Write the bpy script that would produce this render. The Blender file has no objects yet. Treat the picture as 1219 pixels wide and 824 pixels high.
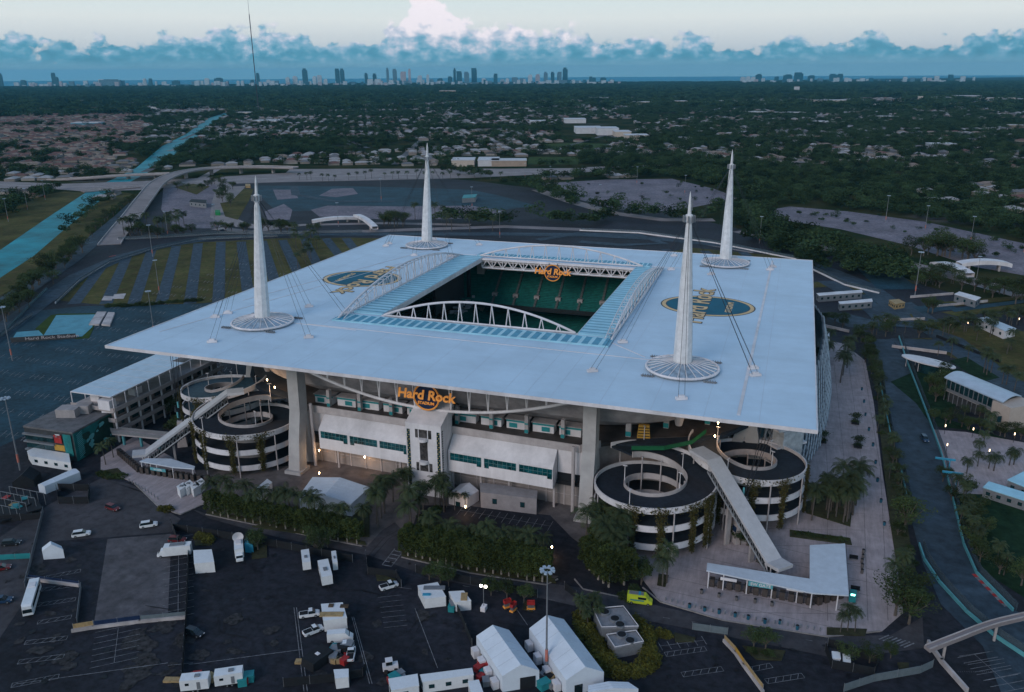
import bpy, bmesh, math, random
import numpy as np
from mathutils import Vector, Matrix, noise
HAZE = 3.0e-5
random.seed(7); rng = np.random.default_rng(7)
sc = bpy.context.scene
COL = sc.collection

# ---------------------------------------------------------------- camera
FPX, PITCH, ROLL, TH = 984.0, 0.3181, -0.0058, -0.3282
k_ = 1.05; RW = 209.48*k_; RD = 194.82*k_; HC = 126.0; RZ = 42.0
_u = np.array([-math.cos(TH), -math.sin(TH)]); _v = -np.array([-_u[1], _u[0]])
_O = np.array([71.47, 178.085])*k_
_X = -_u; _Y = _v
CAM = np.array([-(_O@_X)+RW/2, -(_O@_Y)-RD/2, HC])
_fw = np.array([_X[1], _Y[1]]); _rt = np.array([_X[0], _Y[0]])
FWD = np.array([_fw[0]*math.cos(PITCH), _fw[1]*math.cos(PITCH), -math.sin(PITCH)])
_R0 = np.array([_rt[0], _rt[1], 0.0]); _U0 = np.cross(_R0, FWD)
RGT = math.cos(ROLL)*_R0+math.sin(ROLL)*_U0; UPV = -math.sin(ROLL)*_R0+math.cos(ROLL)*_U0
def _d(x, y): return FWD*FPX+RGT*(x-609.5)-UPV*(y-412)
def G(x, y, z=0.0):
    d = _d(x, y); return CAM+d*((z-HC)/d[2])
def atY(x, y, Y):
    d = _d(x, y); return CAM+d*((Y-CAM[1])/d[1])
cd = bpy.data.cameras.new('camera'); cam = bpy.data.objects.new('camera', cd); COL.objects.link(cam)
cam.matrix_world = Matrix(((RGT[0], UPV[0], -FWD[0], CAM[0]), (RGT[1], UPV[1], -FWD[1], CAM[1]), (RGT[2], UPV[2], -FWD[2], CAM[2]), (0, 0, 0, 1)))
cd.sensor_width = 36; cd.lens = FPX/1219*36; cd.clip_start = 1; cd.clip_end = 120000
sc.camera = cam

# ---------------------------------------------------------------- world
SUN_EL, SUN_ROT = math.radians(9), math.radians(197)
w = bpy.data.worlds.new('World'); sc.world = w; w.use_nodes = True
nt = w.node_tree; nt.nodes.clear()
def N(t, **kw):
    n = nt.nodes.new(t)
    for a, b in kw.items(): setattr(n, a, b)
    return n
def L(a, b): nt.links.new(a, b)
def mth(op, a, b=None, c=None, clamp=False):
    n = N('ShaderNodeMath', operation=op, use_clamp=clamp)
    for i, s in enumerate((a, b, c)):
        if s is None: continue
        if isinstance(s, (int, float)): n.inputs[i].default_value = s
        else: L(s, n.inputs[i])
    return n.outputs[0]
def mixc(f, a, b):
    n = N('ShaderNodeMix', data_type='RGBA')
    for s, i in ((f, 0), (a, 6), (b, 7)):
        if isinstance(s, (int, float)): n.inputs[i].default_value = s
        elif isinstance(s, tuple): n.inputs[i].default_value = (*s, 1)
        else: L(s, n.inputs[i])
    return n.outputs[2]
sky = N('ShaderNodeTexSky', sky_type='NISHITA'); sky.sun_disc = False
sky.sun_elevation = SUN_EL; sky.sun_rotation = SUN_ROT; sky.air_density = 1.0; sky.dust_density = 1.0; sky.ozone_density = 2.0
LOWS = 4.1
tc = N('ShaderNodeTexCoord'); sep = N('ShaderNodeSeparateXYZ'); L(tc.outputs['Generated'], sep.inputs[0])
az = mth('ARCTAN2', sep.outputs[0], sep.outputs[1])
el = mth('MULTIPLY', mth('ARCSINE', sep.outputs[2]), 57.2958)
comb = N('ShaderNodeCombineXYZ'); L(mth('MULTIPLY', az, 57.2958), comb.inputs[0]); L(el, comb.inputs[1])
def wnoise(scale, detail, rough, vec=None, sx=1, sy=1, off=0):
    m = N('ShaderNodeMapping'); m.inputs['Scale'].default_value = (sx, sy, 1); m.inputs['Location'].default_value = (off, off*.7, 0)
    L(vec or comb.outputs[0], m.inputs[0])
    n = N('ShaderNodeTexNoise'); n.inputs['Scale'].default_value = scale; n.inputs['Detail'].default_value = detail; n.inputs['Roughness'].default_value = rough
    L(m.outputs[0], n.inputs['Vector']); return n.outputs[0]
# cumulus bank: its top wanders with azimuth, billows break its edge
base = mth('MULTIPLY_ADD', wnoise(.16, 3, .6, sy=0, off=11.3), 3.6, .35)
puff = mth('MULTIPLY', mth('SUBTRACT', wnoise(.42, 8, .5, sy=1.5, off=4.), .5), 4.4)
def bump(azc, wd, amp):
    t = mth('DIVIDE', mth('SUBTRACT', mth('MULTIPLY', az, 57.2958), azc), wd)
    return mth('MULTIPLY', mth('POWER', 2.718, mth('MULTIPLY', mth('MULTIPLY', t, t), -1.0)), amp)
AZC = math.degrees(math.atan2(FWD[0], FWD[1]))
top = mth('ADD', mth('ADD', base, puff), bump(AZC-5.4, 2.4, 2.6))
top = mth('ADD', top, bump(AZC-17, 2.5, 1.0))
top = mth('ADD', top, bump(AZC+.5, 3.0, 1.2))
top = mth('ADD', top, bump(AZC+27, 9, -.5))
top = mth('ADD', top, mth('MULTIPLY', mth('SUBTRACT', wnoise(1.7, 9, .55, sy=1.1, off=21), .5), 1.6))
dens = mth('MULTIPLY', mth('SUBTRACT', top, el), 3.2, clamp=True)
# colours inside the bank
hgt = mth('DIVIDE', el, 4.2, clamp=True)
warm = mth('ADD', bump(AZC-4.0, 8.0, .46), bump(AZC+9, 10.0, .26))
lump = mth('MULTIPLY_ADD', mth('SUBTRACT', wnoise(1.0, 8, .55, sy=1.5, off=9), .5), 1.9, hgt)
ramp = N('ShaderNodeValToRGB'); L(mth('ADD', lump, mth('MULTIPLY', warm, hgt), clamp=True), ramp.inputs[0])
e = ramp.color_ramp.elements; e[0].position = .0; e[0].color = (.10, .30, .42, 1); e[1].position = 1; e[1].color = (.97, .91, .97, 1)
x = ramp.color_ramp.elements.new(.28); x.color = (.12, .36, .50, 1)
x = ramp.color_ramp.elements.new(.5); x.color = (.26, .48, .63, 1)
x = ramp.color_ramp.elements.new(.75); x.color = (.60, .66, .78, 1)
# pale veil under the bank and the warm clear strip above it
ver = N('ShaderNodeValToRGB'); L(mth('DIVIDE', el, 12.0, clamp=True), ver.inputs[0])
e = ver.color_ramp.elements; e[0].position = 0; e[0].color = (.30, .50, .62, 1); e[1].position = .55; e[1].color = (.60, .80, .84, 1)
x = ver.color_ramp.elements.new(.1); x.color = (.58, .64, .70, 1)
x = ver.color_ramp.elements.new(.28); x.color = (.78, .83, .83, 1)
skyb = N('ShaderNodeVectorMath', operation='SCALE'); L(sky.outputs[0], skyb.inputs[0]); skyb.inputs['Scale'].default_value = 1.3
low = N('ShaderNodeMapRange'); low.interpolation_type = 'SMOOTHSTEP'; low.inputs[1].default_value = 8; low.inputs[2].default_value = 32; low.inputs[3].default_value = 1; low.inputs[4].default_value = 0
L(el, low.inputs[0])
verS = N('ShaderNodeVectorMath', operation='SCALE'); L(ver.outputs[0], verS.inputs[0]); verS.inputs['Scale'].default_value = LOWS
thin = mixc(low.outputs[0], skyb.outputs[0], verS.outputs[0])          # thin high cirrostratus lit near the horizon
veil = N('ShaderNodeMapRange'); veil.interpolation_type = 'SMOOTHSTEP'; veil.inputs[1].default_value = .35; veil.inputs[2].default_value = 1.15
L(mth('ADD', el, mth('MULTIPLY', mth('SUBTRACT', wnoise(.5, 4, .5, sx=.25, off=2), .5), .9)), veil.inputs[0])
bank = mixc(veil.outputs[0], (.25, .46, .60), ramp.outputs[0])
bankS = N('ShaderNodeVectorMath', operation='SCALE'); L(bank, bankS.inputs[0]); bankS.inputs['Scale'].default_value = LOWS
final = mixc(dens, thin, bankS.outputs[0])
over = N('ShaderNodeVectorMath', operation='SCALE')
bg = N('ShaderNodeBackground'); L(final, over.inputs[0]); over.inputs['Scale'].default_value = 1.0
L(over.outputs[0], bg.inputs[0]); bg.inputs[1].default_value = 0.1
wo = N('ShaderNodeOutputWorld'); L(bg.outputs[0], wo.inputs[0])
sd = bpy.data.lights.new('sun', 'SUN'); sd.energy = 0.5; sd.angle = math.radians(25); sd.color = (1, .9, .86)
so = bpy.data.objects.new('sun', sd); COL.objects.link(so)
_sdir = Vector((math.sin(SUN_ROT)*math.cos(math.radians(28)), math.cos(SUN_ROT)*math.cos(math.radians(28)), math.sin(math.radians(28))))
so.rotation_euler = _sdir.to_track_quat('Z', 'Y').to_euler()
vs = sc.view_settings; vs.view_transform = 'Standard'; vs.look = 'None'; vs.exposure = 1.28; vs.gamma = 1; vs.use_curve_mapping = False
sc.render.engine = 'CYCLES'; sc.cycles.max_bounces = 5; sc.cycles.diffuse_bounces = 3; sc.cycles.volume_bounces = 0

# ---------------------------------------------------------------- materials
MATS = {}
def mat(name, rgb, rough=.8, var=.12, scale=1.0, bump=0.0, metal=0.0, rgb2=None, obvar=0.0, emit=0, alpha=1, spec=.3, trans=0):
    if name in MATS: return MATS[name]
    m = bpy.data.materials.new(name); m.use_nodes = True; t = m.node_tree; b = t.nodes['Principled BSDF']
    b.inputs['Roughness'].default_value = rough; b.inputs['Metallic'].default_value = metal; b.inputs['Specular IOR Level'].default_value = spec
    tcn = t.nodes.new('ShaderNodeTexCoord'); geo = t.nodes.new('ShaderNodeNewGeometry')
    nz = t.nodes.new('ShaderNodeTexNoise'); nz.inputs['Scale'].default_value = scale; nz.inputs['Detail'].default_value = 6; nz.inputs['Roughness'].default_value = .65
    t.links.new(geo.outputs['Position'] if not obvar else tcn.outputs['Object'], nz.inputs['Vector'])
    c2 = rgb2 or tuple(max(0, c*(1-var*2.2)) for c in rgb)
    mr = t.nodes.new('ShaderNodeMapRange'); mr.inputs[1].default_value = .32; mr.inputs[2].default_value = .68
    t.links.new(nz.outputs[0], mr.inputs[0])
    mx = t.nodes.new('ShaderNodeMix'); mx.data_type = 'RGBA'; mx.inputs[6].default_value = (*rgb, 1); mx.inputs[7].default_value = (*c2, 1)
    t.links.new(mr.outputs[0], mx.inputs[0]); out = mx.outputs[2]
    if obvar:
        oi = t.nodes.new('ShaderNodeObjectInfo'); hs = t.nodes.new('ShaderNodeHueSaturation')
        r2 = t.nodes.new('ShaderNodeMapRange'); r2.inputs[3].default_value = 1-obvar; r2.inputs[4].default_value = 1+obvar
        t.links.new(oi.outputs['Random'], r2.inputs[0]); t.links.new(r2.outputs[0], hs.inputs['Value']); t.links.new(out, hs.inputs['Color']); out = hs.outputs[0]
    t.links.new(out, b.inputs['Base Color'])
    if bump:
        bp = t.nodes.new('ShaderNodeBump'); bp.inputs['Strength'].default_value = bump; bp.inputs['Distance'].default_value = .1
        t.links.new(nz.outputs[0], bp.inputs['Height']); t.links.new(bp.outputs[0], b.inputs['Normal'])
    if emit:
        b.inputs['Emission Color'].default_value = (*rgb, 1); b.inputs['Emission Strength'].default_value = emit
    if alpha < 1: b.inputs['Alpha'].default_value = alpha
    if trans: b.inputs['Transmission Weight'].default_value = trans
    m.diffuse_color = (*rgb, 1); MATS[name] = m; return m
white = mat('white_paint', (.63, .60, .62), .55, .05, .3)
roofm = mat('roof_fabric', (.47, .60, .72), .5, .05, .08)
conc = mat('concrete', (.34, .31, .31), .85, .1, .35)
conc_l = mat('pale_concrete', (.42, .38, .38), .85, .1, .3)
asph = mat('asphalt', (.023, .024, .033), .85, .3, .5, spec=.2)
asph2 = mat('worn_asphalt', (.068, .064, .072), .9, .25, .4, spec=.2)
asph_t = mat('sealed_asphalt', (.018, .056, .080), .8, .25, .5, spec=.2)
deckm = mat('ramp_asphalt', (.022, .030, .045), .8, .25, .8, spec=.25)
paving = mat('plaza_paving', (.36, .305, .315), .85, .12, .25)
grass = mat('grass', (.055, .062, .018), .95, .3, .15, rgb2=(.085, .066, .030), spec=.05)
lawn = mat('green_lawn', (.018, .045, .022), .95, .3, .3, spec=.05)

teal = mat('teal_paint', (.02, .22, .24), .6, .1, .5)
tealL = mat('pale_teal_paint', (.10, .34, .38), .6, .1, .5)
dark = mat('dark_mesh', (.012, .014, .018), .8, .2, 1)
line = mat('road_paint', (.27, .27, .29), .8, .35, .8)
steel = mat('grey_steel', (.22, .23, .25), .5, .1, 1, metal=.3)
glass = mat('dark_glass', (.015, .05, .06), .12, .3, .4, spec=.6)
tealg = mat('teal_glass', (.01, .11, .13), .2, .5, .5, spec=.6)
blue = mat('blue_panel', (.035, .27, .42), .4, .15, .3, spec=.3)
wood = mat('tan_board', (.40, .28, .14), .8, .2, 1)
brown = mat('brown_earth', (.12, .08, .05), .95, .3, .3)
redm = mat('red_paint', (.40, .03, .03), .6, .2, 1)
orange = mat('orange_paint', (.85, .33, .06), .6, .05, 1)
navy = mat('navy_panel', (.010, .025, .07), .5, .1, 1)
black = mat('black_rubber', (.01, .01, .012), .7, .2, 1)
def weather(m, sc_, lo, hi, stretch=(1, 1, 1)):
    t = m.node_tree; b = t.nodes['Principled BSDF']; src = b.inputs['Base Color'].links[0].from_socket; g = t.nodes.new('ShaderNodeNewGeometry'); mp = t.nodes.new('ShaderNodeMapping'); mp.inputs['Scale'].default_value = stretch; n = t.nodes.new('ShaderNodeTexNoise'); n.inputs['Scale'].default_value = sc_; n.inputs['Detail'].default_value = 8; n.inputs['Roughness'].default_value = .7; r = t.nodes.new('ShaderNodeMapRange'); r.inputs[1].default_value = .35; r.inputs[2].default_value = .65; r.inputs[3].default_value = lo; r.inputs[4].default_value = hi; hs = t.nodes.new('ShaderNodeHueSaturation')
    t.links.new(g.outputs['Position'], mp.inputs[0]); t.links.new(mp.outputs[0], n.inputs['Vector']); t.links.new(n.outputs[0], r.inputs[0]); t.links.new(r.outputs[0], hs.inputs['Value']); t.links.new(src, hs.inputs['Color']); t.links.new(hs.outputs[0], b.inputs['Base Color'])
for m_, a_ in ((asph, (.03, .65, 1.5)), (asph2, (.05, .75, 1.3)), (asph_t, (.04, .6, 1.4)), (paving, (.04, .85, 1.12)), (deckm, (.1, .8, 1.3)), (conc, (.15, .8, 1.15)), (conc_l, (.12, .85, 1.12)), (white, (.1, .9, 1.05)), (grass, (.03, .6, 1.35)), (roofm, (.05, .93, 1.04))): weather(m_, *a_)
for m_, st_ in ((asph, (1, 8, 1)), (paving, (8, 1, 1)), (white, (1, 1, .12)), (conc_l, (1, 1, .15))): weather(m_, .12, .85, 1.15, st_)
weather(roofm, .02, .95, 1.03, (1, 9, 1)); weather(grass, .4, .8, 1.25)
seatm = mat('green_seats', (.012, .10, .085), .7, .3, .6)
lampm = mat('lit_lamp', (1, .62, .3), .5, 0, 1, emit=14)
lampw = mat('white_lamp', (1, .9, .75), .5, 0, 1, emit=10)
leaf = mat('tree_leaves', (.024, .046, .020), .85, .3, 1.2, rgb2=(.048, .060, .018), obvar=.45, spec=.1)
leaf_h = mat('hedge_leaves', (.026, .044, .014), .85, .3, 1.2, rgb2=(.050, .058, .015), obvar=.3, spec=.1)
leaf_p = mat('palm_leaves', (.020, .042, .020), .7, .3, 1.2, rgb2=(.05, .055, .02), obvar=.3, spec=.2)
leaf_y = mat('yellow_shrub_leaves', (.10, .095, .018), .85, .3, 1.2, rgb2=(.06, .06, .015), obvar=.3, spec=.1)
vine = mat('vine_leaves', (.055, .06, .015), .9, .3, 1.5, rgb2=(.08, .06, .03), spec=.05)
bark = mat('bark', (.12, .10, .085), .95, .2, 2)
bark_d = mat('palm_bark', (.10, .085, .075), .95, .2, 2)
bark_p = mat('pale_bark', (.34, .30, .27), .95, .2, 2)

# ---------------------------------------------------------------- mesh helpers
WL = {}
def wloc(o): return WL.get(o.name, np.zeros(3))
class MB:
    def __init__(s): s.v = []; s.f = []; s.mi = []; s.m = 0; s.pc = []
    def add(s, vs, fs):
        n = len(s.v); f0 = len(s.f); s.v += [tuple(map(float, p)) for p in vs]
        for f in fs: s.f.append(tuple(i+n for i in f)); s.mi.append(s.m)
        s.pc.append((n, len(s.v), f0, len(s.f)))
        return s
    def box(s, c, d, rz=0.0, taper=1.0):
        cx, cy, cz = c; dx, dy, dz = d[0]/2, d[1]/2, d[2]/2; ca, sa = math.cos(rz), math.sin(rz); vs = []
        for z, t in ((-dz, 1), (dz, taper)):
            for x, y in ((-dx, -dy), (dx, -dy), (dx, dy), (-dx, dy)):
                x *= t; y *= t; vs.append((cx+x*ca-y*sa, cy+x*sa+y*ca, cz+z))
        return s.add(vs, [(3, 2, 1, 0), (4, 5, 6, 7), (0, 1, 5, 4), (1, 2, 6, 5), (2, 3, 7, 6), (3, 0, 4, 7)])
    def prism(s, poly, z0, z1):
        poly = [(float(p[0]), float(p[1])) for p in poly]; n = len(poly)
        a = sum(poly[i][0]*poly[(i+1) % n][1]-poly[(i+1) % n][0]*poly[i][1] for i in range(n))
        if a < 0: poly = poly[::-1]
        z0s = z0 if hasattr(z0, '__len__') else [z0]*n; z1s = z1 if hasattr(z1, '__len__') else [z1]*n
        if a < 0: z0s = list(z0s)[::-1]; z1s = list(z1s)[::-1]
        vs = [(x, y, z) for (x, y), z in zip(poly, z0s)]+[(x, y, z) for (x, y), z in zip(poly, z1s)]
        return s.add(vs, [tuple(range(n))[::-1], tuple(range(n, 2*n))]+[(i, (i+1) % n, n+(i+1) % n, n+i) for i in range(n)])
    def sheet(s, poly, z):
        poly = [(float(p[0]), float(p[1])) for p in poly]; n = len(poly)
        a = sum(poly[i][0]*poly[(i+1) % n][1]-poly[(i+1) % n][0]*poly[i][1] for i in range(n))
        if a < 0: poly = poly[::-1]
        return s.add([(x, y, z) for x, y in poly], [tuple(range(n))])
    def tube(s, a, b, r, n=6, r2=None):
        a = Vector([float(t) for t in a]); b = Vector([float(t) for t in b]); r2 = r if r2 is None else r2
        q = (b-a).to_track_quat('Z', 'Y') if (b-a).length > 1e-6 else Matrix.Identity(3).to_quaternion(); vs = []
        for P, rr in ((a, r), (b, r2)):
            for i in range(n):
                t = 2*math.pi*i/n; vs.append(tuple(P+q@Vector((math.cos(t)*rr, math.sin(t)*rr, 0))))
        return s.add(vs, [(i, (i+1) % n, n+(i+1) % n, n+i) for i in range(n)]+[tuple(range(n))[::-1], tuple(range(n, 2*n))])
    def path(s, pts, r, n=6):
        for a, b in zip(pts[:-1], pts[1:]): s.tube(a, b, r, n)
        return s
    def cyl(s, c, r, z0, z1, n=16, r2=None): return s.tube((c[0], c[1], z0), (c[0], c[1], z1), r, n, r2)
    def strip(s, pts, wd, z, z1=None):       # ribbon along world points
        P = [np.array(p[:2], float) for p in pts]; n = len(P); vs = []
        for i in range(n):
            t = P[min(i+1, n-1)]-P[max(i-1, 0)]; t = t/(np.linalg.norm(t)+1e-9); nn = np.array([-t[1], t[0]])*wd/2
            zz = z[i] if hasattr(z, '__len__') else z
            vs += [(*(P[i]+nn), zz), (*(P[i]-nn), zz)]
        if z1 is None: return s.add(vs, [(2*i, 2*i+1, 2*i+3, 2*i+2) for i in range(n-1)])
        m = len(vs); zb = z1
        vb = [(x, y, q-zb) for x, y, q in vs]
        fs = [(2*i, 2*i+1, 2*i+3, 2*i+2) for i in range(n-1)]+[(m+2*i, m+2*i+2, m+2*i+3, m+2*i+1) for i in range(n-1)]
        fs += [(2*i, 2*i+2, m+2*i+2, m+2*i) for i in range(n-1)]+[(2*i+1, m+2*i+1, m+2*i+3, 2*i+3) for i in range(n-1)]
        fs += [(0, m, m+1, 1), (2*n-2, 2*n-1, m+2*n-1, m+2*n-2)]
        return s.add(vs+vb, fs)
    def build(s, name, m, parent=None, smooth=False):
        me = bpy.data.meshes.new(name); off = wloc(parent) if parent else np.zeros(3)
        s.f = s.f
        v = np.array(s.v) - off if s.v else np.zeros((0, 3))
        me.from_pydata(v.tolist(), [], s.f)
        for q in (m if isinstance(m, (list, tuple)) else [m]): me.materials.append(q)
        if any(s.mi): me.polygons.foreach_set('material_index', s.mi)
        if smooth: me.polygons.foreach_set('use_smooth', [True]*len(me.polygons))
        me.update(); o = bpy.data.objects.new(name, me); COL.objects.link(o)
        if parent: o.parent = parent; WL[o.name] = off
        return o
def build_each(mb, name, m, parent=None, per=1):
    ms = m if isinstance(m, (list, tuple)) else [m]; k = 0; out = []
    for i in range(0, len(mb.pc), per):
        a = mb.pc[i]; e_ = mb.pc[min(i+per, len(mb.pc))-1]
        q = MB(); q.v = mb.v[a[0]:e_[1]]; q.f = [tuple(t-a[0] for t in f) for f in mb.f[a[2]:e_[3]]]; q.mi = mb.mi[a[2]:e_[3]]; q.pc = [(0, len(q.v), 0, len(q.f))]
        out.append(q.build(name, ms, parent))
    return out
def tag(o, label, cat, group=None):
    o['label'] = label; o['category'] = cat
    if group: o['group'] = group
    return o
def thing(name, label, cat, loc=(0, 0, 0), rz=0.0, group=None):
    o = bpy.data.objects.new(name, None); COL.objects.link(o); o.location = [float(t) for t in loc]; o.rotation_euler = (0, 0, rz)
    WL[o.name] = np.array(loc, float); return tag(o, label, cat, group)
def proto(name): # built round the origin, first use moves it
    o = bpy.data.objects.new(name, None); COL.objects.link(o); return o
def struct(o): o['kind'] = 'structure'; return o
def copy_tree(o, parent=None):
    c = o.copy(); COL.objects.link(c)
    if parent is not None: c.parent = parent
    for ch in list(o.children): copy_tree(ch, c)
    return c
class Kind:
    def __init__(s, ps, group): s.ps = ps if isinstance(ps, list) else [ps]; s.used = set(); s.group = group
    def put(s, loc, label, cat, rz=0.0, sca=1.0, group=None, i=None):
        i = random.randrange(len(s.ps)) if i is None else i
        p = s.ps[i]
        if i in s.used: o = copy_tree(p)
        else: s.used.add(i); o = p
        if o is not p:
            for kk in ('label', 'category', 'group'):
                if kk in o: del o[kk]
        o.location = [float(t) for t in loc]; o.rotation_euler = (0, 0, rz)
        o.scale = (sca,)*3 if isinstance(sca, (int, float)) else sca
        return tag(o, label, cat, group or s.group)
def text(body, size, ext=.05, bold=0.0, shear=0.0):
    cu = bpy.data.curves.new('t', 'FONT'); cu.body = body; cu.size = size; cu.extrude = ext; cu.offset = bold; cu.shear = shear; cu.align_x = 'CENTER'; cu.align_y = 'CENTER'; cu.resolution_u = 3
    ob = bpy.data.objects.new('t', cu); COL.objects.link(ob); dg = bpy.context.evaluated_depsgraph_get()
    me = bpy.data.meshes.new_from_object(ob.evaluated_get(dg)); vs = [tuple(v.co) for v in me.vertices]; fs = [tuple(p.vertices) for p in me.polygons]
    bpy.data.objects.remove(ob); bpy.data.curves.remove(cu); bpy.data.meshes.remove(me); return vs, fs
def put_text(mb, body, size, org, xd, yd, ext=.05, bold=0.0, shear=0.0, sx=1.0):
    vs, fs = text(body, size, ext, bold, shear); org = np.array(org, float); xd = np.array(xd, float); yd = np.array(yd, float); zd = np.cross(xd, yd)
    return mb.add([tuple(org+xd*v[0]*sx+yd*v[1]+zd*v[2]) for v in vs], fs)
def GP(pts, z=0.0): return [G(x, y, z) for x, y in pts]
# ---------------------------------------------------------------- ground
def sheet(name, pts, z, m, kind='structure', pix=True):
    mb = MB(); mb.sheet(GP(pts) if pix else pts, z); o = mb.build(name, m); o['kind'] = kind; return o
def sheets(name, polys, z, m):
    mb = MB()
    for i, p in enumerate(polys): mb.sheet(GP(p), z+.006*i)
    return struct(mb.build(name, m))
def ribbons(name, items, z, m):
    mb = MB()
    for i, (p, wd) in enumerate(items): mb.strip(GP(p), wd, z+.004*i)
    return struct(mb.build(name, m))

land_m = bpy.data.materials.new('land'); land_m.use_nodes = True; t = land_m.node_tree; b = t.nodes['Principled BSDF']
b.inputs['Roughness'].default_value = 1; b.inputs['Specular IOR Level'].default_value = 0
g = t.nodes.new('ShaderNodeNewGeometry')
def _nz(sc_, det=4):
    n = t.nodes.new('ShaderNodeTexNoise'); n.inputs['Scale'].default_value = sc_; n.inputs['Detail'].default_value = det; t.links.new(g.outputs['Position'], n.inputs['Vector']); return n
def _mx(f, a, bb):
    m = t.nodes.new('ShaderNodeMix'); m.data_type = 'RGBA'
    t.links.new(f, m.inputs[0])
    for s, i in ((a, 6), (bb, 7)):
        if isinstance(s, tuple): m.inputs[i].default_value = (*s, 1)
        else: t.links.new(s, m.inputs[i])
    return m.outputs[2]
def _mr(o, a, bb):
    r = t.nodes.new('ShaderNodeMapRange'); r.inputs[1].default_value = a; r.inputs[2].default_value = bb; t.links.new(o, r.inputs[0]); return r.outputs[0]
c1 = _mx(_mr(_nz(.02, 6).outputs[0], .4, .6), (.018, .030, .014), (.045, .045, .022))
c2 = _mx(_mr(_nz(.006, 5).outputs[0], .60, .70), c1, (.10, .095, .09))
t.links.new(c2, b.inputs['Base Color'])
# land: one sheet from behind the camera to the coast about 12 km away
coast = [(-1500, 112), (-700, 107), (0, 102.5), (300, 102), (600, 100), (850, 98.2), (884, 97.5), (905, 95.5), (1300, 91), (1900, 92), (2600, 100)]
pl = [tuple(G(x, y)[:2]) for x, y in coast]
pl += [(9000, -3000), (3000, -5000), (-3000, -5000), (-9000, -2500)]
mb = MB()
n = len(pl); cx, cy = 0.0, 0.0
mb.add([(cx, cy, 0)]+[(*p, 0) for p in pl], [(0, (i+1) % n+1, i+1) for i in range(n)])
struct(mb.build('ground', land_m))
sea = mat('sea_water', (.01, .22, .34), .6, .1, .0005, spec=.1)
mb = MB(); nn = 96
mb.add([(0, 0, -2)]+[(CAM[0]+31000*math.cos(2*math.pi*i/nn), CAM[1]+31000*math.sin(2*math.pi*i/nn), -2) for i in range(nn)], [(0, i+1, (i+1) % nn+1) for i in range(nn)])
struct(mb.build('ocean', sea))

water = mat('canal_water', (.003, .27, .33), .5, .3, .03, bump=.6, spec=.06)
bankL = [(-260, 405), (-100, 345), (0, 298), (60, 257), (102, 229.5), (120, 220), (140, 211), (162, 200), (193, 174), (221, 160), (248, 141), (268, 134.5)]
bankR = [(274, 134.5), (265, 140), (241, 158), (212, 181), (186, 200), (160, 214), (134, 228.5), (110, 246), (70, 279), (40, 305), (0, 331), (-100, 392), (-260, 470)]
o = sheet('canal_water', bankL+bankR, .10, water)
sheets('canal_bank_grass', [[(-260, 350), (-60, 275), (40, 235), (75, 228), (102, 229.5), (60, 257), (0, 298), (-100, 345), (-260, 405)],
    [(134, 228.5), (145, 229), (158, 231), (120, 262), (100, 290), (60, 320), (0, 352), (-100, 420), (-100, 392), (0, 331), (40, 305), (70, 279), (110, 246)],
    [(193, 174), (221, 160), (248, 141), (240, 141), (214, 158), (182, 176)], [(186, 200), (212, 181), (241, 158), (265, 140), (272, 141), (250, 158), (222, 181), (198, 200)]], .06, grass)

# the big lots round the stadium (one dark sheet) and what is laid on it
W2 = lambda *a: [tuple(p) for p in a]
sheet('parking_lot', [(-900, 1500), (-500, 560), (-40, 400), (40, 345), (150, 262), (200, 222), (420, 205), (560, 215), (700, 232), (860, 268), (1000, 300), (1100, 340), (1219, 372), (1500, 430), (2600, 700), (2600, 1500)], .04, asph)
sheet('grass_lot', [(60, 357), (95, 328), (130, 308), (175, 296), (230, 289), (330, 284), (420, 283), (560, 287), (700, 297), (800, 300), (960, 320), (960, 345), (600, 330), (230, 362), (120, 363)], .08, grass)
strips = []
for a, b2 in (((124, 314), (88, 362)), ((152, 304), (126, 362)), ((181, 296), (159, 362)), ((210, 293), (192, 362)), ((236, 290), (226, 362)), ((263, 288), (260, 362)), ((287, 288), (297, 362)),
              ((312, 287), (330, 345)), ((336, 286), (362, 340)), ((362, 284), (385, 330)), ((388, 284), (420, 325)), ((412, 284), (440, 320))): strips.append(([a, b2], 7.0))
for i in range(11):
    x = 470+i*46; strips.append(([(x, 286+i*1.6), (x+34, 312+i*1.6)], 7.0))
ribbons('lot_aisle', strips, .12, mat('aisle_surface', (.050, .078, .11), .85, .3, .3, spec=.2))
# NW lot, sealed surface
sheet('sealed_lot', [(-200, 500), (-40, 405), (30, 372), (95, 365), (240, 362), (420, 340), (420, 420), (230, 420), (140, 470), (0, 532), (-120, 600)], .09, asph_t)
sheets('far_sealed_lot', [[(300, 221), (420, 222), (500, 224), (560, 226), (590, 232), (640, 245), (590, 251), (500, 249), (400, 250), (330, 252), (316, 240)]], .09, asph_t)
pale_lot = mat('pale_lot', (.175, .150, .175), .9, .25, .05, rgb2=(.115, .10, .125)); weather(pale_lot, .35, .6, 1.35); weather(pale_lot, .03, .75, 1.2)
sheets('pale_lot', [[(195, 219), (258, 212), (270, 215), (262, 240), (280, 262), (258, 272), (208, 272), (192, 250)],
    [(640, 219), (720, 214), (800, 213), (850, 225), (880, 236), (800, 252), (740, 250), (690, 238)],
    [(905, 252), (940, 246), (1010, 252), (1100, 264), (1219, 290), (1340, 318), (1340, 345), (1219, 328), (1160, 318), (1080, 292), (1000, 273), (930, 262)],
    [(325, 226), (350, 226), (355, 236), (330, 238)], [(390, 245), (480, 246), (560, 245), (600, 251), (590, 260), (470, 262), (380, 258), (370, 250)], [(315, 252), (338, 243), (348, 250), (345, 262), (318, 262)],
    [(395, 225), (420, 224), (426, 231), (400, 235), (380, 233)]], .11, pale_lot)
road_p = mat('pale_road', (.25, .215, .215), .9, .15, .06)
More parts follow.
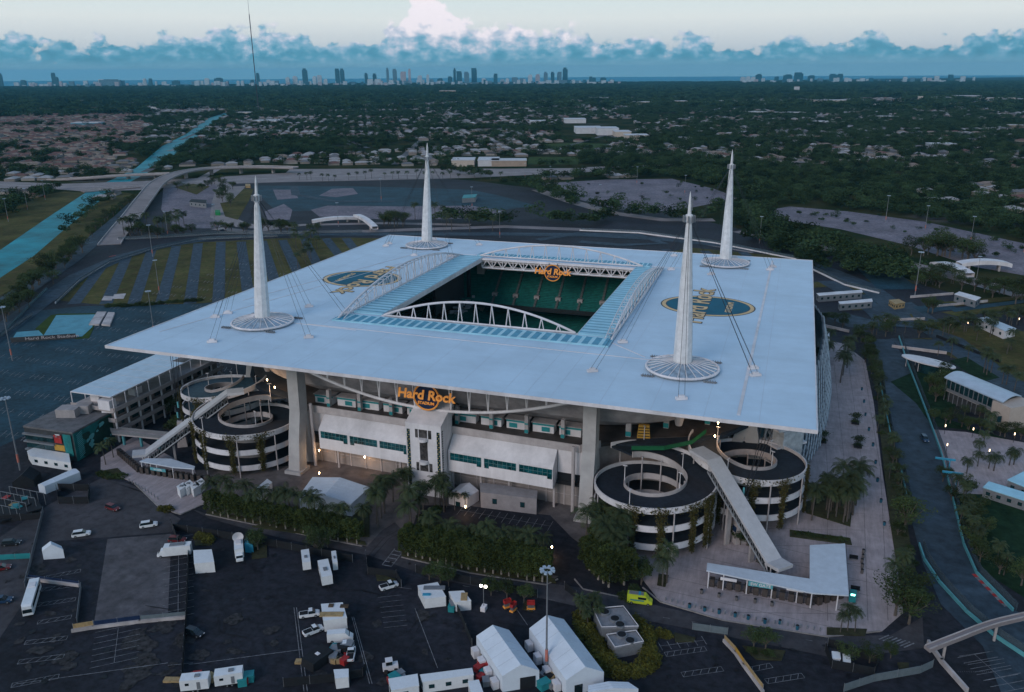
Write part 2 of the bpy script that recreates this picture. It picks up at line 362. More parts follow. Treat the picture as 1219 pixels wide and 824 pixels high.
sheets('highway', [[(-260, 205), (-150, 211), (0, 216), (75, 219), (165, 216), (240, 212), (340, 206), (345, 201.5), (430, 201), (520, 201), (600, 201), (720, 200), (720, 204), (640, 208), (560, 212), (440, 215), (340, 217), (240, 220), (165, 226.5), (100, 228), (60, 225), (0, 224.5), (-150, 221), (-260, 216)]], .16, road_p)
ribbons('highway_median', [([(-150, 216), (0, 220), (75, 223), (165, 221), (240, 216), (340, 211.5), (440, 208.5), (560, 207), (710, 202)], 2.0)], .2, conc_l)
ribbons('road', [([(83, 213.6), (110, 211.5), (150, 209.5), (197, 207)], 16), ([(258, 272), (300, 277), (420, 276), (600, 270), (760, 276), (900, 300)], 13),
    ([(210, 222), (235, 216), (258, 215), (268, 222), (263, 240), (262, 258), (285, 268), (330, 272)], 18), ([(284, 222), (275, 245), (270, 262)], 15), ([(640, 226), (680, 240), (730, 254), (790, 262), (850, 262)], 16),
    ([(880, 275), (960, 292), (1040, 305), (1110, 322), (1219, 352)], 17), ([(300, 276), (360, 268), (460, 266), (560, 268)], 10),
    ([(200, 180), (250, 168), (330, 178)], 10), ([(1219, 185), (1000, 165), (800, 150)], 12), ([(240, 212), (280, 190), (300, 165), (310, 150)], 10), ([(700, 200), (800, 196), (1000, 192), (1219, 178)], 18)], .14, road_p)
# race circuit and its run along the canal
trk = mat('track_asphalt', (.044, .068, .092), .8, .25, .3, spec=.2); weather(trk, .05, .7, 1.35)
ribbons('race_track', [([(-120, 470), (-20, 410), (40, 366), (95, 328), (150, 304), (200, 292), (260, 283), (360, 279), (480, 279), (600, 279), (700, 280), (790, 285), (860, 292), (930, 303), (985, 322), (1030, 340), (1060, 362), (1075, 390)], 14),
    ([(-60, 402), (20, 352), (80, 312), (120, 280), (150, 254), (168, 236)], 15), ([(985, 335), (1015, 352), (1045, 372), (1060, 388)], 13),
    ([(318, 226), (350, 222), (352, 232), (400, 240), (470, 240)], 10), ([(640, 286), (690, 278), (760, 280), (790, 290), (740, 292), (690, 288)], 9)], .2505, trk)
sheet('circuit_straight', [(1040, 404), (1062, 404), (1078, 430), (1100, 480), (1122, 540), (1140, 610), (1150, 650), (1165, 690), (1219, 735), (1400, 850), (1400, 1000), (1260, 1000), (1170, 770), (1120, 720), (1098, 670), (1085, 620), (1072, 560), (1056, 480), (1045, 430)], .15, trk)
sheets('circuit_branch', [[(1053, 363), (1085, 360), (1120, 384), (1195, 440), (1250, 475), (1250, 505), (1180, 458), (1105, 400)], [(985, 378), (1010, 374), (1052, 385), (1052, 392), (1010, 390)], [(1060, 403), (1120, 405), (1140, 420), (1075, 418)]], .165, trk)
sheets('paddock_pad', [[(1010, 352), (1052, 350), (1062, 360), (1020, 362)], [(1086, 366), (1130, 361), (1140, 368), (1098, 374)], [(1130, 368), (1219, 357), (1219, 361), (1136, 372)], [(1020, 320), (1070, 326), (1095, 345), (1045, 345)]], .2405, asph_t)
sheets('service_road', [[(120, 600), (215, 600), (250, 618), (330, 640), (440, 662), (520, 690), (640, 712), (745, 735), (800, 745), (900, 765), (1000, 785), (1100, 772), (1098, 735), (1060, 757), (1000, 757), (940, 752), (840, 735), (760, 716), (690, 700), (560, 682), (478, 664), (466, 652), (436, 652), (330, 630), (245, 612), (185, 590), (150, 575), (120, 570), (60, 600)],
    [(436, 652), (455, 632), (470, 622), (486, 640), (478, 664)]], .13, asph2)
yardm = mat('yard_surface', (.105, .098, .108), .9, .25, .3); weather(yardm, .06, .7, 1.3); sheet('vehicle_yard', [(128, 642), (204, 636), (200, 736), (112, 742)], .10, yardm)
sheets('left_road', [[(60, 600), (120, 575), (185, 600), (215, 618), (204, 634), (128, 640), (60, 645), (40, 700), (0, 760), (-60, 700), (0, 640)]], .095, asph2)
# plaza round the right corner, foot of the ramps, apron at the left gate
kerbm = mat('kerb', (.30, .27, .26), .9, .2, .5)
plaza = [(700, 612), (765, 690), (785, 716), (860, 738), (985, 758), (1050, 752), (1075, 730), (1070, 690), (1062, 640), (1050, 560), (1040, 480), (1030, 430), (1005, 410), (960, 400), (900, 420), (800, 560)]
mb = MB(); mb.prism([(p[0], p[1]) for p in GP(plaza)], -.5, .22); struct(mb.build('plaza', paving))
apron = [(120, 545), (160, 520), (232, 560), (244, 600), (215, 612), (190, 604), (160, 575), (120, 560)]
mb = MB(); mb.prism([(p[0], p[1]) for p in GP(apron)], -.5, .21); struct(mb.build('forecourt', paving))
sheet('loading_court', [(232, 560), (350, 555), (380, 545), (700, 590), (735, 600), (700, 660), (660, 690), (480, 660), (430, 650), (250, 610)], .12, mat('court_concrete', (.15, .13, .13), .9, .25, .2))
sheet('service_court', [(500, 602), (560, 603), (655, 614), (680, 640), (700, 655), (690, 690), (480, 660)], .15, asph)
sheets('lawn', [[(1060, 455), (1095, 440), (1145, 440), (1145, 470), (1125, 505), (1110, 508), (1090, 480)], [(1112, 508), (1150, 512), (1219, 540), (1219, 530), (1115, 495)], [(1130, 588), (1160, 580), (1400, 640), (1400, 800), (1219, 712), (1170, 680), (1150, 640)], [(1130, 430), (1150, 425), (1190, 450), (1170, 455)]], .16, lawn)
mb = MB(); mb.prism([(p[0], p[1]) for p in GP([(1112, 512), (1150, 515), (1400, 560), (1400, 625), (1200, 590), (1135, 588), (1122, 545)])], -.5, .2); struct(mb.build('garden_path', paving))
sheets('track_verge', [[(1078, 404), (1160, 400), (1219, 440), (1219, 455), (1180, 445), (1120, 420)], [(985, 340), (1015, 338), (1040, 352), (1010, 352)], [(1000, 362), (1040, 360), (1060, 368), (1015, 370)], [(1120, 360), (1219, 352), (1219, 356), (1130, 366)], [(1120, 372), (1219, 362), (1219, 367), (1140, 377)],
    [(1030, 333), (1075, 330), (1090, 338), (1045, 341)], [(1050, 378), (1085, 374), (1090, 382), (1062, 386)], [(969, 336), (995, 335), (998, 341), (969, 343)], [(800, 300), (960, 312), (940, 306), (820, 295)],
    [(262, 242), (275, 240), (290, 225), (302, 225), (296, 240), (283, 262), (268, 258)], [(207, 223), (230, 219), (250, 222), (234, 232)], [(1080, 380), (1219, 395), (1340, 420), (1340, 470), (1219, 440), (1150, 405)]], .15, grass)
sheets('sports_lawn', [[(630, 187), (690, 187), (688, 196), (628, 196)], [(640, 172), (690, 170), (730, 172), (720, 177), (650, 178)], [(600, 153), (640, 150), (650, 156), (610, 158)]], .13, mat('sports_grass', (.045, .075, .02), .95, .2, .05, spec=.05))

streets = []; sr_ = random.Random(2)
for k in range(26):
    x = sr_.uniform(180, 1150); y = sr_.uniform(122, 188); dx = sr_.choice((-1, 1, 1))*sr_.uniform(20, 70); streets.append(([(x, y), (x+dx, y-abs(dx)*sr_.uniform(.12, .5))], 9))
for k in range(12):
    x = sr_.uniform(0, 110); y = sr_.uniform(150, 200); streets.append(([(x, y), (x+sr_.uniform(30, 60), y-sr_.uniform(10, 22))], 9))
ribbons('street', streets+[([(172, 205), (230, 178), (262, 162), (268, 150)], 12), ([(95, 208), (140, 184), (150, 180)], 12), ([(548, 150), (500, 168), (470, 196)], 11)], .1, mat('street_grey', (.12, .115, .125), .9, .2, .05))
# painted markings
mb = MB()
def ln(a, b_, wd=.18, z=.19): mb.strip([a, b_], wd*.75, z)
def gl(a, b_, wd=.18): ln(G(*a), G(*b_), wd)
# sealed lot: herringbone pairs of stall lines
A0 = np.array([-260., -62.]); 
for i in range(13):
    for j in range(17):
        c = np.array([-262+i*10.5, -98+j*17.0]) + rng.normal(0, .2, 2)
        px = None
        d = c-np.array([-128., -95.])
        if c[0] > -150 and c[1] > -110 and c[1] < -30: continue
        if rng.random() < .06: continue
        for q in (-2.7, 0, 2.7):
            a = c+np.array([q+.8, -2.4]); b_ = c+np.array([q-1.4, 2.6]); ln(a, b_, .3)
        ln(c+np.array([-4.2, 0]), c+np.array([4.2, .3]), .14)
# front lots
def stalls(p0, p1, n, length, wd=.16):
    a, c = G(*p0)[:2], G(*p1)[:2]; u = (c-a)/n; nv = np.array([-u[1], u[0]]); nv = nv/np.linalg.norm(nv)*length
    for i in range(n+1): ln(a+u*i-nv/2, a+u*i+nv/2, wd)
    ln(a, c, wd)
stalls((136, 790), (141, 748), 6, 10); stalls((213, 640), (212, 735), 13, 7.5)
for p, q in (((230, 790), (200, 793)), ((20, 815), (200, 790)), ((225, 792), (360, 774)), ((350, 724), (362, 824)), ((353, 724), (366, 824)), ((419, 735), (440, 815)), ((421, 735), (443, 815)), ((494, 725), (521, 796)), ((611, 720), (628, 745))): gl(p, q, .2)
def hatch(p0, p1, wd):
    a, c = G(*p0)[:2], G(*p1)[:2]; u = (c-a); Lh = np.linalg.norm(u); u /= Lh; nv = np.array([-u[1], u[0]])*wd/2
    ln(a+nv, c+nv, .14); ln(a-nv, c-nv, .14); ln(a+nv, a-nv, .14); ln(c+nv, c-nv, .14); m = int(Lh/1.6)
    for i in range(m): ln(a+u*(i*Lh/m)-nv, a+u*((i+.6)*Lh/m)+nv, .14)
for p, q in (((38, 722), (90, 714)), ((30, 766), (80, 760)), ((22, 789), (76, 782)), ((14, 817), (70, 806)), ((45, 742), (85, 735)), ((55, 688), (96, 680)), ((792, 780), (840, 773)), ((812, 804), (860, 797)), ((893, 798), (918, 793)), ((912, 812), (956, 805)), ((50, 703), (88, 697))): hatch(p, q, 1.5)
stalls((1160, 780), (1208, 822), 6, 9); 
for p, q in (((1142, 782), (1182, 776)), ((1152, 792), (1195, 785)), ((1160, 801), (1203, 793)), ((1170, 811), (1215, 802))): gl(p, q, .15)
stalls((548, 608), (655, 627), 12, 5.5); stalls((786, 770), (838, 763), 5, 3)
stalls((455, 697), (490, 702), 1, 0.1)
for k in range(7):
    a = (452+k*1.2, 712+k*6); gl((a[0]-2, a[1]), (a[0]+26, a[1]-3), .12)
for k in range(5): gl((455+k*3.6, 673-k*4.2), (466+k*3.2, 675-k*4.2), .45)
gl((455, 673), (470, 654), .3); gl((466, 675), (480, 657), .3)
for k in range(7): gl((1046+k*5, 762+k*1.6), (1058+k*5, 757+k*1.6), .45)
for k in range(30):
    x = 500+k*17; y = 690+(x-500)*.158 if x < 800 else 737+(x-800)*.16
    if k % 2: gl((x, y), (x+8, y+1.4), .14)
for k in range(16): gl((1140+k*2.6, 800-k*0), (1141+k*2.6, 801), .1)
struct(mb.build('road_markings', line))
mb = MB()
mb.strip(GP([(66, 323), (88, 306)]), 2.2, .2); mb.strip(GP([(130, 306), (150, 302)]), 1.2, .2)
for k in range(0, 10, 2):
    a = G(1160+k*3.9, 684+k*3.9)[:2]; c = G(1160+(k+1)*3.9, 684+(k+1)*3.9)[:2]; mb.strip([a, c], 1.6, .21)
struct(mb.build('red_kerb_paint', redm))
mb = MB()
for k in range(1, 11, 2):
    a = G(1160+k*3.9, 684+k*3.9)[:2]; c = G(1160+(k+1)*3.9, 684+(k+1)*3.9)[:2]; mb.strip([a, c], 1.6, .21)
struct(mb.build('white_kerb_paint', line))
mb = MB()
for k in range(16):
    a = G(1040-k*1.2, 432+k*20); c = G(968-k*6, 430+k*20)
    mb.strip([a, c], .18, .235)
for k in range(4): mb.strip([G(975+k*17, 425), G(985+k*21, 560), G(985+k*24, 740)], .16, .24)
for k in range(6): mb.strip([G(775+k*20, 700-k*12), G(1010+k*8, 752-k*14)], .16, .236)
struct(mb.build('paving_joints', mat('joint_grey', (.22, .19, .195), .9, .2, .5)))
def blotch(name, m, n, rmin, rmax, z, seed, region):
    q = random.Random(seed); mb = MB(); k = 0
    while k < n:
        px, py = q.uniform(*region[:2]), q.uniform(*region[2:]); g = G(px, py); r_ = q.uniform(rmin, rmax); el_ = q.uniform(.4, 1); a0 = q.random()*3; m_ = 14
        rr_ = [r_*(.6+.5*q.random()) for _ in range(m_)]; pts = []
        for i in range(m_): t_ = 2*math.pi*i/m_; x, y = rr_[i]*math.cos(t_), rr_[i]*el_*math.sin(t_); pts.append((g[0]+x*math.cos(a0)-y*math.sin(a0), g[1]+x*math.sin(a0)+y*math.cos(a0)))
        mb.sheet(pts, z+.0002*k); k += 1
    struct(mb.build(name, m))
blotch('worn_patch', mat('worn_patch', (.050, .047, .050), .9, .5, .8), 16, 1.0, 4.5, .178, 3, (150, 225, 745, 815)); blotch('worn_patch', mat('worn_patch', (.05, .047, .05)), 22, .6, 2.6, .178, 5, (230, 560, 690, 815))
blotch('oil_stain', mat('oil_stain', (.010, .010, .013), .6, .3, 1), 60, .3, 1.1, .183, 8, (0, 640, 650, 815)); blotch('oil_stain', mat('oil_stain', (.01, .01, .013)), 26, .3, 1.0, .183, 9, (780, 1040, 770, 815)); blotch('worn_patch', mat('worn_patch', (.05, .047, .05)), 20, .8, 3, .178, 12, (5, 120, 600, 800))
mb = MB(); q_ = random.Random(6)
for k in range(22):
    x, y = q_.uniform(20, 620), q_.uniform(660, 810); a, c = G(x, y), G(x+q_.uniform(-60, 60), y+q_.uniform(-30, 30)); m_ = (a+c)/2+np.array([q_.uniform(-3, 3), q_.uniform(-3, 3), 0])
    for o_ in (0, 1.5): mb.strip([a+[o_, 0, 0], m_+[o_, 0, 0], c+[o_, 0, 0]], .14, .186+.0002*k)
struct(mb.build('tyre_marks', mat('tyre_mark', (.012, .012, .015), .8, .3, 1)))
# kerbs
mb = MB()
def kerb(pts, pix=True):
    P = GP(pts) if pix else pts; mb.strip(P, .35, .30, .3)
kerb([(765, 700), (786, 717), (860, 739), (985, 759), (1048, 752)]); kerb([(478, 664), (560, 683), (650, 697), (664, 690)]); kerb([(245, 613), (335, 632), (431, 651)]); kerb([(244, 600), (215, 613), (190, 605), (160, 576)])
kerb([(684, 690), (694, 702), (760, 716)])
struct(mb.build('kerb', kerbm))
mb = MB()   # raised planted islands in the lots
for poly in ([(298, 632), (318, 640), (318, 664), (300, 666)], [(447, 684), (470, 690), (472, 692), (449, 692)], [(775, 752), (800, 755), (798, 760), (776, 760)], [(802, 754), (828, 760), (826, 765), (804, 765)], [(884, 770), (935, 776), (930, 787), (900, 786)], [(984, 748), (1032, 750), (1030, 758), (984, 757)], [(232, 638), (252, 640), (250, 650), (232, 650)], [(1068, 790), (1082, 790), (1082, 796), (1070, 797)],
             [(113, 563), (140, 558), (148, 566), (128, 572)], [(600, 715), (612, 715), (614, 720), (600, 720)], [(625, 715), (638, 722), (634, 729), (622, 726)], [(784, 684), (796, 686), (792, 700), (782, 698)]):
    mb.prism([(p[0], p[1]) for p in GP(poly)], 0, .34)
struct(mb.build('planted_island', mat('mulch', (.045, .045, .02), .95, .3, .6)))
mb = MB()
for poly in ([(246, 608), (435, 646), (436, 650), (246, 612)], [(478, 656), (560, 675), (660, 690), (662, 695), (560, 682), (478, 662)], [(300, 628), (440, 600), (440, 640), (380, 640)], [(940, 632), (1012, 642), (1014, 650), (940, 640)], [(955, 600), (985, 590), (1015, 600), (1012, 628), (960, 612)],
             [(1042, 430), (1050, 430), (1056, 480), (1062, 520), (1070, 560), (1082, 640), (1090, 680), (1072, 700), (1062, 640), (1052, 560), (1046, 500)]):
    mb.prism([(p[0], p[1]) for p in GP(poly)], 0, .42+.006*len(mb.pc))
struct(mb.build('planting_bed', mat('bed_soil', (.05, .052, .02), .95, .3, .6)))
# ---------------------------------------------------------------- canopy
can = thing('roof_canopy', 'huge flat pale blue roof canopy with four white masts and an open centre', 'canopy', (0, 0, 0))
HX, HY = RW/2, RD/2
OX0, OX1, OY0, OY1 = -39.5, 34.0, -43.0, 60.5       # the open centre
zt, zb = RZ, RZ-.7
xs = sorted(set([-HX, HX, OX0, OX1]+list(np.linspace(-HX, HX, 17)))); ys = sorted(set([-HY, HY, OY0, OY1]+list(np.linspace(-HY, HY, 15))))
mb = MB()
def inhole(x, y): return OX0 < x < OX1 and OY0 < y < OY1
for i in range(len(xs)-1):
    for j in range(len(ys)-1):
        if inhole((xs[i]+xs[i+1])/2, (ys[j]+ys[j+1])/2): continue
        a, b2, c, d = xs[i], xs[i+1], ys[j], ys[j+1]
        mb.add([(a, c, zt), (b2, c, zt), (b2, d, zt), (a, d, zt)], [(0, 1, 2, 3)])
        mb.add([(a, c, zb), (b2, c, zb), (b2, d, zb), (a, d, zb)], [(3, 2, 1, 0)])
mb.build('roof_skin', roofm, can)
mb = MB()
for (x0, x1, y0, y1) in ((-HX, HX, -HY-.3, -HY), (-HX, HX, HY, HY+.3), (-HX-.3, -HX, -HY-.3, HY+.3), (HX, HX+.3, -HY-.3, HY+.3)):
    mb.box(((x0+x1)/2, (y0+y1)/2, RZ-.3), (x1-x0, y1-y0, 1.0))
for (x0, x1, y0, y1) in ((OX0-.25, OX1+.25, OY0-.5, OY0), (OX0-.25, OX0, OY0, OY1), (OX1, OX1+.25, OY0, OY1), (OX0-.25, OX1+.25, OY1, OY1+.3)):
    mb.box(((x0+x1)/2, (y0+y1)/2, RZ-.6), (x1-x0, y1-y0, 1.9))
mb.build('edge_trim', white, can)
# seams and walkway lines on the skin
mb = MB()
for (p, q, wd) in (((HX-19, -HY+4), (HX-17.5, HY-6), .9), ((-HX+6, -HY+18), (-72, 40), .3), ((-88, -60), (-40, -62), .3), ((-60, -60.5), (62, -62), .35), ((60, -60), (45, -47), .35), ((-72, 72), (-HX+8, -40), .3), ((-62, 67), (56, 68), .3)):
    a, c = np.array(p), np.array(q); Lq = np.linalg.norm(c-a); m = (a+c)/2; mb.box((m[0], m[1], RZ+.06), (Lq, wd, .12), math.atan2(c[1]-a[1], c[0]-a[0]))
build_each(mb, 'roof_walkway', white, can)
mb = MB()
for x in xs[1:-1]:
    for (y0, y1) in ((-HY, OY0-.6), (OY1+.6, HY)) if OX0 <= x <= OX1 else ((-HY, HY),): mb.box((x, (y0+y1)/2, RZ+.012), (.09, y1-y0, .02))
mb.build('roof_seam', mat('seam_grey', (.46, .52, .60), .7, .1, .3), can)
# skylights: ribbed blue glazing round the opening
def corr(x0, x1, y0, y1, alongx, pitch=2.1):
    mb = MB(); vs = []
    Lc = (x1-x0) if alongx else (y1-y0); n = int(Lc/pitch)
    for i in range(n):
        for a, za, b_, zb_ in ((i, .40, i+.42, .62), (i+.42, .62, i+1, .40)):
            a *= Lc/n; b_ *= Lc/n
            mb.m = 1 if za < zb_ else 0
            if alongx: mb.add([(x0+a, y0, RZ+za), (x0+b_, y0, RZ+zb_), (x0+b_, y1, RZ+zb_), (x0+a, y1, RZ+za)], [(0, 1, 2, 3)])
            else: mb.add([(x0, y0+a, RZ+za), (x1, y0+a, RZ+za), (x1, y0+b_, RZ+zb_), (x0, y0+b_, RZ+zb_)], [(0, 1, 2, 3)])
    mb.m = 1; mb.box(((x0+x1)/2, y0, RZ+.3), (x1-x0, .15, .6)); mb.box(((x0+x1)/2, y1, RZ+.3), (x1-x0, .15, .6)); mb.box((x0, (y0+y1)/2, RZ+.3), (.15, y1-y0, .6)); mb.box((x1, (y0+y1)/2, RZ+.3), (.15, y1-y0, .6))
    return mb
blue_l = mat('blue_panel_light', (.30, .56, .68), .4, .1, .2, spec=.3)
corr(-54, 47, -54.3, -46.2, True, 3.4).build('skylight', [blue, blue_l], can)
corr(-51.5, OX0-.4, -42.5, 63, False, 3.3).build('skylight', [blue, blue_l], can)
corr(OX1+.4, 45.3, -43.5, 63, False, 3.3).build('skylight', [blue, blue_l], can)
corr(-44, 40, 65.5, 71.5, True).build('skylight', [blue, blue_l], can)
# arched lattice above the four sides of the opening
def arch(x0, y0, x1, y1, h, n, lean=0, r=.42, posts=True, lattice=False):
    mb = MB(); a = np.array([x0, y0]); c = np.array([x1, y1]); u = (c-a)/np.linalg.norm(c-a); nv = np.array([-u[1], u[0]])
    def pt(t, zf=1.0, off=0.0):
        q = a+(c-a)*t; z = 4*h*t*(1-t); q = q+nv*(lean*z/h)*zf+nv*off; return (q[0], q[1], RZ+.6+z*zf)
    m = 28; mb.path([pt(i/m) for i in range(m+1)], r, 8)
    mb.path([pt(0, 0), pt(1, 0)], r*.8)
    for i in range(1, n):
        t = i/n
        for dt in (-.012, .012):
            p0 = pt(t+dt, 0); mb.tube(p0, pt(t), r*.45, 6)
        if lattice:
            mb.tube(pt(t, 0), pt((i-.5)/n, 1.0), r*.28, 4); mb.tube(pt(t, 0), pt((i+.5)/n, 1.0), r*.28, 4)
    if lattice:
        mb.path([pt(i/m, 1, -2.2) for i in range(m+1)], r*.5, 5)
        for i in range(1, n*2): mb.tube(pt(i/n/2), pt(i/n/2, 1, -2.2), r*.25, 4); mb.tube(pt(i/n/2, 0, -1.2), pt(i/n/2, 1, -2.2), r*.22, 4)
    return mb
arch(OX0+1, OY0-.9, OX1-.5, OY0-.9, 7.6, 12).build('arch_truss', white, can)
arch(-52.6, -52, -52.6, 63, 8.3, 16, 0, .40, lattice=True).build('arch_truss', white, can)
arch(46.6, 63, 46.6, -47, 7.0, 16, 0, .36, lattice=True).build('arch_truss', white, can)
arch(-42, 64.4, 37, 64.4, 7.0, 12, 0, .40).build('arch_truss', white, can)
# the deep flat truss across the far side of the opening
mb = MB()
for z in (RZ-.3, RZ-4.2): mb.tube((OX0, OY1-.6, z), (OX1, OY1-.6, z), .45)
for z in (RZ-4.2,): mb.tube((OX0, OY1+2.6, z), (OX1, OY1+2.6, z), .3)
n = 14
for i in range(n):
    a = OX0+(OX1-OX0)*i/n; c = OX0+(OX1-OX0)*(i+1)/n; m = (a+c)/2
    mb.tube((a, OY1-.6, RZ-4.2), (m, OY1-.6, RZ-.3), .28); mb.tube((m, OY1-.6, RZ-.3), (c, OY1-.6, RZ-4.2), .28); mb.tube((a, OY1-.6, RZ-4.2), (a, OY1-.6, RZ-.3), .22)
    mb.tube((a, OY1-.6, RZ-4.2), (a, OY1+2.6, RZ-4.2), .2)
mb.build('flat_truss', white, can)
# hanging belly trusses at the outer column lines (only ends with columns)
def belly(p, q, z1, zm, n):
    mb = MB(); p = np.array(p); q = np.array(q); u = (q-p)/np.linalg.norm(q-p); nv = np.array([-u[1], u[0]])
    def pt(t): c = p+(q-p)*t; return (c[0], c[1], zm+(z1-zm)*(2*t-1)**2)
    m = 30; mb.path([pt(i/m) for i in range(m+1)], .5, 8)
    for i in range(1, n):
        t = i/n; c = pt(t)
        for s in (-1, 1): mb.tube((c[0]+u[0]*s*.9, c[1]+u[1]*s*.9, RZ-1.2), c, .2, 6)
    return mb
belly((-50, -86), (48, -86), 36.8, 26.9, 16).build('belly_truss', white, can)
belly((92, -49), (92, 52), 36.8, 27, 16).build('belly_truss', white, can)
belly((-92, 52), (-92, -49), 36.8, 27, 16).build('belly_truss', white, can)
# logos painted on the skin
rb = mat('roof_blue', (.004, .11, .17), .8, .1, .2); rtan = mat('roof_tan', (.66, .44, .22), .6, .08, .2); rdk = mat('roof_dark', (.03, .03, .035), .6, .1, .2)
def logo(c, sx):
    def disc(rx, ry, z, m):
        mb = MB(); n = 72; mb.sheet([(c[0]+rx*math.cos(2*math.pi*i/n), c[1]+ry*math.sin(2*math.pi*i/n)) for i in range(n)], z); mb.build('roof_logo', m, can)
    disc(17.6, 14.6, RZ+.03, rdk); disc(17.1, 14.1, RZ+.04, rtan); disc(15.7, 12.7, RZ+.05, rdk); disc(15.4, 12.4, RZ+.06, rb)
    X = (0, sx, 0); Y = (-sx, 0, 0)
    mb = MB(); put_text(mb, 'Hard Rock', 11.2, (c[0]-sx*3.2, c[1], RZ+.09), X, Y, .01, .55, .12, 1.02); mb.build('roof_logo_lettering', rdk, can)
    mb = MB(); put_text(mb, 'Hard Rock', 11.2, (c[0]-sx*3.2, c[1], RZ+.13), X, Y, .01, .20, .12, 1.02); mb.build('roof_logo_lettering', rtan, can)
    mb = MB(); put_text(mb, 'STADIUM', 3.2, (c[0]+sx*8.2, c[1], RZ+.09), X, Y, .01, .1, 0, 1.1); mb.build('roof_logo_lettering', rtan, can)
logo((72, 7), 1); logo((-75, 7), -1)
# masts with glazed collars, and their stays
MT = [((-75.9, -64.6), (304, 209)), ((-77.5, 80.5), (508.5, 170)), ((72.0, 83.0), (872, 178)), ((72.5, -67.8), (822, 228))]
collg = mat('collar_glass', (.30, .40, .50), .25, .25, .6, spec=.5)
for (bx, by), (tx, ty) in MT:
    tip = atY(tx, ty, by); top_z = tip[2]
    mb = MB(); b0 = np.array([bx, by, RZ+.5]); ax = tip-b0
    prof = [(0, 2.9), (.2, 2.55), (.45, 1.95), (.7, 1.25), (.83, .85), (.84, 1.05), (.875, 1.0), (.88, .55), (.97, .28), (1.0, .05)]
    n = 10; vs = []
    for t, r in prof:
        c = b0+ax*t
        for i in range(n): a = 2*math.pi*i/n+.3; vs.append((c[0]+r*math.cos(a), c[1]+r*math.sin(a), c[2]))
    fs = [(j*n+i, j*n+(i+1) % n, (j+1)*n+(i+1) % n, (j+1)*n+i) for j in range(len(prof)-1) for i in range(n)]
    mb.add(vs, fs); ma = mb.build('mast', mat('mast_paint', (.70, .69, .70), .6, .12, .5), can)
    mb = MB()
    for i in range(8):
        a = i*math.pi/4; c = b0+ax*.86; mb.box((c[0]+1.6*math.cos(a), c[1]+1.6*math.sin(a), c[2]-.3), (.35, .5, 1.8), a)
    mb.tube(b0+ax*.9+np.array([.7, 0, 0]), b0+ax*.96+np.array([.7, 0, 0]), .12); build_each(mb, 'stay_head', steel, ma)
    mb = MB(); n = 24   # shallow glazed cone
    mb.m = 0
    for i in range(n):
        a0, a1 = 2*math.pi*i/n, 2*math.pi*(i+1)/n
        mb.add([(bx+2.9*math.cos(a0), by+2.9*math.sin(a0), RZ+2.7), (bx+2.9*math.cos(a1), by+2.9*math.sin(a1), RZ+2.7), (bx+10.2*math.cos(a1), by+10.2*math.sin(a1), RZ+1.0), (bx+10.2*math.cos(a0), by+10.2*math.sin(a0), RZ+1.0)], [(3, 2, 1, 0)])
    mb.m = 1
    for i in range(n):
        a0 = 2*math.pi*i/n; mb.tube((bx+2.9*math.cos(a0), by+2.9*math.sin(a0), RZ+2.78), (bx+10.2*math.cos(a0), by+10.2*math.sin(a0), RZ+1.08), .14, 4)
    mb.build('mast_collar', [collg, white], can)
    mb = MB()
    for i in range(48):
        a0, a1 = 2*math.pi*i/48, 2*math.pi*(i+1)/48
        mb.tube((bx+10.6*math.cos(a0), by+10.6*math.sin(a0), RZ+.9), (bx+10.6*math.cos(a1), by+10.6*math.sin(a1), RZ+.8), .4, 6)
    mb.build('collar_ring', white, can)
    mb = MB()    # inverted foot hanging under the roof with its raking struts
    mb.cyl((bx, by), 1.0, RZ-18, RZ-11, 10, 2.6); mb.cyl((bx, by), 2.6, RZ-11, RZ-1.4, 10, 3.0)
    sx, sy = (1 if bx > 0 else -1), (1 if by > 0 else -1)
    mb.build('mast_foot', conc_l, can)
    mb = MB()
    for tx2, ty2 in ((sx*49, sy*86), (sx*92, sy*49), (sx*48, sy*52)): mb.tube((bx, by, RZ-12.5), (bx+(tx2-bx)*.85, by+(ty2-by)*.85, RZ-2.0), .7, 8)
    build_each(mb, 'raking_strut', conc_l, can)
    cab = mat('cable', (.03, .035, .045), .5, .1, 1, metal=.3)
    mb = MB(); hd = b0+ax*.86; anch = []
    for ox, oy in ((sx*21, sy*-1), (sx*20, sy*-7), (-sx*22, sy*-20), (-sx*25, sy*10), (sx*3, sy*24), (-sx*4, -sy*24)):
        A = np.array([bx+ox, by+oy, RZ+.4]); 
        if abs(A[0]) > HX-3 or abs(A[1]) > HY-3: A[0] = np.clip(A[0], -HX+6, HX-6); A[1] = np.clip(A[1], -HY+6, HY-6)
        anch.append(A)
        for q in (-.8, .8): mb.tube(A+np.array([q, q*.6, 0]), hd, .055, 4)
    build_each(mb, 'stay_cable', cab, can)
    mb = MB()
    for A in anch: mb.box(A, (3.2, 1.2, .7), .5); mb.box(A+np.array([0, 0, .4]), (1.6, .9, .9), .5)
    build_each(mb, 'cable_anchor', white, can, 2)
    mb = MB()
    for i in range(4):
        a = i*math.pi/2+.8; c = (bx+12.6*math.cos(a), by+12.6*math.sin(a))
        for q in range(5): mb.box((c[0]+q*.7-1.4, c[1], RZ+.3), (.3, 1.1, .6)); 
        mb.box((c[0], c[1], RZ+.25), (4, .3, .3))
    build_each(mb, 'floodlight_rack', steel, can, 6)
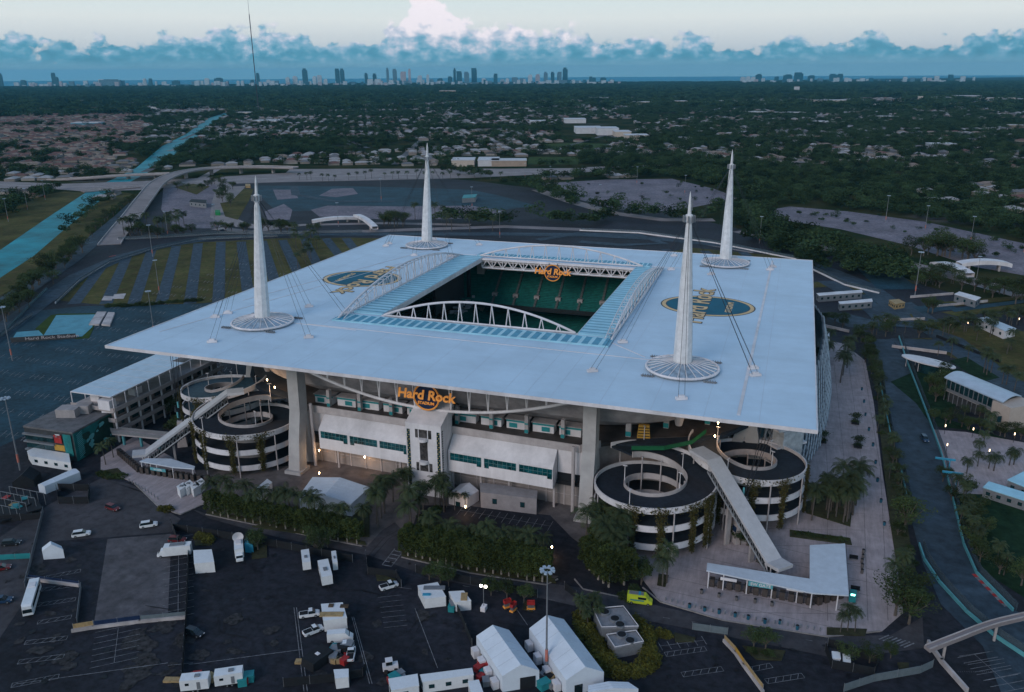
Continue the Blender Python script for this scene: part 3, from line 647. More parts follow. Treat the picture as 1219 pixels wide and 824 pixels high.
# columns
def column(x, y, ox, oy, par):
    mb = MB(); nx, ny = ox, oy
    def quad(cx, cy, w_, d_, z):   # w along tangent, d along outward (ox,oy)
        tx, ty = -ny, nx
        return [(cx+tx*a+nx*b_, cy+ty*a+ny*b_, z) for a, b_ in ((-w_/2, -d_/2), (w_/2, -d_/2), (w_/2, d_/2), (-w_/2, d_/2))]
    def loft(levels):
        vs = []; 
        for q in levels: vs += quad(*q)
        n = len(levels); mb.add(vs, [tuple(4*j+i for i in (0, 1, 5, 4)) if False else (4*j+i, 4*j+(i+1) % 4, 4*(j+1)+(i+1) % 4, 4*(j+1)+i) for j in range(n-1) for i in range(4)]+[(3, 2, 1, 0), (4*n-4, 4*n-3, 4*n-2, 4*n-1)])
    loft([(x+nx*4.0, y+ny*4.0, 4.2, 4.4, 0), (x+nx*2.5, y+ny*2.5, 4.0, 4.2, 12), (x+nx*.4, y+ny*.4, 3.9, 4.6, 21), (x, y, 3.9, 4.6, RZ-1.4)])
    loft([(x-nx*5.2, y-ny*5.2, 4.2, 4.0, 0), (x-nx*3.6, y-ny*3.6, 4.0, 3.4, 10), (x-nx*1.2, y-ny*1.2, 3.88, 3.2, 19.5)])
    mb.box((x+nx*4.2, y+ny*4.2, .6), (6.0, 6.0, 1.2))
    return mb.build('column', mat('column_concrete', (.40, .385, .385), .85, .1, .25, bump=.2), par)
for s in (-1, 1):
    for s2 in (-1, 1):
        column(s*49.5, s2*86, 0, s2, can); column(s*92, s2*49.5, s, 0, can)

# ---------------------------------------------------------------- stadium bowl
st = thing('stadium_bowl', 'grey concrete stadium bowl with green seating and white and grey outer walls under the canopy', 'stadium', (0, 0, 0))
def rr(hx, hy, r, z, cx=0.0, cy=8.0, n=8):
    out = []
    for qx, qy, a0 in ((1, 1, 0), (-1, 1, 90), (-1, -1, 180), (1, -1, 270)):
        for i in range(n+1):
            a = math.radians(a0+90*i/n); out.append((cx+qx*(hx-r)+r*math.cos(a), cy+qy*(hy-r)+r*math.sin(a), z))
    return out
def rings(mb, rs, close=True):
    n = len(rs[0]); vs = [p for r in rs for p in r]
    return mb.add(vs, [(j*n+i, (j+1)*n+i, (j+1)*n+(i+1) % n, j*n+(i+1) % n) for j in range(len(rs)-1) for i in range(n)])
rows = mat('seat_rows', (.010, .13, .115), .7, .2, .5, spec=.2)
def tier(h0, h1, z0, z1, r0, r1, n, name='seating_tier'):
    mb = MB(); rs = []
    for i in range(n):
        t = i/n; t2 = (i+1)/n; a = (h0[0]+(h1[0]-h0[0])*t, h0[1]+(h1[1]-h0[1])*t); c = (h0[0]+(h1[0]-h0[0])*t2, h0[1]+(h1[1]-h0[1])*t2); r = r0+(r1-r0)*t; z = z0+(z1-z0)*t
        rs.append(rr(a[0], a[1], r, z)); rs.append(rr(c[0], c[1], r+(r1-r0)/n, z))
    rings(mb, rs); return mb.build(name, rows, st)
tier((40, 64), (60, 84), 1.5, 12, 14, 30, 20)
tier((62, 62), (88, 82), 17, 33.5, 22, 40, 26)
mb = MB(); rings(mb, [rr(60, 84, 30, 12), rr(60, 84, 30, 13.8)]); mb.build('suite_wall', mat('suite_wall', (.09, .07, .06), .7, .4, .3), st)
mb = MB(); rings(mb, [rr(62, 62, 22, 15.2), rr(62, 62, 22, 17.4)]); mb.build('balcony_front', mat('balcony_dark', (.012, .02, .025), .6, .3, 1), st)
mb = MB(); mb.sheet([(p[0], p[1]) for p in rr(40, 64, 14, 0)], .3); mb.build('playing_field', mat('field_grass', (.03, .10, .03), .9, .1, .1), st)
# stairs of the far upper tier with their portals
mb = MB(); mp = MB()
for x in np.linspace(-38.5, 38.5, 8):
    for i in range(26):
        t = (i+.5)/26; y = 8+62+20*t; z = 17+16.5*i/26; 
        mb.box((x, y, z+.4), (1.1, .76, .6))
    mp.box((x, 75.2, 20.8), (2.6, 2.4, 2.0))
build_each(mb, 'aisle_steps', mat('aisle_grey', (.12, .14, .14), .8, .2, 1), st, 26); build_each(mp, 'portal', conc, st)
# outer shell of the upper bowl: raking concrete underside, wall and dark green screen
mb = MB(); rings(mb, [rr(78, 80, 34, 22.6), rr(86, 84.5, 37, 26), rr(88, 88, 38, 32)]); mb.build('raker_wall', mat('raker_concrete', (.40, .37, .38), .9, .2, .2), st)
mb = MB(); rings(mb, [rr(88, 88, 38, 32.02), rr(88.4, 88.4, 38, 34.4), rr(84, 84, 38, 34.4)]); mb.build('green_screen', mat('screen_green', (.01, .07, .05), .8, .3, .5), st)
mb = MB(); rings(mb, [rr(86, 82, 38, 33.4), rr(87.6, 87.6, 38, 33.6)]); mb.build('top_walkway', conc, st)
# concourse slab and the solid block below it
DZ = 20.2
deck_poly = [(-50, -82), (46, -85), (51, -80), (60, -73.5), (76, -66.5), (84, -62), (92, -50), (99, -46), (99, 60), (50, 100), (-50, 100), (-99, 60), (-99, -46), (-92, -50), (-85, -60), (-76, -66), (-60, -74), (-54, -79)]
deckd = mat('deck_dark', (.075, .062, .058), .7, .25, .2, spec=.3); mb = MB()
for q in ([(-50, -82), (46, -85), (51, -80), (60, -73.5), (76, -66.5), (84, -62), (90, -54), (-90, -54), (-85, -60), (-76, -66), (-60, -74), (-54, -79)], [(66, -53.9), (90, -53.9), (92, -50), (99, -46), (99, 60), (66, 60)], [(-66, -53.9), (-90, -53.9), (-92, -50), (-99, -46), (-99, 60), (-66, 60)], [(-99, 60.1), (-50, 100), (50, 100), (99, 60.1), (66, 60.1), (40, 90), (-40, 90), (-66, 60.1)]): mb.prism(q, DZ-1.2, DZ)
build_each(mb, 'concourse_deck', deckd, st)
core = [(-49, -76), (45, -79), (52, -72), (66, -62), (82, -50), (90, -30), (92, 60), (48, 94), (-48, 94), (-92, 60), (-90, -30), (-82, -50), (-66, -62), (-54, -72)]
mb = MB()
for (z0, z1) in ((0, DZ-1.3),):
    n = len(core)
    for i in range(n): a, c = core[i], core[(i+1) % n]; mb.add([(*a, z0), (*c, z0), (*c, z1), (*a, z1)], [(0, 1, 2, 3)])
mb.build('core_wall', conc, st)
# deck parapets
mb = MB()
def wall_path(mb, pts, z0, z1, th=.35):
    for a, c in zip(pts[:-1], pts[1:]):
        a = np.array(a[:2], float); c = np.array(c[:2], float); m = (a+c)/2; mb.box((m[0], m[1], (z0+z1)/2), (np.linalg.norm(c-a)+th*.9, th, z1-z0), math.atan2(c[1]-a[1], c[0]-a[0]))
wall_path(mb, [(-54, -79.2), (-50, -82.2), (46, -85.2), (51, -80.2)], DZ-1.4, DZ+1.0)
mb.build('deck_parapet', conc_l, st)
# concession stands with teal bands along the concourse
mb = MB(); mt = MB(); mr_ = MB(); md = MB()
for i, x in enumerate(np.arange(-45, 49, 8.6)):
    wv = 6.8; y = -76.2
    mb.box((x, y, DZ+1.5), (wv, 3, 3.0)); mt.box((x, y-1.55, DZ+2.6), (wv+.1, .12, .55)); mr_.box((x, y+.2, DZ+3.15), (wv+1.0, 4.0, .22))
    md.box((x+(.8 if i % 2 else -1.2), y-1.56, DZ+1.2), (2.6, .14, 1.5))
for i in range(9):
    t = i/8; x = 56+34*t; y = -62+40*t*t*.6-(0 if t < 1 else 0); a = .45+.8*t
    mb.box((x-4, y+6, DZ+1.6), (5.5, 4, 3.2), a); mt.box((x-4+2.1*math.sin(a), y+6-2.1*math.cos(a), DZ+2.8), (5.6, .14, .7), a); mr_.box((x-4, y+6.4, DZ+3.4), (6.6, 5.4, .28), a)
    mb.box((-x+4, y+6, DZ+1.6), (5.5, 4, 3.2), -a); mt.box((-x+4-2.1*math.sin(a), y+6-2.1*math.cos(a), DZ+2.8), (5.6, .14, .7), -a)
build_each(mb, 'concession_stand', white, st); build_each(mt, 'teal_band', teal, st); build_each(mr_, 'stand_roof', conc, st); build_each(md, 'serving_shutter', teal, st)
mb = MB(); mt = MB()
for x in np.arange(-42, 48, 11.6):
    mb.box((x, -79.3, DZ+3.0), (1.1, 1.4, 6.0)); mt.box((x, -80.02, DZ+.7), (1.15, .1, 1.2)); mt.box((x, -80.02, DZ+3.2), (1.15, .1, .5))
for s in (-1, 1):
    for x, y in ((58, -72), (68, -62), (80, -55), (86, -44), (86, -30)): mb.box((s*x, y, DZ+4), (1.6, 1.6, 8)); mt.box((s*x, y-.85, DZ+1), (1.65, .1, 1.5))
build_each(mb, 'concourse_column', conc_l, st); build_each(mt, 'column_teal_band', teal, st)
# near facade: wall, projecting glazed gallery, sloping white roof, entrance tower
def FY(x): return -88-.042*x
def quadY(mb, x0, x1, z0, z1, off): mb.add([(x0, FY(x0)+off, z0), (x1, FY(x1)+off, z0), (x1, FY(x1)+off, z1), (x0, FY(x0)+off, z1)], [(0, 1, 2, 3)])
def fbox(mb, x0, x1, y0, y1, z0, z1):
    mb.prism([(x0, FY(x0)+y0), (x1, FY(x1)+y0), (x1, FY(x1)+y1), (x0, FY(x0)+y1)], z0, z1)
mb = MB(); fbox(mb, -50, 47, 5.6, 7.2, 0, 7.6); fbox(mb, -36, 28, 5.6, 7.2, 7.6, 9.2); mb.build('facade_wall', mat('panel_concrete', (.30, .265, .255), .9, .12, .3), st)
mb = MB()
for x in np.arange(-46, 47, 5.8): fbox(mb, x, x+.35, 5.35, 5.6, 0, 9.0)
fbox(mb, -50, 47, 5.4, 5.6, 3.7, 3.85); build_each(mb, 'wall_pilaster', conc_l, st)
mb = MB(); md = MB()
fbox(mb, -50, -42.7, 5.0, 6.2, 11.2, DZ-1.2); fbox(mb, 39.2, 47, 5.0, 6.2, 11.2, DZ-1.2)
for (x0, x1) in ((-42.6, -9.3), (4.6, 39.0)):
    # gallery box with a sloping top
    pf = [(FY(x0), FY(x1))]
    v = []
    for x in (x0, x1): v += [(x, FY(x), 7.8), (x, FY(x), 14.6), (x, FY(x)+5.4, DZ-1.0), (x, FY(x)+5.4, 8.6)]
    mb.add(v, [(0, 3, 2, 1), (4, 5, 6, 7), (0, 1, 5, 4), (1, 2, 6, 5), (0, 4, 7, 3)])
build_each(mb, 'gallery', white, st)
mb = MB(); mf = MB()
for (x0, x1, parts) in ((-42.6, -9.3, 3), (4.6, 39.0, 3)):
    Lx = (x1-x0)/parts
    for q in range(parts):
        a, c = x0+q*Lx+.8, x0+(q+1)*Lx-.25; fbox(mb, a, c, -.06, .1, 11.7, 14.1)
        if q != 1 or True: fbox(mb, (a if q % 2 else c-1.5), (a+1.5 if q % 2 else c), -.06, .1, 10.9, 11.7)
        mb.pc[-2] = (mb.pc[-2][0], mb.pc[-1][1], mb.pc[-2][2], mb.pc[-1][3]); mb.pc.pop(); f_0 = len(mf.pc)
        nn_ = 7
        for i in range(nn_+1): xx = a+(c-a)*i/nn_; fbox(mf, xx-.045, xx+.045, -.14, -.02, 11.7, 14.1)
        fbox(mf, a, c, -.13, -.02, 12.82, 12.9)
for g_, w_ in enumerate(build_each(mb, 'gallery_window', tealg, st)):
    q = mf.pc[g_*9:g_*9+9]; sub = MB(); sub.v = mf.v[q[0][0]:q[-1][1]]; sub.f = [tuple(t-q[0][0] for t in f) for f in mf.f[q[0][2]:q[-1][3]]]; sub.mi = [0]*len(sub.f); sub.build('window_frame', mat('frame_teal', (.10, .20, .21), .6, .1, 1), w_)
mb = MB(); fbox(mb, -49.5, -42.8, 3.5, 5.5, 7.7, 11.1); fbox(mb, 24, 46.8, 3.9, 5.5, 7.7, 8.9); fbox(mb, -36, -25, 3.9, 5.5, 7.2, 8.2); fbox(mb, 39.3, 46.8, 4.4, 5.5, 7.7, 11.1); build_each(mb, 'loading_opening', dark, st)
mb = MB()
for x in (-37.5, 4.9, 14.5, 24, 38.6, -14): mb.box((x, FY(x)+3.0, 3.9), (.6, .6, 7.8))
mb.cyl((-46, -84.5), .55, 0, DZ+2.5, 10); mb.cyl((44.7, -87.6), .55, 0, DZ+1.5, 10)
build_each(mb, 'facade_post', conc_l, st)
mb = MB(); v = []
tx0, tx1, ty0, ty1 = -7.6, 4.3, -92.3, -83.5
mb.prism([(tx0, ty0), (tx1, ty0), (tx1, ty1), (tx0, ty1)], 0, 24.4)
mb.add([(tx0, ty0, 24.4), (tx1, ty0, 24.4), (tx1, ty1+1.5, 28.6), (tx0, ty1+1.5, 28.6), (tx0, ty1+1.5, 24.4), (tx1, ty1+1.5, 24.4)], [(0, 1, 2, 3), (0, 3, 4), (1, 5, 2), (3, 2, 5, 4)])
mb.build('entrance_tower', white, st)
mb = MB(); mg = MB(); my = MB(); ml = MB()
for x in (tx0+.95, tx1-.95):
    mb.box((x, ty0-.05, 12.6), (.95, .14, 19.5))
    for i in range(26): my.box((x+.25*(1 if i % 2 else -1), ty0-.14, 3.4+i*.74), (.38, .06, .3))
for i in range(24): mb.box((tx1+.05, ty0+.9, 4+i*.8), (.1, .7, .5))
tws = build_each(mb, 'tower_window', glass, st) if False else None
for i_, w_ in enumerate(build_each(mb, 'tower_window', glass, st)[:2]):
    q = my.pc[i_*26:i_*26+26]; sub = MB(); sub.v = my.v[q[0][0]:q[-1][1]]; sub.f = [tuple(t-q[0][0] for t in f) for f in my.f[q[0][2]:q[-1][3]]]; sub.mi = [0]*len(sub.f); sub.build('lit_blind', mat('amber_glass', (.45, .33, .12), .5, .2, 1), w_)
for z0, z1 in ((19.8, 22.6), (8.6, 11.4)):
    mg.box(((tx0+tx1)/2, ty0-.03, (z0+z1)/2), (5.4, .12, z1-z0))
mg.box(((tx0+tx1)/2, ty0-.03, 15.4), (2.6, .12, 7.0)); build_each(mg, 'tower_opening', mat('opening_grey', (.10, .09, .09), .8, .5, .6), st)
mb = MB()
for z in (19.4, 11.8): mb.cyl(((tx0+tx1)/2, ty0-.2), 1.5, z-.4, z+.5, 16)
for x in (-3.2, -.1): mb.box((x, ty0-.12, 21.2), (.25, .2, 2.8)); mb.box((x, ty0-.12, 10), (.25, .2, 2.8))
build_each(mb, 'tower_balcony', white, st)
# perforated curved screen on the right flank
mesh_m = mat('perforated_screen', (.34, .38, .44), .5, .15, .3, metal=.2)
mb = MB(); mk = MB(); ctrl = [(100, -50), (107, -45), (112, -34), (116, -18), (119, 6), (121, 34), (121, 62), (117, 84), (108, 98)]
nz_ = 5; n = len(ctrl)
for i in range(n-1):
    for k in range(4):
        for j in range(nz_):
            def pt(t, z): 
                a = np.array(ctrl[i], float); c = np.array(ctrl[i+1], float); q = a+(c-a)*t; d = np.array([-5.0, 2.0])*(z/26.0)**1.5; return (q[0]+d[0], q[1]+d[1], z)
            z0, z1 = 1+25*j/nz_, 1+25*(j+1)/nz_; t0, t1 = k/4, (k+1)/4
            for A, B_ in (((t0, z0), (t1, z1)), ((t1, z0), (t0, z1))): mb.tube(pt(*A), pt(*B_), .38, 4)
        if k % 1 == 0: mk.add([tuple(np.array(pt(k/4, 1))+[-.8, 0, 0]), tuple(np.array(pt((k+1)/4, 1))+[-.8, 0, 0]), tuple(np.array(pt((k+1)/4, 26))+[-.8, 0, 0]), tuple(np.array(pt(k/4, 26))+[-.8, 0, 0])], [(0, 1, 2, 3)])
mb.build('lattice_screen', mesh_m, st); mk.build('screen_glazing', mat('screen_glazing', (.04, .10, .14), .25, .3, .4, spec=.5), st)
mb = MB(); 
for j in range(4): mb.box((103, -48, 3+j*5.8), (12, 9, .6), .75)
build_each(mb, 'flank_floor', white, st); mb = MB(); mb.box((104.5, -50, 13), (8, 5, 14), .75); mb.build('flank_glass', mat('bright_glass', (.55, .58, .62), .15, .2, .5, spec=.7), st)
# big screens and gear seen through the opening
mb = MB(); mb.box((-48.5, 40, 29), (1.2, 34, 12)); mb.box((-47.5, 62.3, 29), (1.6, 1.6, 14)); mb.build('video_board', dark, st)
mb = MB()
for k in range(26): mb.box((-46+rng.random()*5, 34+rng.random()*26, 20.5+rng.random()*3), (.6+rng.random()*2.2, .5+rng.random()*1.5, .4+rng.random()*1.2), rng.random())
build_each(mb, 'equipment_rack', steel, st)
# suites seen under the far upper tier
mb = MB()
for k in range(44): mb.box((-43+k*2, 91.6, 14.4), (1.1, .2, .9))
build_each(mb, 'suite_front', conc, st)
# lit lamps on the concourse
def lamp_pt(loc, lab, rad=.35, m=lampm, e=0):
    mb = MB(); mb.cyl((0, 0), .08, -.5, 0, 6); mb.cyl((0, 0), rad*.7, 0, rad*.7, 8, rad*.35)
    o = mb.build('wall_lamp', m); o.location = loc; tag(o, lab, 'lamp', 'lit lamps on the concourse and loading court')
    if e:
        l = bpy.data.lights.new('lamp_light', 'POINT'); l.energy = e; l.color = (1, .62, .32); l.shadow_soft_size = .3; q = bpy.data.objects.new('lamp_light', l); COL.objects.link(q); q.location = (loc[0], loc[1], loc[2]-.8)
for (x, y, z, s, e_) in ((855, 503, DZ+6, 'glowing lamp over the upper concourse beside the far right spiral ramp', 900), (851, 519, DZ+4, 'glowing lamp lower down beside the curved wall of the far right ramp', 900), (318, 452, DZ+5, 'glowing lamp behind the left column above the ramp deck', 700), (327, 461, DZ+4, 'glowing lamp on the blue deck left of the near column', 900),
    (380, 536, 6.5, 'small lit lamp on the wall right of the left column', 500), (434, 544, 6, 'small lit lamp on the concrete wall under the glazed gallery', 500), (380, 563, 4.5, 'small lit lamp above the white court tent', 500), (554, 603, 3.4, 'amber lamp on a short post by the court car park', 300), (657, 651, 3.4, 'amber lamp at the end of the court car park', 300), (808, 563, 10, 'lit lamp on the inner rim of the near right spiral ramp', 400)):
    lamp_pt(G(x, y, z), s, .36, lampm, e_*.3)
def arch_sign(org, sc_, label, y_in=1):
    o = thing('stadium_sign', label, 'sign', org)
    x, y, z = org; n = 40
    mb = MB(); mb.add([(x+5.0*sc_*math.cos(2*math.pi*i/n), y+d, z+5.0*sc_*math.sin(2*math.pi*i/n)) for d in (-.25, .25) for i in range(n)], [tuple(range(n)), tuple(range(n, 2*n))[::-1]]+[(i, n+i, n+(i+1) % n, (i+1) % n) for i in range(n)])
    mb.build('sign_disc', navy, o)
    mb = MB(); mb.path([(x+5.1*sc_*math.cos(2*math.pi*i/n), y-.3, z+5.1*sc_*math.sin(2*math.pi*i/n)) for i in range(n+1)], .36*sc_, 6); mb.build('sign_rim', orange, o)
    mb = MB(); put_text(mb, 'Hard Rock', 5.3*sc_, (x, y-.9, z+.9*sc_), (1, 0, 0), (0, 0, 1), .18, .10, .15, 1.0)
    put_text(mb, 'STADIUM', 1.6*sc_, (x, y-.7, z-2.3*sc_), (1, 0, 0), (0, 0, 1), .1, .03); mb.build('sign_lettering', mat('sign_orange', (.75, .30, .07), .5, .05, 1, emit=.1), o)
    mb = MB(); mb.tube((x-2, y+.5, z-4*sc_), (x-2, y+.5, z+6*sc_), .15); mb.tube((x+2, y+.5, z-4*sc_), (x+2, y+.5, z+6*sc_), .15); build_each(mb, 'sign_bracket', steel, o)
c0 = atY(508, 472.5, -87.4); arch_sign(c0, .82, 'round navy and orange stadium sign hanging below the front edge of the roof')
c0 = atY(658, 325, OY1-2); arch_sign(c0, .74, 'round navy and orange stadium sign hung on the far truss inside the roof opening')
# ---------------------------------------------------------------- spiral ramps
def ramp(cx, cy, a0, dr, turns, label, R0=9.0, R1=17.0, vines=(), surf=deckm, lamps=True):
    o = thing('spiral_ramp', label, 'spiral ramp', (cx, cy, 0), 0, 'spiral pedestrian ramps at the stadium corners')
    nseg = int(turns*56)
    def zz(t): return 20.1-5.5*t-(1.9*min(1, t/.3))*(1 if t > 0 else 0)
    def pt(t, r, dz=0): a = a0+dr*2*math.pi*t; return (cx+r*math.cos(a), cy+r*math.sin(a), zz(t)+dz)
    T = [turns*i/nseg for i in range(nseg+1)]
    def loft(mb, prof):   # profile of (r, dz), closed
        vs = []; m = len(prof)
        for t in T:
            for r, dz in prof: vs.append(pt(t, r, dz))
        fs = []
        for i in range(nseg):
            for j in range(m):
                q = (i*m+j, i*m+(j+1) % m, (i+1)*m+(j+1) % m, (i+1)*m+j); fs.append(q if dr > 0 else q[::-1])
        fs += [tuple(range(m)), tuple(range(nseg*m, nseg*m+m))[::-1]]
        mb.add(vs, fs); return mb
    loft(MB(), [(R0, 0), (R1, 0), (R1, -.55), (R0, -.55)]).build('ramp_deck', surf, o)
    loft(MB(), [(R1+.02, 1.05), (R1+.4, 1.05), (R1+.4, -.75), (R1+.02, -.75)]).build('outer_parapet', white, o)
    loft(MB(), [(R0-.4, 1.0), (R0-.02, 1.0), (R0-.02, -.8), (R0-.4, -.8)]).build('inner_parapet', conc_l, o)
    def ztop(a, r):      # highest deck at this bearing
        t = ((a-a0)*dr/(2*math.pi)) % 1.0; return zz(t)
    for i in range(9):
        a = 2*math.pi*(i+.4)/9; h = ztop(a, R1); 
        mb = MB(); mb.cyl((cx+(R1+.75)*math.cos(a), cy+(R1+.75)*math.sin(a)), .2, 0, h-.3, 8); mb.build('ramp_column', conc_l, o)
    for i in range(9):
        a = 2*math.pi*(i+.2)/9; h = ztop(a, R0); mb = MB(); mb.cyl((cx+(R0-.8)*math.cos(a), cy+(R0-.8)*math.sin(a)), .2, 0, h-.3, 8); mb.build('inner_column', conc_l, o)
    if lamps:
        for i in range(5):
            a = 2*math.pi*(i+.55)/5; h = ztop(a, R1); r = R1+.2 if i % 2 else R0-.2; mb = MB()
            mb.cyl((cx+r*math.cos(a), cy+r*math.sin(a)), .13, h, h+5.5, 6, .09); mb.box((cx+r*math.cos(a), cy+r*math.sin(a), h+5.6), (1.3, .35, .14), a); mb.build('lamp_post', white, o)
    vr = random.Random(int(cx*10))
    for a in vines:
        mb = MB(); h = ztop(a, R1); 
        for k in range(1500):
            t = vr.random(); aa = a+vr.gauss(0, .055-.03*min(1, t*2)+.05*(t < .12)); r = R1+.55+abs(vr.gauss(0, .28)); z = h+1.2-t*h*.95+vr.gauss(0, .3)
            x, y = cx+r*math.cos(aa), cy+r*math.sin(aa); s_ = .25+vr.random()*.4; d1 = Vector((vr.gauss(0, 1), vr.gauss(0, 1), vr.gauss(0, 1))).normalized()*s_; d2 = Vector((vr.gauss(0, 1), vr.gauss(0, 1), vr.gauss(0, 1))).normalized()*s_
            mb.add([(x, y, z), (x+d1.x, y+d1.y, z+d1.z), (x+d2.x, y+d2.y, z+d2.z)], [(0, 1, 2)])
        mb.build('climbing_vine', vine, o)
    return o
D = math.radians
ramp(69.3, -89.0, D(150), -1, 3.05, 'near right spiral ramp with vines, beside the right column', vines=(D(-75), D(-45), D(-22), D(-28), D(-100)))
ramp(93.0, -67.5, D(165), 1, 2.95, 'far right spiral ramp under the right corner of the roof', vines=(D(-80), D(-50), D(-5), D(-110)))
ramp(-72.3, -84.4, D(30), 1, 3.05, 'near left spiral ramp with hanging vines, beside the left column', vines=(D(-130), D(-105), D(-70), D(-40), D(-160)))
ramp(-94.0, -66.0, D(15), -1, 2.95, 'far left spiral ramp half hidden behind the slanting escalator roof', R0=7.5, R1=15.5, vines=(D(-60), D(-90), D(-140)), surf=mat('blue_grey_deck', (.03, .07, .10), .7, .2, .8))
for s, nm in ((1, 'dark asphalt landing joining the right spiral ramps to the concourse'), (-1, 'dark blue landing joining the left spiral ramps to the concourse')):
    mb = MB(); mb.prism([(s*54, -79.5), (s*60, -73.8), (s*76, -66.8), (s*84, -62.3), (s*91, -50.4), (s*93, -50.5), (s*86.5, -61), (s*77, -70.5), (s*72, -73.4), (s*62, -77)], DZ-1.25, DZ-.05)
    tag(mb.build('ramp_landing', deckm), nm, 'landing')
# green sponsor barrier on the right landing
mb = MB(); pts = [G(752, 536, 20.2), G(790, 536, 20.2), G(823, 529, 20.2), G(840, 516, 20.2)]; wall_path(mb, pts, DZ+.05, DZ+1.35, .25)
tag(mb.build('barrier', mat('green_board', (.012, .11, .045), .5, .1, 1)), 'long green banner barrier round the top of the right ramps', 'barrier')
o = thing('jersey_replica', 'small yellow striped inflatable at the concourse behind the right column', 'inflatable', G(766, 521, 20.2)); x, y, z = G(766, 521, 20.2)
mb = MB(); mb.box((x, y, z+2.2), (4, 1.5, 4.2), .2, .8); mb.build('body', mat('mustard', (.45, .25, .04), .6, .1, 1), o); mb = MB()
for k in range(4): mb.box((x, y-.02, z+.8+k*.9), (3.6-.1*k, 1.7, .2), .2)
mb.build('stripes', dark, o)
# ---------------------------------------------------------------- covered escalators
def escal(top, knee, bot, wd, label):
    o = thing('covered_escalator', label, 'escalator', (bot[0], bot[1], 0), 0, 'covered escalators running up to the concourse'); P = [np.array(top, float), np.array(knee, float), np.array(bot, float)]
    mb = MB(); u = (P[2]-P[1]); u[2] = 0; u /= np.linalg.norm(u); nv = np.array([-u[1], u[0], 0])*wd/2
    end = P[2]+u*4+np.array([0, 0, .3])
    vs = []
    for q in (P[0], P[1], P[2], end): vs += [q+nv, q-nv, q-nv-[0, 0, .9], q+nv-[0, 0, .9]]
    mb.add(vs, [(i*4+j, i*4+(j+1) % 4, i*4+4+(j+1) % 4, i*4+4+j) for i in range(3) for j in range(4)]+[(3, 2, 1, 0), (12, 13, 14, 15)])
    mb.build('escalator_roof', mat('escal_roof', (.46, .45, .47), .5, .08, .5), o)
    for s in (-.8, .8):
        mb = MB(); n = 22
        def q_(t, dz): c = P[1]+(P[2]-P[1])*t+nv*s; return (c[0], c[1], c[2]+dz)
        mb.path([q_(0, -3.6), q_(1, -3.6)], .28); mb.path([q_(0, -1), q_(1, -1)], .18)
        for i in range(n): mb.tube(q_(i/n, -3.6), q_((i+.5)/n, -1), .1, 4); mb.tube(q_((i+.5)/n, -1), q_((i+1)/n, -3.6), .1, 4)
        mb.build('side_truss', steel, o)
    mb = MB(); n = 40
    for i in range(n):
        c = P[1]+(P[2]-P[1])*((i+.5)/n); st_ = np.linalg.norm((P[2]-P[1])[:2])/n; mb.box((c[0], c[1], c[2]-3.9), (st_+.02, wd*.75, .55), math.atan2(u[1], u[0]))
    mb.build('moving_steps', dark, o)
    mb = MB()
    for s in (-1, 1):
        for k in (-1, 1): b_ = P[2]+nv*s*.85+u*k*1.0; mb.tube((*(P[2]+nv*s*.4)[:2], 0), (b_[0], b_[1], b_[2]-.8), .2, 6)
    build_each(mb, 'forked_leg', white, o)
    mb = MB()
    for t in (.3, .68): c = P[1]+(P[2]-P[1])*t; mb.box((c[0], c[1], (c[2]-4)/2), (.7, wd*.3, c[2]-4), math.atan2(u[1], u[0]))
    build_each(mb, 'pier', conc, o)
escal(G(829, 533, 24.5), G(850, 546, 23.5), G(922, 667, 5.2), 5.0, 'long slanting covered escalator down to the plaza between the right spiral ramps')
escal(G(290, 464, 24.5), G(270, 466, 23.5), G(173, 538, 5.6), 4.6, 'long slanting covered escalator down to the left gate in front of the left ramps')
# stay tie-downs at the two roof corners
for (px, py), (rx, ry), lab in (((878, 645), (99, -89), 'tapered concrete cable anchor on the plaza beside the right escalator'), ((218, 531), (-98, -86), 'tapered concrete cable anchor beside the left spiral ramp')):
    g = G(px, py); o = thing('cable_pylon', lab, 'anchor block', (g[0], g[1], .2)); mb = MB(); mb.box((g[0], g[1], 5), (3.4, 3.4, 9.6), .6, .5); mb.build('pedestal', conc_l, o)
    mb = MB(); mb.box((g[0], g[1], 4.4), (2.9, 2.0, 1.6), .6); mb.build('plaque', navy, o); mb = MB()
    for q in range(4): mb.tube((g[0]+(q-1.5)*.35, g[1], 9.5), (rx+(q % 2)*2.2-(q//2)*1.4, ry+(q % 2)*.8, RZ-1.4), .09, 5)
    build_each(mb, 'tie_cable', cab, o)
    mb = MB(); 
    for k in range(2): mb.box((g[0]+(k-.5)*.8, g[1], 12+4*k), (.5, .5, 2.2))
    build_each(mb, 'cable_clamp', tealL, o)
# ---------------------------------------------------------------- long building on the left with the glazed roof
ob = thing('concourse_building', 'long beige four storey building with a pale blue canopy roof at far left', 'building', (-133, -64, 0))
bx0, bx1, by0, by1 = -143, -123.5, -90.5, -30
mb = MB()
for i, z in enumerate((4.3, 8.2, 12.2)): mb.box(((bx0+bx1)/2, (by0+by1)/2, z), (bx1-bx0, by1-by0, .5))
build_each(mb, 'floor_slab', conc_l, ob)
mb = MB()
for z in (4.3, 8.2, 12.2):
    mb.box((bx1+.15, (by0+by1)/2, z+.45), (.3, by1-by0, 1.5)); mb.box(((bx0+bx1)/2, by0-.15, z+.45), (bx1-bx0, .3, 1.5))
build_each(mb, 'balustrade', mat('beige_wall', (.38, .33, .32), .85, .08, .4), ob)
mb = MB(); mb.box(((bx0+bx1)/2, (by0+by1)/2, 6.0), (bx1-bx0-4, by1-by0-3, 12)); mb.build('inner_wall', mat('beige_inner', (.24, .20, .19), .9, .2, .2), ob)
mb = MB()
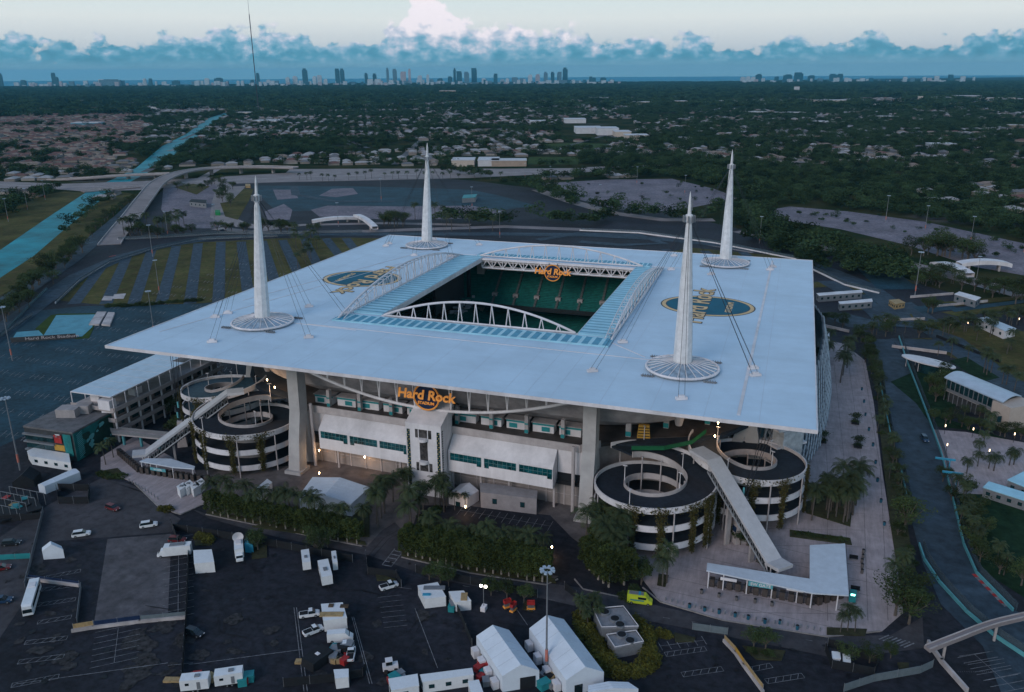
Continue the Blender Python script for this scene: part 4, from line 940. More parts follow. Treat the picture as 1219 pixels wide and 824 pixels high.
for k in range(9):
    y = by0+5+k*6.2
    for z in (2.4, 6.4, 10.3): mb.box((bx1-1.98, y, z), (.12, 3.2 if (k*7+int(z)) % 3 else 1.4, 1.9))
build_each(mb, 'window', glass, ob)
mb = MB()
for k in range(11):
    y = by0+.4+k*5.9; mb.box((bx1-.3, y, 6), (.5, .5, 12)); 
    mb.box((bx1-.3, y, 14.8), (.25, .25, 5.2)); mb.box((bx0+.3, y, 14.8), (.25, .25, 5.2))
build_each(mb, 'post', white, ob)
mb = MB(); mm = 10; rx0, rx1, ry0 = -142.5, -124.5, -90.2; ry1 = -26
for i in range(mm):
    a = ry0+(ry1-ry0)*i/mm; c = ry0+(ry1-ry0)*(i+1)/mm
    for (xa, xb) in ((rx0, rx0+6), (rx0+6, rx0+12), (rx0+12, rx1)):
        if i == 6 and xb == rx1: continue
        mb.box(((xa+xb)/2, (a+c)/2, 17.5), (xb-xa-.18, c-a-.45, .18))
build_each(mb, 'canopy_panel', mat('blue_glaze', (.36, .48, .60), .3, .1, .3, spec=.5), ob)
mb = MB()
for x in (rx0, rx0+6, rx0+12, rx1): mb.box((x, (ry0+ry1)/2, 17.4), (.25, ry1-ry0, .35))
for i in range(mm+1): mb.box(((rx0+rx1)/2, ry0+(ry1-ry0)*i/mm, 17.4), (rx1-rx0, .3, .3))
mb.build('canopy_frame', white, ob)
mb = MB(); mb.box((bx0+6, by0+7, 13.4), (4, 4, 2.6)); mb.box((bx1-4, by0+1.2, 14.2), (5.2, 3.2, 3.6)); mb.box((bx1-5, by0+16, 13.8), (3, 4, 3)); build_each(mb, 'roof_kiosk', white, ob)
# footbridge from it
of = thing('footbridge', 'short railed footbridge from the beige building towards the left ramps', 'footbridge', (-118, -84, 0)); a = G(137, 514, 5); c = G(197, 520, 5)
mb = MB(); mb.strip([a, c], 3.4, 5.0, .5); mb.build('deck', conc_l, of); mb = MB()
wall_path(mb, [a+[0, 1.6, 0], c+[0, 1.6, 0]], 5, 6.2, .12); wall_path(mb, [a-[0, 1.6, 0], c-[0, 1.6, 0]], 5, 6.2, .12); build_each(mb, 'railing', steel, of)
mb = MB()
for t in (.15, .5, .85): p = a+(c-a)*t; mb.box((p[0], p[1], 2.4), (.7, .7, 4.6))
build_each(mb, 'pier', tealL, of)
# muralled building in front
om = thing('mural_building', 'grey flat roofed building with a teal and green painted side wall', 'building', G(95, 555))
Hm = 11.0; q = [G(27, 507, Hm), G(86, 515, Hm), G(137, 487.5, Hm), G(77, 480, Hm)]
q = [np.array(p[:2]) for p in q]; q[3] = q[0]+q[2]-q[1]
mb = MB(); mb.prism(q, Hm-.6, Hm); mb.build('roof', mat('roof_gravel', (.15, .145, .15), .95, .2, .5), om)
mb = MB(); qi = [c+(sum(q)/4-c)*.012 for c in q]; mb.prism(qi, 0, Hm-.6); mb.build('wall', mat('dark_wall', (.05, .055, .06), .8, .2, .4), om)
u1 = q[2]-q[1]; u0 = q[1]-q[0]; L1 = np.linalg.norm(u1); L0 = np.linalg.norm(u0); e1 = u1/L1; e0 = u0/L0
nr = np.array([e1[1], -e1[0]]); 
mw = MB(); mw.prism([q[1]+nr*.02, q[2]+nr*.02, q[2]+nr*.12, q[1]+nr*.12], .2, Hm-.7); pw = mw.build('painted_wall', mat('mural_teal', (.015, .19, .19), .7, .25, .25), om)
pr = random.Random(3)
def wpt(s_, z, d=.15): p = q[1]+e1*s_+nr*d; return (p[0], p[1], z)
for nm, mm_, cnt, rad, x0_, x1_ in (('mural_patch', mat('mural_dark', (.012, .05, .04), .7, .2, .5), 16, 2.2, .25, .95), ('mural_patch', mat('mural_light', (.12, .40, .42), .7, .1, .5), 9, .8, .05, .9)):
    for k in range(cnt):
        cx_, cz = L1*(x0_+(x1_-x0_)*pr.random()), 1.5+pr.random()*8; rr_ = rad*(.5+pr.random()); n = 11
        rad_ = [rr_*(.6+.6*pr.random()) for _ in range(n)]
        d = .16+.01*k+(.2 if rad < 1 else 0); mb = MB(); mb.add([wpt(np.clip(cx_+rad_[i]*1.5*math.cos(2*math.pi*i/n), .1, L1-.1), np.clip(cz+rad_[i]*math.sin(2*math.pi*i/n), .3, Hm-.8), d) for i in range(n)], [tuple(range(n))]); mb.build(nm, mm_, pw)
mb = MB()
for i in range(13): z = 1+i*.68; mb.add([wpt(1.0, z, .45), wpt(3.6, z+.9, .45), wpt(3.6, z+1.2, .45), wpt(1.0, z+.3, .45)], [(0, 1, 2, 3)])
mb.build('mural_stripes', mat('mural_light', (.12, .4, .42)), pw)
nf = np.array([e0[1], -e0[0]]); mb = MB()
for z in (2.6, 5.6, 8.4): c = (q[0]+q[1])/2+nf*.35; mb.box((c[0]-e0[0]*4, c[1]-e0[1]*4, z), (L0-8, 1.2, .5), math.atan2(e0[1], e0[0]))
build_each(mb, 'balcony', steel, om)
mb = MB()
for z in (4.2, 7.2): c = (q[0]+q[1])/2+nf*.12; mb.box((c[0]-e0[0]*4, c[1]-e0[1]*4, z), (L0-9, .2, 2.0), math.atan2(e0[1], e0[0]))
build_each(mb, 'window_band', glass, om)
def fp(s_, z, d=.3): p = q[0]+e0*s_+nf*d; return (p[0], p[1], z)
for s_, z, w_, h_, m_ in ((L0-6.5, 7.8, 3.2, 3.0, redm), (L0-6.3, 4.6, 4.5, 2.2, mat('mustard', (.45, .25, .04))), (L0-2.5, 6, 3.4, 8, mat('mural_teal', (.015, .19, .19))), (L0-6.4, 9, 2, 1.4, white)):
    mb = MB(); mb.add([fp(s_-w_/2, z-h_/2), fp(s_+w_/2, z-h_/2), fp(s_+w_/2, z+h_/2), fp(s_-w_/2, z+h_/2)], [(0, 1, 2, 3)]); mb.build('mural_panel', m_, om)
mb = MB(); c = q[3]+(q[1]-q[3])*.42; mb.box((c[0], c[1], Hm+1.5), (7, 5, 3), .3); mb.box((c[0]+3, c[1]+4, Hm+1.6), (5, 4, 3), .3); build_each(mb, 'roof_plant', conc, om)
mb = MB(); c = q[2]+(q[0]-q[2])*.05; mb.box((c[0], c[1], Hm+1.2), (4, 5, 2.6), .3); mb.build('roof_box', white, om)
# ---------------------------------------------------------------- gate canopies
def gate(roofpix, z, label, fence, sign, posts, boards=(), roofc=None):
    c = GP(roofpix, z); g = sum(np.array(p) for p in c)/len(c); o = thing('gate_canopy', label, 'gate canopy', (g[0], g[1], .22))
    mb = MB(); mb.prism([(p[0], p[1]) for p in c], z-.35, z); mb.build('canopy_roof', roofc or mat('gate_roof', (.50, .55, .62), .45, .08, .4), o)
    for px, py in posts:
        g2 = G(px, py, z); mb = MB(); mb.cyl((g2[0], g2[1]), .16, .22, z-.35, 6); mb.build('post', white, o)
    F = [G(*p, .22) for p in fence]; mb = MB()
    for a, c_ in zip(F[:-1], F[1:]):
        Lf = np.linalg.norm(c_-a); n = int(Lf/.45)
        for i in range(n+1): p = a+(c_-a)*i/n; mb.box((p[0], p[1], 1.4), (.07, .07, 2.4))
        for zz_ in (.6, 2.5): m = (a+c_)/2; mb.box((m[0], m[1], zz_), (Lf, .1, .1), math.atan2(c_[1]-a[1], c_[0]-a[0]))
    mb.build('turnstile_fence', dark, o)
    mb = MB()
    for a, c_ in zip(F[:-1], F[1:]):
        Lf = np.linalg.norm(c_-a); n = max(1, int(Lf/1.9)); d = (c_-a)/Lf
        for i in range(n): p = a+(c_-a)*(i+.5)/n; mb.box((p[0]+d[1]*.5, p[1]-d[0]*.5+.9, 1.3), (1.3, 1.5, 2.2), math.atan2(d[1], d[0]))
    build_each(mb, 'turnstile', mat('gate_brown', (.07, .055, .05), .7, .2, 1), o)
    return o
g1 = gate([(842, 670), (964, 689), (964, 649), (1006, 647), (1010.5, 708.7), (968, 706), (841, 679)], 5.2, 'L shaped pale gate canopy with a row of turnstiles on the right plaza', [(842, 697), (905, 709), (968, 721), (1002, 711)], None,
     [(844, 680), (862, 682.5), (890, 687), (920, 692), (950, 697), (967, 703), (998, 706), (1004, 655), (968, 652)])
a = G(891, 693.5, 4.1); c = G(920, 698, 4.1); d = (c-a); d /= np.linalg.norm(d); nrm = np.array([d[1], -d[0], 0]); m = (a+c)/2
mb = MB(); mb.box(m+nrm*.3, (np.linalg.norm(c-a), .2, 1.3), math.atan2(d[1], d[0])); bo = mb.build('sign_board', tealL, g1)
mb = MB(); put_text(mb, 'SW GATE', 1.15, m+nrm*.48, d, (0, 0, 1), .03, .02); mb.build('sign_lettering', white, bo)
for t in (-.95, 1.0):
    p = m+d*t*8.2; mb = MB(); mb.box(p+nrm*.1, (4.0, .15, .8), math.atan2(d[1], d[0])); mb.build('banner', white, g1)
g2 = gate([(166, 549), (175, 545.5), (203, 546), (232, 555), (231, 558), (205, 556)], 4.6, 'small pale gate canopy with turnstiles beside the left spiral ramp', [(141, 541), (166, 563), (200, 568), (233, 573), (250, 574)], None, [(168, 549), (186, 552), (205, 555), (229, 557.5), (178, 547)])
a = G(180, 558, 3.6); c = G(196, 560.5, 3.6); mb = MB(); m = (a+c)/2; mb.box(m, (6, .2, 1), math.atan2(c[1]-a[1], c[0]-a[0])); bo = mb.build('sign_board', tealL, g2)
mb = MB(); d = (c-a)/np.linalg.norm(c-a); put_text(mb, 'W GATE', .8, m+np.array([d[1], -d[0], 0])*.14, d, (0, 0, 1), .03, .02); mb.build('sign_lettering', white, bo)
# ---------------------------------------------------------------- buildings on the right
ov = thing('clubhouse', 'glazed two storey clubhouse with a long curved pale roof by the right road', 'building', G(1170, 480))
z = 9.5; c = [np.array(G(*p, z)[:2]) for p in ((1124, 449), (1146, 442.5), (1230, 470), (1194, 479))]
c[2] = c[1]+(c[3]-c[0])
mb = MB(); n = 8; vs = []
for i in range(n+1):
    t = i/n; h = z+1.6*math.sin(math.pi*t)*.8
    for s_ in (c[0]+(c[1]-c[0])*t, c[3]+(c[2]-c[3])*t): vs += [(s_[0], s_[1], h), (s_[0], s_[1], h-.35)]
mb.add(vs, [(4*i, 4*i+2, 4*i+6, 4*i+4) for i in range(n)]+[(4*i+1, 4*i+5, 4*i+7, 4*i+3) for i in range(n)]+[(4*i, 4*i+4, 4*i+5, 4*i+1) for i in range(n)]+[(4*i+2, 4*i+3, 4*i+7, 4*i+6) for i in range(n)])
mb.build('roof', mat('club_roof', (.42, .50, .58), .45, .08, .3), ov)
ci = [p+(sum(c)/4-p)*.1 for p in c]
mb = MB(); mb.prism(ci, 4.7, z-.5); mb.build('upper_glazing', glass, ov); mb = MB(); mb.prism([p+(sum(c)/4-p)*.04 for p in c], 4.2, 4.7); mb.build('terrace', conc, ov); mb = MB(); mb.prism([p+(sum(c)/4-p)*.16 for p in c], 0, 4.2); mb.build('ground_floor', mat('dark_wall', (.05, .055, .06)), ov)
mb = MB()
for i in range(12):
    p = c[0]+(c[3]-c[0])*(i+.3)/12; mb.cyl(p+(sum(c)/4-p)*.05, .14, 0, z-.4, 6)
build_each(mb, 'post', steel, ov)
mb = MB(); wall_path(mb, [c[0], c[3]], 4.7, 5.7, .08); mb.build('railing', steel, ov)
mb = MB(); p = c[3]+(c[2]-c[3])*.5+(c[3]-c[0])/np.linalg.norm(c[3]-c[0])*1.5; mb.box((p[0], p[1], 4.4), (8, 13, 8.8), math.atan2(c[3][1]-c[0][1], c[3][0]-c[0][0])); mb.build('end_block', mat('cream_wall', (.45, .38, .33), .8, .06, .4), ov)
mb = MB(); mb.box((c[3][0]-1.0, c[3][1]-3.4, 4), (1.5, .2, 2.4), .3); mb.build('window', glass, ov)
oc = thing('oval_pavilion', 'low pavilion with a white oval roof on the lawn beside the right road', 'pavilion', G(1108, 440)); g = G(1105, 431, 4)
mb = MB(); n = 28
mb.add([(g[0]+11*math.cos(2*math.pi*i/n)*.95+2*math.sin(2*math.pi*i/n), g[1]+6.4*math.sin(2*math.pi*i/n)-4*math.cos(2*math.pi*i/n), z_+.9*math.cos(2*math.pi*i/n+2.3)) for z_ in (4, 4.5) for i in range(n)], [tuple(range(n))[::-1], tuple(range(n, 2*n))]+[(i, (i+1) % n, n+(i+1) % n, n+i) for i in range(n)]); mb.build('oval_roof', white, oc)
mb = MB(); mb.cyl((g[0]+1, g[1]-1), 5.0, 0, 4, 18); mb.build('glass_room', glass, oc)
mb = MB()
for i in range(6): a = i*1.05; mb.cyl((g[0]+8.4*math.cos(a), g[1]+5*math.sin(a)-2.6*math.cos(a)), .12, 0, 4, 6)
build_each(mb, 'post', white, oc)
def block(name, cat, label, base, z, m, roofm_=None, wins=0, group=None, z0=0, rz=None, wm=None, ov_=.25):
    """flat-roofed block from its four roof corners in the photo"""
    c = [np.array(G(*p, z)[:2]) for p in base]; cen = sum(c)/len(c); o = thing(name, label, cat, (cen[0], cen[1], z0), 0, group)
    ci = [p+(cen-p)/max(1e-6, np.linalg.norm(cen-p))*ov_ for p in c]
    mb = MB(); mb.prism(ci, z0, z-.25); mb.build('wall', m, o); mb = MB(); mb.prism(c, z-.25, z); mb.build('roof', roofm_ or white, o)
    if wins:
        e = [(np.linalg.norm(c[(i+1) % len(c)]-c[i]), i) for i in range(len(c))]
        k = 0
        for Lw, i in e:
            a, b_ = ci[i], ci[(i+1) % len(c)]; mid = (a+b_)/2
            if np.dot(mid-cen, CAM[:2]-cen) < 0: continue
            nw = max(1, int(Lw/wins)); out = (mid-cen)/np.linalg.norm(mid-cen)
            d = (b_-a)/max(1e-6, np.linalg.norm(b_-a)); nn__ = np.array([d[1], -d[0]]); nn__ = nn__ if np.dot(nn__, mid-cen) > 0 else -nn__
            for q in range(nw):
                p = a+(b_-a)*(q+.5)/nw+nn__*.02; mb = MB(); mb.box((p[0], p[1], z0+(z-z0)*.52), (min(1.4, wins*.4), .12, (z-z0)*.32), math.atan2(d[1], d[0])); mb.build('window', wm or glass, o)
    return o
cream = mat('cream_wall', (.45, .38, .33)); block('paddock_shed', 'shed', 'long white roofed paddock shed nearest the roof corner on the right', [(972, 349), (1026, 345), (1027, 348), (975, 352)], 4, steel, wins=4, group='white roofed paddock sheds')
block('paddock_shed', 'shed', 'shorter white roofed paddock shed in front of the long one', [(998, 359), (1038, 355.5), (1039, 359), (1000, 362)], 4, steel, wins=4, group='white roofed paddock sheds')
block('paddock_shed', 'shed', 'white roofed shed at the far side of the paddock near the curved bridge', [(1136, 350), (1142, 347), (1168, 354), (1162, 358)], 4.5, steel, wins=4, group='white roofed paddock sheds')
block('paddock_shed', 'shed', 'pale blue roofed building behind palms at the right edge', [(1163, 379), (1175, 377), (1210, 391), (1196, 394)], 4.5, white, mat('club_roof', (.42, .5, .58)), wins=5, group='white roofed paddock sheds')
block('site_office', 'hut', 'small tan flat roofed hut between the paddock sheds', [(1058, 357), (1070, 356), (1078, 360), (1066, 362)], 3.5, wood, wood, wins=2)
block('ticket_building', 'kiosk', 'small white building tucked against the right edge of the roof', [(962, 396), (987, 395), (988, 412), (962, 414)], 5, white, white, wins=4)
block('pavilion', 'pavilion', 'blue roofed open pavilion on the lawn at the right edge', [(1170, 580), (1177, 573), (1240, 592), (1236, 601)], 3.5, steel, blue_l, wins=3, group='blue roofed lawn pavilions')
block('pavilion', 'pavilion', 'taller blue roofed pavilion cut by the right edge', [(1199, 571), (1219, 561), (1260, 575), (1240, 588)], 4, steel, blue_l, wins=3, group='blue roofed lawn pavilions')
# court with the stadium's name, and the slabs beside it
oc = thing('sports_court', 'pale blue painted court with a low lettered wall in the left car park', 'sports court', G(60, 395))
mb = MB(); mb.prism([p[:2] for p in GP([(52, 400), (67, 376), (113, 375), (110, 390), (98, 401), (14, 405), (20, 396), (46, 394)])], .1, .3); mb.build('court_surface', mat('court_blue', (.09, .30, .38), .7, .15, .2), oc)
mb = MB(); mb.prism([p[:2] for p in GP([(42, 392), (60, 376), (70, 374), (118, 373.5), (112, 390), (106, 403), (88, 404), (98, 401), (110, 390), (113, 375), (67, 376), (52, 400)])], .1, .26); mb.build('court_grass', mat('sports_grass', (.045, .075, .02)), oc)
a = G(14, 408, 0); c = G(90, 403, 0); mb = MB(); wall_path(mb, [a, c], 0, 2.6, .6); lw = mb.build('lettered_wall', mat('dark_wall', (.05, .055, .06)), oc)
d = (c-a)/np.linalg.norm(c-a); mb = MB(); put_text(mb, 'Hard Rock Stadium', 2.1, (a+(c-a)*.64)+np.array([d[1], -d[0], 0])*.45+np.array([0, 0, 1.6]), d, (0, 0, 1), .05, .02, 0, 1.5); build_each(mb, 'wall_lettering', conc_l, lw)
for pts, lab in (([(106, 388), (116, 373), (127, 373), (118, 388)], 'pale concrete slab right of the blue court'), ([(121, 388), (129, 373.5), (137, 374), (131, 389)], 'rounded concrete slab furthest right of the blue court')):
    mb = MB(); mb.prism([p[:2] for p in GP(pts)], 0, 1.0); tag(mb.build('concrete_slab', conc_l), lab, 'slab', 'concrete slabs by the court')
for pts, lab in (([(121, 358), (124, 353), (135, 353.5), (133, 358)], 'grey pad on the striped grass lot, left half'), ([(134, 356), (136, 351), (150, 350), (147, 356)], 'grey pad on the striped grass lot, right half')):
    mb = MB(); mb.prism([p[:2] for p in GP(pts)], 0, .35); tag(mb.build('concrete_pad', conc_l), lab, 'slab', 'grey pads on the striped lot')
# ---------------------------------------------------------------- flyover, bridges
def deckroad(path, zs, wd, label, name='flyover', piers=5, cat='flyover', th=1.4):
    P = [G(x, y, z) for (x, y), z in zip(path, zs)]; o = thing(name, label, cat, (P[len(P)//2][0], P[len(P)//2][1], 0))
    # smooth
    Q = []
    for i in range(len(P)-1):
        p0, p1, p2, p3 = P[max(i-1, 0)], P[i], P[i+1], P[min(i+2, len(P)-1)]
        for k in range(6): t = k/6; Q.append(.5*((2*p1)+(p2-p0)*t+(2*p0-5*p1+4*p2-p3)*t*t+(3*p1-p0-3*p2+p3)*t**3))
    Q.append(P[-1]); mb = MB(); mb.strip(Q, wd, [q[2] for q in Q], th); mb.build('deck', road_p, o)
    for s in (-1, 1):
        E = []
        for i, p in enumerate(Q):
            t = Q[min(i+1, len(Q)-1)]-Q[max(i-1, 0)]; t = t[:2]/np.linalg.norm(t[:2]); E.append(p+np.array([-t[1], t[0], 0])*s*(wd/2-.2))
        mb = MB(); mb.strip(E, min(.4, wd*.08), [e_[2]+min(.9, wd*.2) for e_ in E], min(.88, wd*.19)); mb.build('parapet', conc_l, o)
    mb = MB()
    for k in range(piers):
        p = Q[int(len(Q)*(k+.7)/(piers+.3))-1]
        if p[2] > 3: mb.box((p[0], p[1], (p[2]-th)/2), (min(2.2, wd*.3), min(5, wd*.35), p[2]-th))
    if mb.pc: build_each(mb, 'pier', conc, o)
    return o
deckroad([(130, 291), (145, 271), (158, 255), (172, 236), (189, 216.5), (212, 206), (240, 201), (275, 199), (310, 198.5), (352, 199.5)], [.5, 1, 3, 6, 8, 9, 9, 9, 8.5, 8], 17, 'long curved concrete flyover climbing beside the canal at upper left', piers=9)
deckroad([(60, 213.5), (100, 212), (140, 209), (175, 207.5), (200, 206.5)], [.5, 3, 5, 5.5, 6], 14, 'narrow road bridge over the canal behind the highway', 'road_bridge', 4, 'bridge')
deckroad([(98, 227.6), (120, 225.6), (142, 223.8), (165, 222)], [1.2, 1.3, 1.3, 1.2], 15, 'low highway bridge crossing the canal', 'road_bridge', 0, 'bridge')
deckroad([(1104, 771), (1140, 757), (1180, 742), (1225, 731)], [4.6, 5.2, 5.4, 5.4], 1.7, 'curved concrete footbridge over the track at lower right', 'footbridge', 2, 'footbridge', .8)
def archbridge(pa, pb, z, wd, label, segs=10):
    a = G(*pa, 0); c = G(*pb, 0); o = thing('covered_footbridge', label, 'footbridge', (a+c)/2); mb = MB(); u = (c-a)/np.linalg.norm(c-a); nv = np.array([-u[1], u[0], 0])*wd/2; vs = []
    for i in range(segs+1):
        t = i/segs; p = a+(c-a)*t; h = z*(math.sin(math.pi*t)*.25+.8) if 0 < t < 1 else z*.75
        vs += [p+nv+[0, 0, h], p-nv+[0, 0, h], p-nv+[0, 0, max(0, h-2.6)], p+nv+[0, 0, max(0, h-2.6)]]
    mb.add(vs, [(4*i+j, 4*i+(j+1) % 4, 4*i+4+(j+1) % 4, 4*i+4+j) for i in range(segs) for j in range(4)]); mb.build('span', white, o)
    mb = MB()
    for t in (.2, .8): p = a+(c-a)*t; mb.box((p[0], p[1], z*.3), (1.2, wd*.8, z*.6))
    build_each(mb, 'pier', conc, o)
archbridge((372, 267), (425, 263), 5, 5, 'long low white footbridge behind the far left roof corner'); archbridge((424, 262), (447, 277), 7, 5, 'short steep white footbridge span behind the far left roof corner')
archbridge((1112, 321), (1152, 335), 7, 8, 'curved white covered footbridge among trees at right'); archbridge((1140, 322), (1200, 322), 7, 8, 'long white covered footbridge with lattice sides at right')
# ---------------------------------------------------------------- vegetation
def leafmesh(pts, size, r_, m, name, parent, up=.35):
    n = len(pts); P = np.repeat(np.array(pts), 3, axis=0)
    a = r_.normal(0, 1, (n*3, 3)); a /= np.linalg.norm(a, axis=1)[:, None]; sz = np.repeat(size*(.6+.8*r_.random(n)), 3)[:, None]
    P = P+a*sz*[1, 1, .6]; me = bpy.data.meshes.new(name); F = np.arange(n*3).reshape(-1, 3)
    me.from_pydata(P.tolist(), [], F.tolist()); me.materials.append(m); me.update(); o = bpy.data.objects.new(name, me); COL.objects.link(o); o.parent = parent; return o
def broadleaf(seed, H=9.0, R=4.5, m=leaf, dens=1500, trunk=bark, name='broadleaf_tree', low=.3, sz=.42):
    r_ = np.random.default_rng(seed); o = proto(name); rd = random.Random(seed); mb = MB(); th_ = H*low
    mb.tube((0, 0, 0), (0, 0, th_), R*.075, 7, R*.05); pts = []; nb = 11
    for i in range(nb):
        a = i*2.4+rd.random(); rr_ = R*(.25+.6*rd.random()); z = th_+(H-th_)*(.25+.6*rd.random()); c = np.array([rr_*math.cos(a), rr_*math.sin(a), z])
        mb.tube((0, 0, th_*.9), tuple(c), R*.035, 5, R*.012); k = int(dens/nb); cr = R*(.32+.22*rd.random())
        d = r_.normal(0, 1, (k, 3)); d /= np.linalg.norm(d, axis=1)[:, None]; pts.append(c+d*cr*(r_.random((k, 1))**.35)*[1, 1, .75])
    mb.build('trunk', trunk, o); leafmesh(np.vstack(pts), sz, r_, m, 'crown', o); return o
def palm(seed, H=9.0, m=leaf_p, fr=19, L_=3.7, trunk=bark_p, droop=1.0):
    rd = random.Random(seed); o = proto('palm_tree'); mb = MB(); p = Vector((0, 0, 0)); bend = Vector((rd.uniform(-.4, .4), rd.uniform(-.4, .4), 0))
    for i in range(5):
        q = Vector((bend.x*((i+1)/5)**2, bend.y*((i+1)/5)**2, H*(i+1)/5)); mb.tube(p, q, .24-.025*i, 7, .215-.025*i); p = q
    mb.build('trunk', bark_d, o); mb = MB()
    for k in range(fr+6):
        a = k*2.399+rd.random()*.4; el_ = 1.25 if k >= fr else .15+.75*rd.random(); ln_ = L_*(.8+.35*rd.random()); d = Vector((math.cos(a), math.sin(a), 0)); s_ = Vector((-d.y, d.x, 0)); c = p.copy(); e_ = el_; n = 9; prev = None
        for i in range(n+1):
            w_ = (.62 if 0 < i < n else .08)*math.sin(math.pi*(i+.8)/(n+1.6))**.6*1.05
            l_ = c+s_*w_-Vector((0, 0, w_*.55)); r_ = c-s_*w_-Vector((0, 0, w_*.55))
            if prev:
                pc, pl_, pr_ = prev; t_ = (c-pc)
                # leaflets: separate blades each side
                for u_ in (0, .5):
                    b0 = pc+t_*u_; b1 = pc+t_*(u_+.34)
                    mb.add([tuple(b0), tuple(b1), tuple(pl_+t_*(u_+.75)), tuple(pl_+t_*(u_+.55))], [(0, 1, 2, 3)]); mb.add([tuple(b0), tuple(pr_+t_*(u_+.55)), tuple(pr_+t_*(u_+.75)), tuple(b1)], [(0, 1, 2, 3)])
            prev = (c.copy(), l_, r_); st_ = ln_/n; c = c+d*math.cos(e_)*st_+Vector((0, 0, math.sin(e_)*st_)); e_ -= (.20+.05*rd.random())*droop
    mb.build('crown', m, o); return o
def hedgetree(seed, H=8.0, W_=3.4, m=leaf_h, name='ficus_tree'):
    r_ = np.random.default_rng(seed); o = proto(name); mb = MB(); mb.tube((0, 0, 0), (0, 0, 3), .26, 7, .2); mb.build('trunk', bark_p, o)
    n = 3200; p = r_.random((n, 3)); s_ = r_.integers(0, 3, n); 
    q = (p-.5)*2; q[s_ == 0, 0] = np.sign(q[s_ == 0, 0])*(1-.15*r_.random((s_ == 0).sum())); q[s_ == 1, 1] = np.sign(q[s_ == 1, 1])*(1-.15*r_.random((s_ == 1).sum())); q[s_ == 2, 2] = 1-.12*r_.random((s_ == 2).sum())
    P = q*[W_/2+.25, W_/2+.1, (H-2.7)/2]+[0, 0, 2.7+(H-2.7)/2]
    P += .5*np.sin(P[:, [1, 2, 0]]*1.9+seed)*[.6, .6, .9]
    leafmesh(P, .34, r_, m, 'crown', o); return o
def shrub(seed, m, name='shrub', R=1.6, n=700, sz=.28):
    r_ = np.random.default_rng(seed); o = proto(name); mb = MB(); mb.tube((0, 0, 0), (0, 0, R*.5), .08, 5); mb.build('stem', bark, o)
    d = r_.normal(0, 1, (n, 3)); d /= np.linalg.norm(d, axis=1)[:, None]; d[:, 2] = abs(d[:, 2]); rad = 1+.25*np.sin(d[:, 0]*5+seed)*np.cos(d[:, 1]*4); P = d*R*(r_.random((n, 1))**.2)*rad[:, None]*[1, 1, .85]
    leafmesh(P, sz, r_, m, 'foliage', o); return o
PALM = Kind([palm(i, 7.5+i*.7) for i in range(4)], 'palm trees round the stadium')
PALMF = Kind([palm(20+i, 5.5, fr=14, L_=3.6, droop=1.3) for i in range(2)], 'stout palms in the garden')
TREE = Kind([broadleaf(i, 8.5+i, 4.2+.5*i) for i in range(4)], 'broadleaf trees round the car parks')
FIC = Kind([hedgetree(i) for i in range(3)], 'clipped trees in the tall hedge rows')
SHR = Kind([shrub(1, leaf), shrub(2, leaf, R=1.9)], 'dark rounded shrubs')
SHY = Kind([shrub(3, leaf_y), shrub(4, leaf_y, R=1.8)], 'yellow green shrubs')
def rowpts(path, n, jit=0.0, z=0):
    P = [G(*p, z) for p in path]; L_ = [0]
    for a, b_ in zip(P[:-1], P[1:]): L_.append(L_[-1]+np.linalg.norm(b_-a))
    out = []
    for i in range(n):
        s_ = L_[-1]*(i+.5)/n
        for j in range(len(P)-1):
            if s_ <= L_[j+1]+1e-6: out.append(P[j]+(P[j+1]-P[j])*((s_-L_[j])/(L_[j+1]-L_[j]))+np.array([random.gauss(0, jit), random.gauss(0, jit), 0])); break
    return out
ORD = ['first', 'second', 'third', 'fourth', 'fifth', 'sixth', 'seventh', 'eighth', 'ninth', 'tenth', 'eleventh', 'twelfth', 'thirteenth', 'fourteenth', 'fifteenth', 'sixteenth', 'seventeenth', 'eighteenth', 'nineteenth', 'twentieth']
FARPTS = []
def row(kind, path, n, what, cat, jit=.3, sca=(.85, 1.15), group=None, z=0, far=False, **kw):
    if far: FARPTS.extend(rowpts(path, n, jit, z)); return
    for k, p in enumerate(rowpts(path, n, jit, z)):
        if n > 24: lab = f'{("large", "middling", "small")[k % 3]} one of the {what}'
        elif n <= 3: lab = f"{what}, {('the left one','the middle one','the right one')[k if n == 3 else k*2]}" if n > 1 else what
        elif k < 20: lab = f"{ORD[k]} from the left of the {what}"
        else: lab = f"{ORD[n-1-k] if n-1-k < 20 else 'one'} from the right of the {what}"
        kind.put(p, lab, cat, random.random()*6.28, random.uniform(*sca), group or what)
# the two hedge rows of clipped trees, palms rising behind them
def ficrow(path, n, what, sca):
    P = rowpts(path, n, .15)
    for k, p in enumerate(P):
        q = P[min(k+1, n-1)]-P[max(k-1, 0)]; FIC.put(p, (f"{ORD[k]} from the left of the {what}" if k < 15 else f"{ORD[n-1-k]} from the right of the {what}"), 'clipped tree', math.atan2(q[1], q[0])+random.choice((0, math.pi)), random.uniform(*sca), what)
ficrow([(249, 612), (340, 631), (430, 649)], 18, 'clipped trees in the left hedge row', (.86, .98))
ficrow([(482, 662), (560, 680), (652, 694)], 18, 'clipped trees in the right hedge row', (1.0, 1.12))
ficrow([(484, 654), (560, 668), (645, 682)], 14, 'clipped trees in the back line of the right hedge', (.9, 1.05))
ficrow([(700, 676), (712, 690), (728, 702)], 5, 'clipped trees right of the court entrance', (1.15, 1.35))
ficrow([(712, 668), (730, 684), (746, 700)], 5, 'clipped trees behind the court entrance trees', (1.15, 1.35))
row(PALM, [(255, 606), (345, 622), (432, 637)], 16, 'palms behind the left hedge row', 'palm', .8, (.95, 1.2))
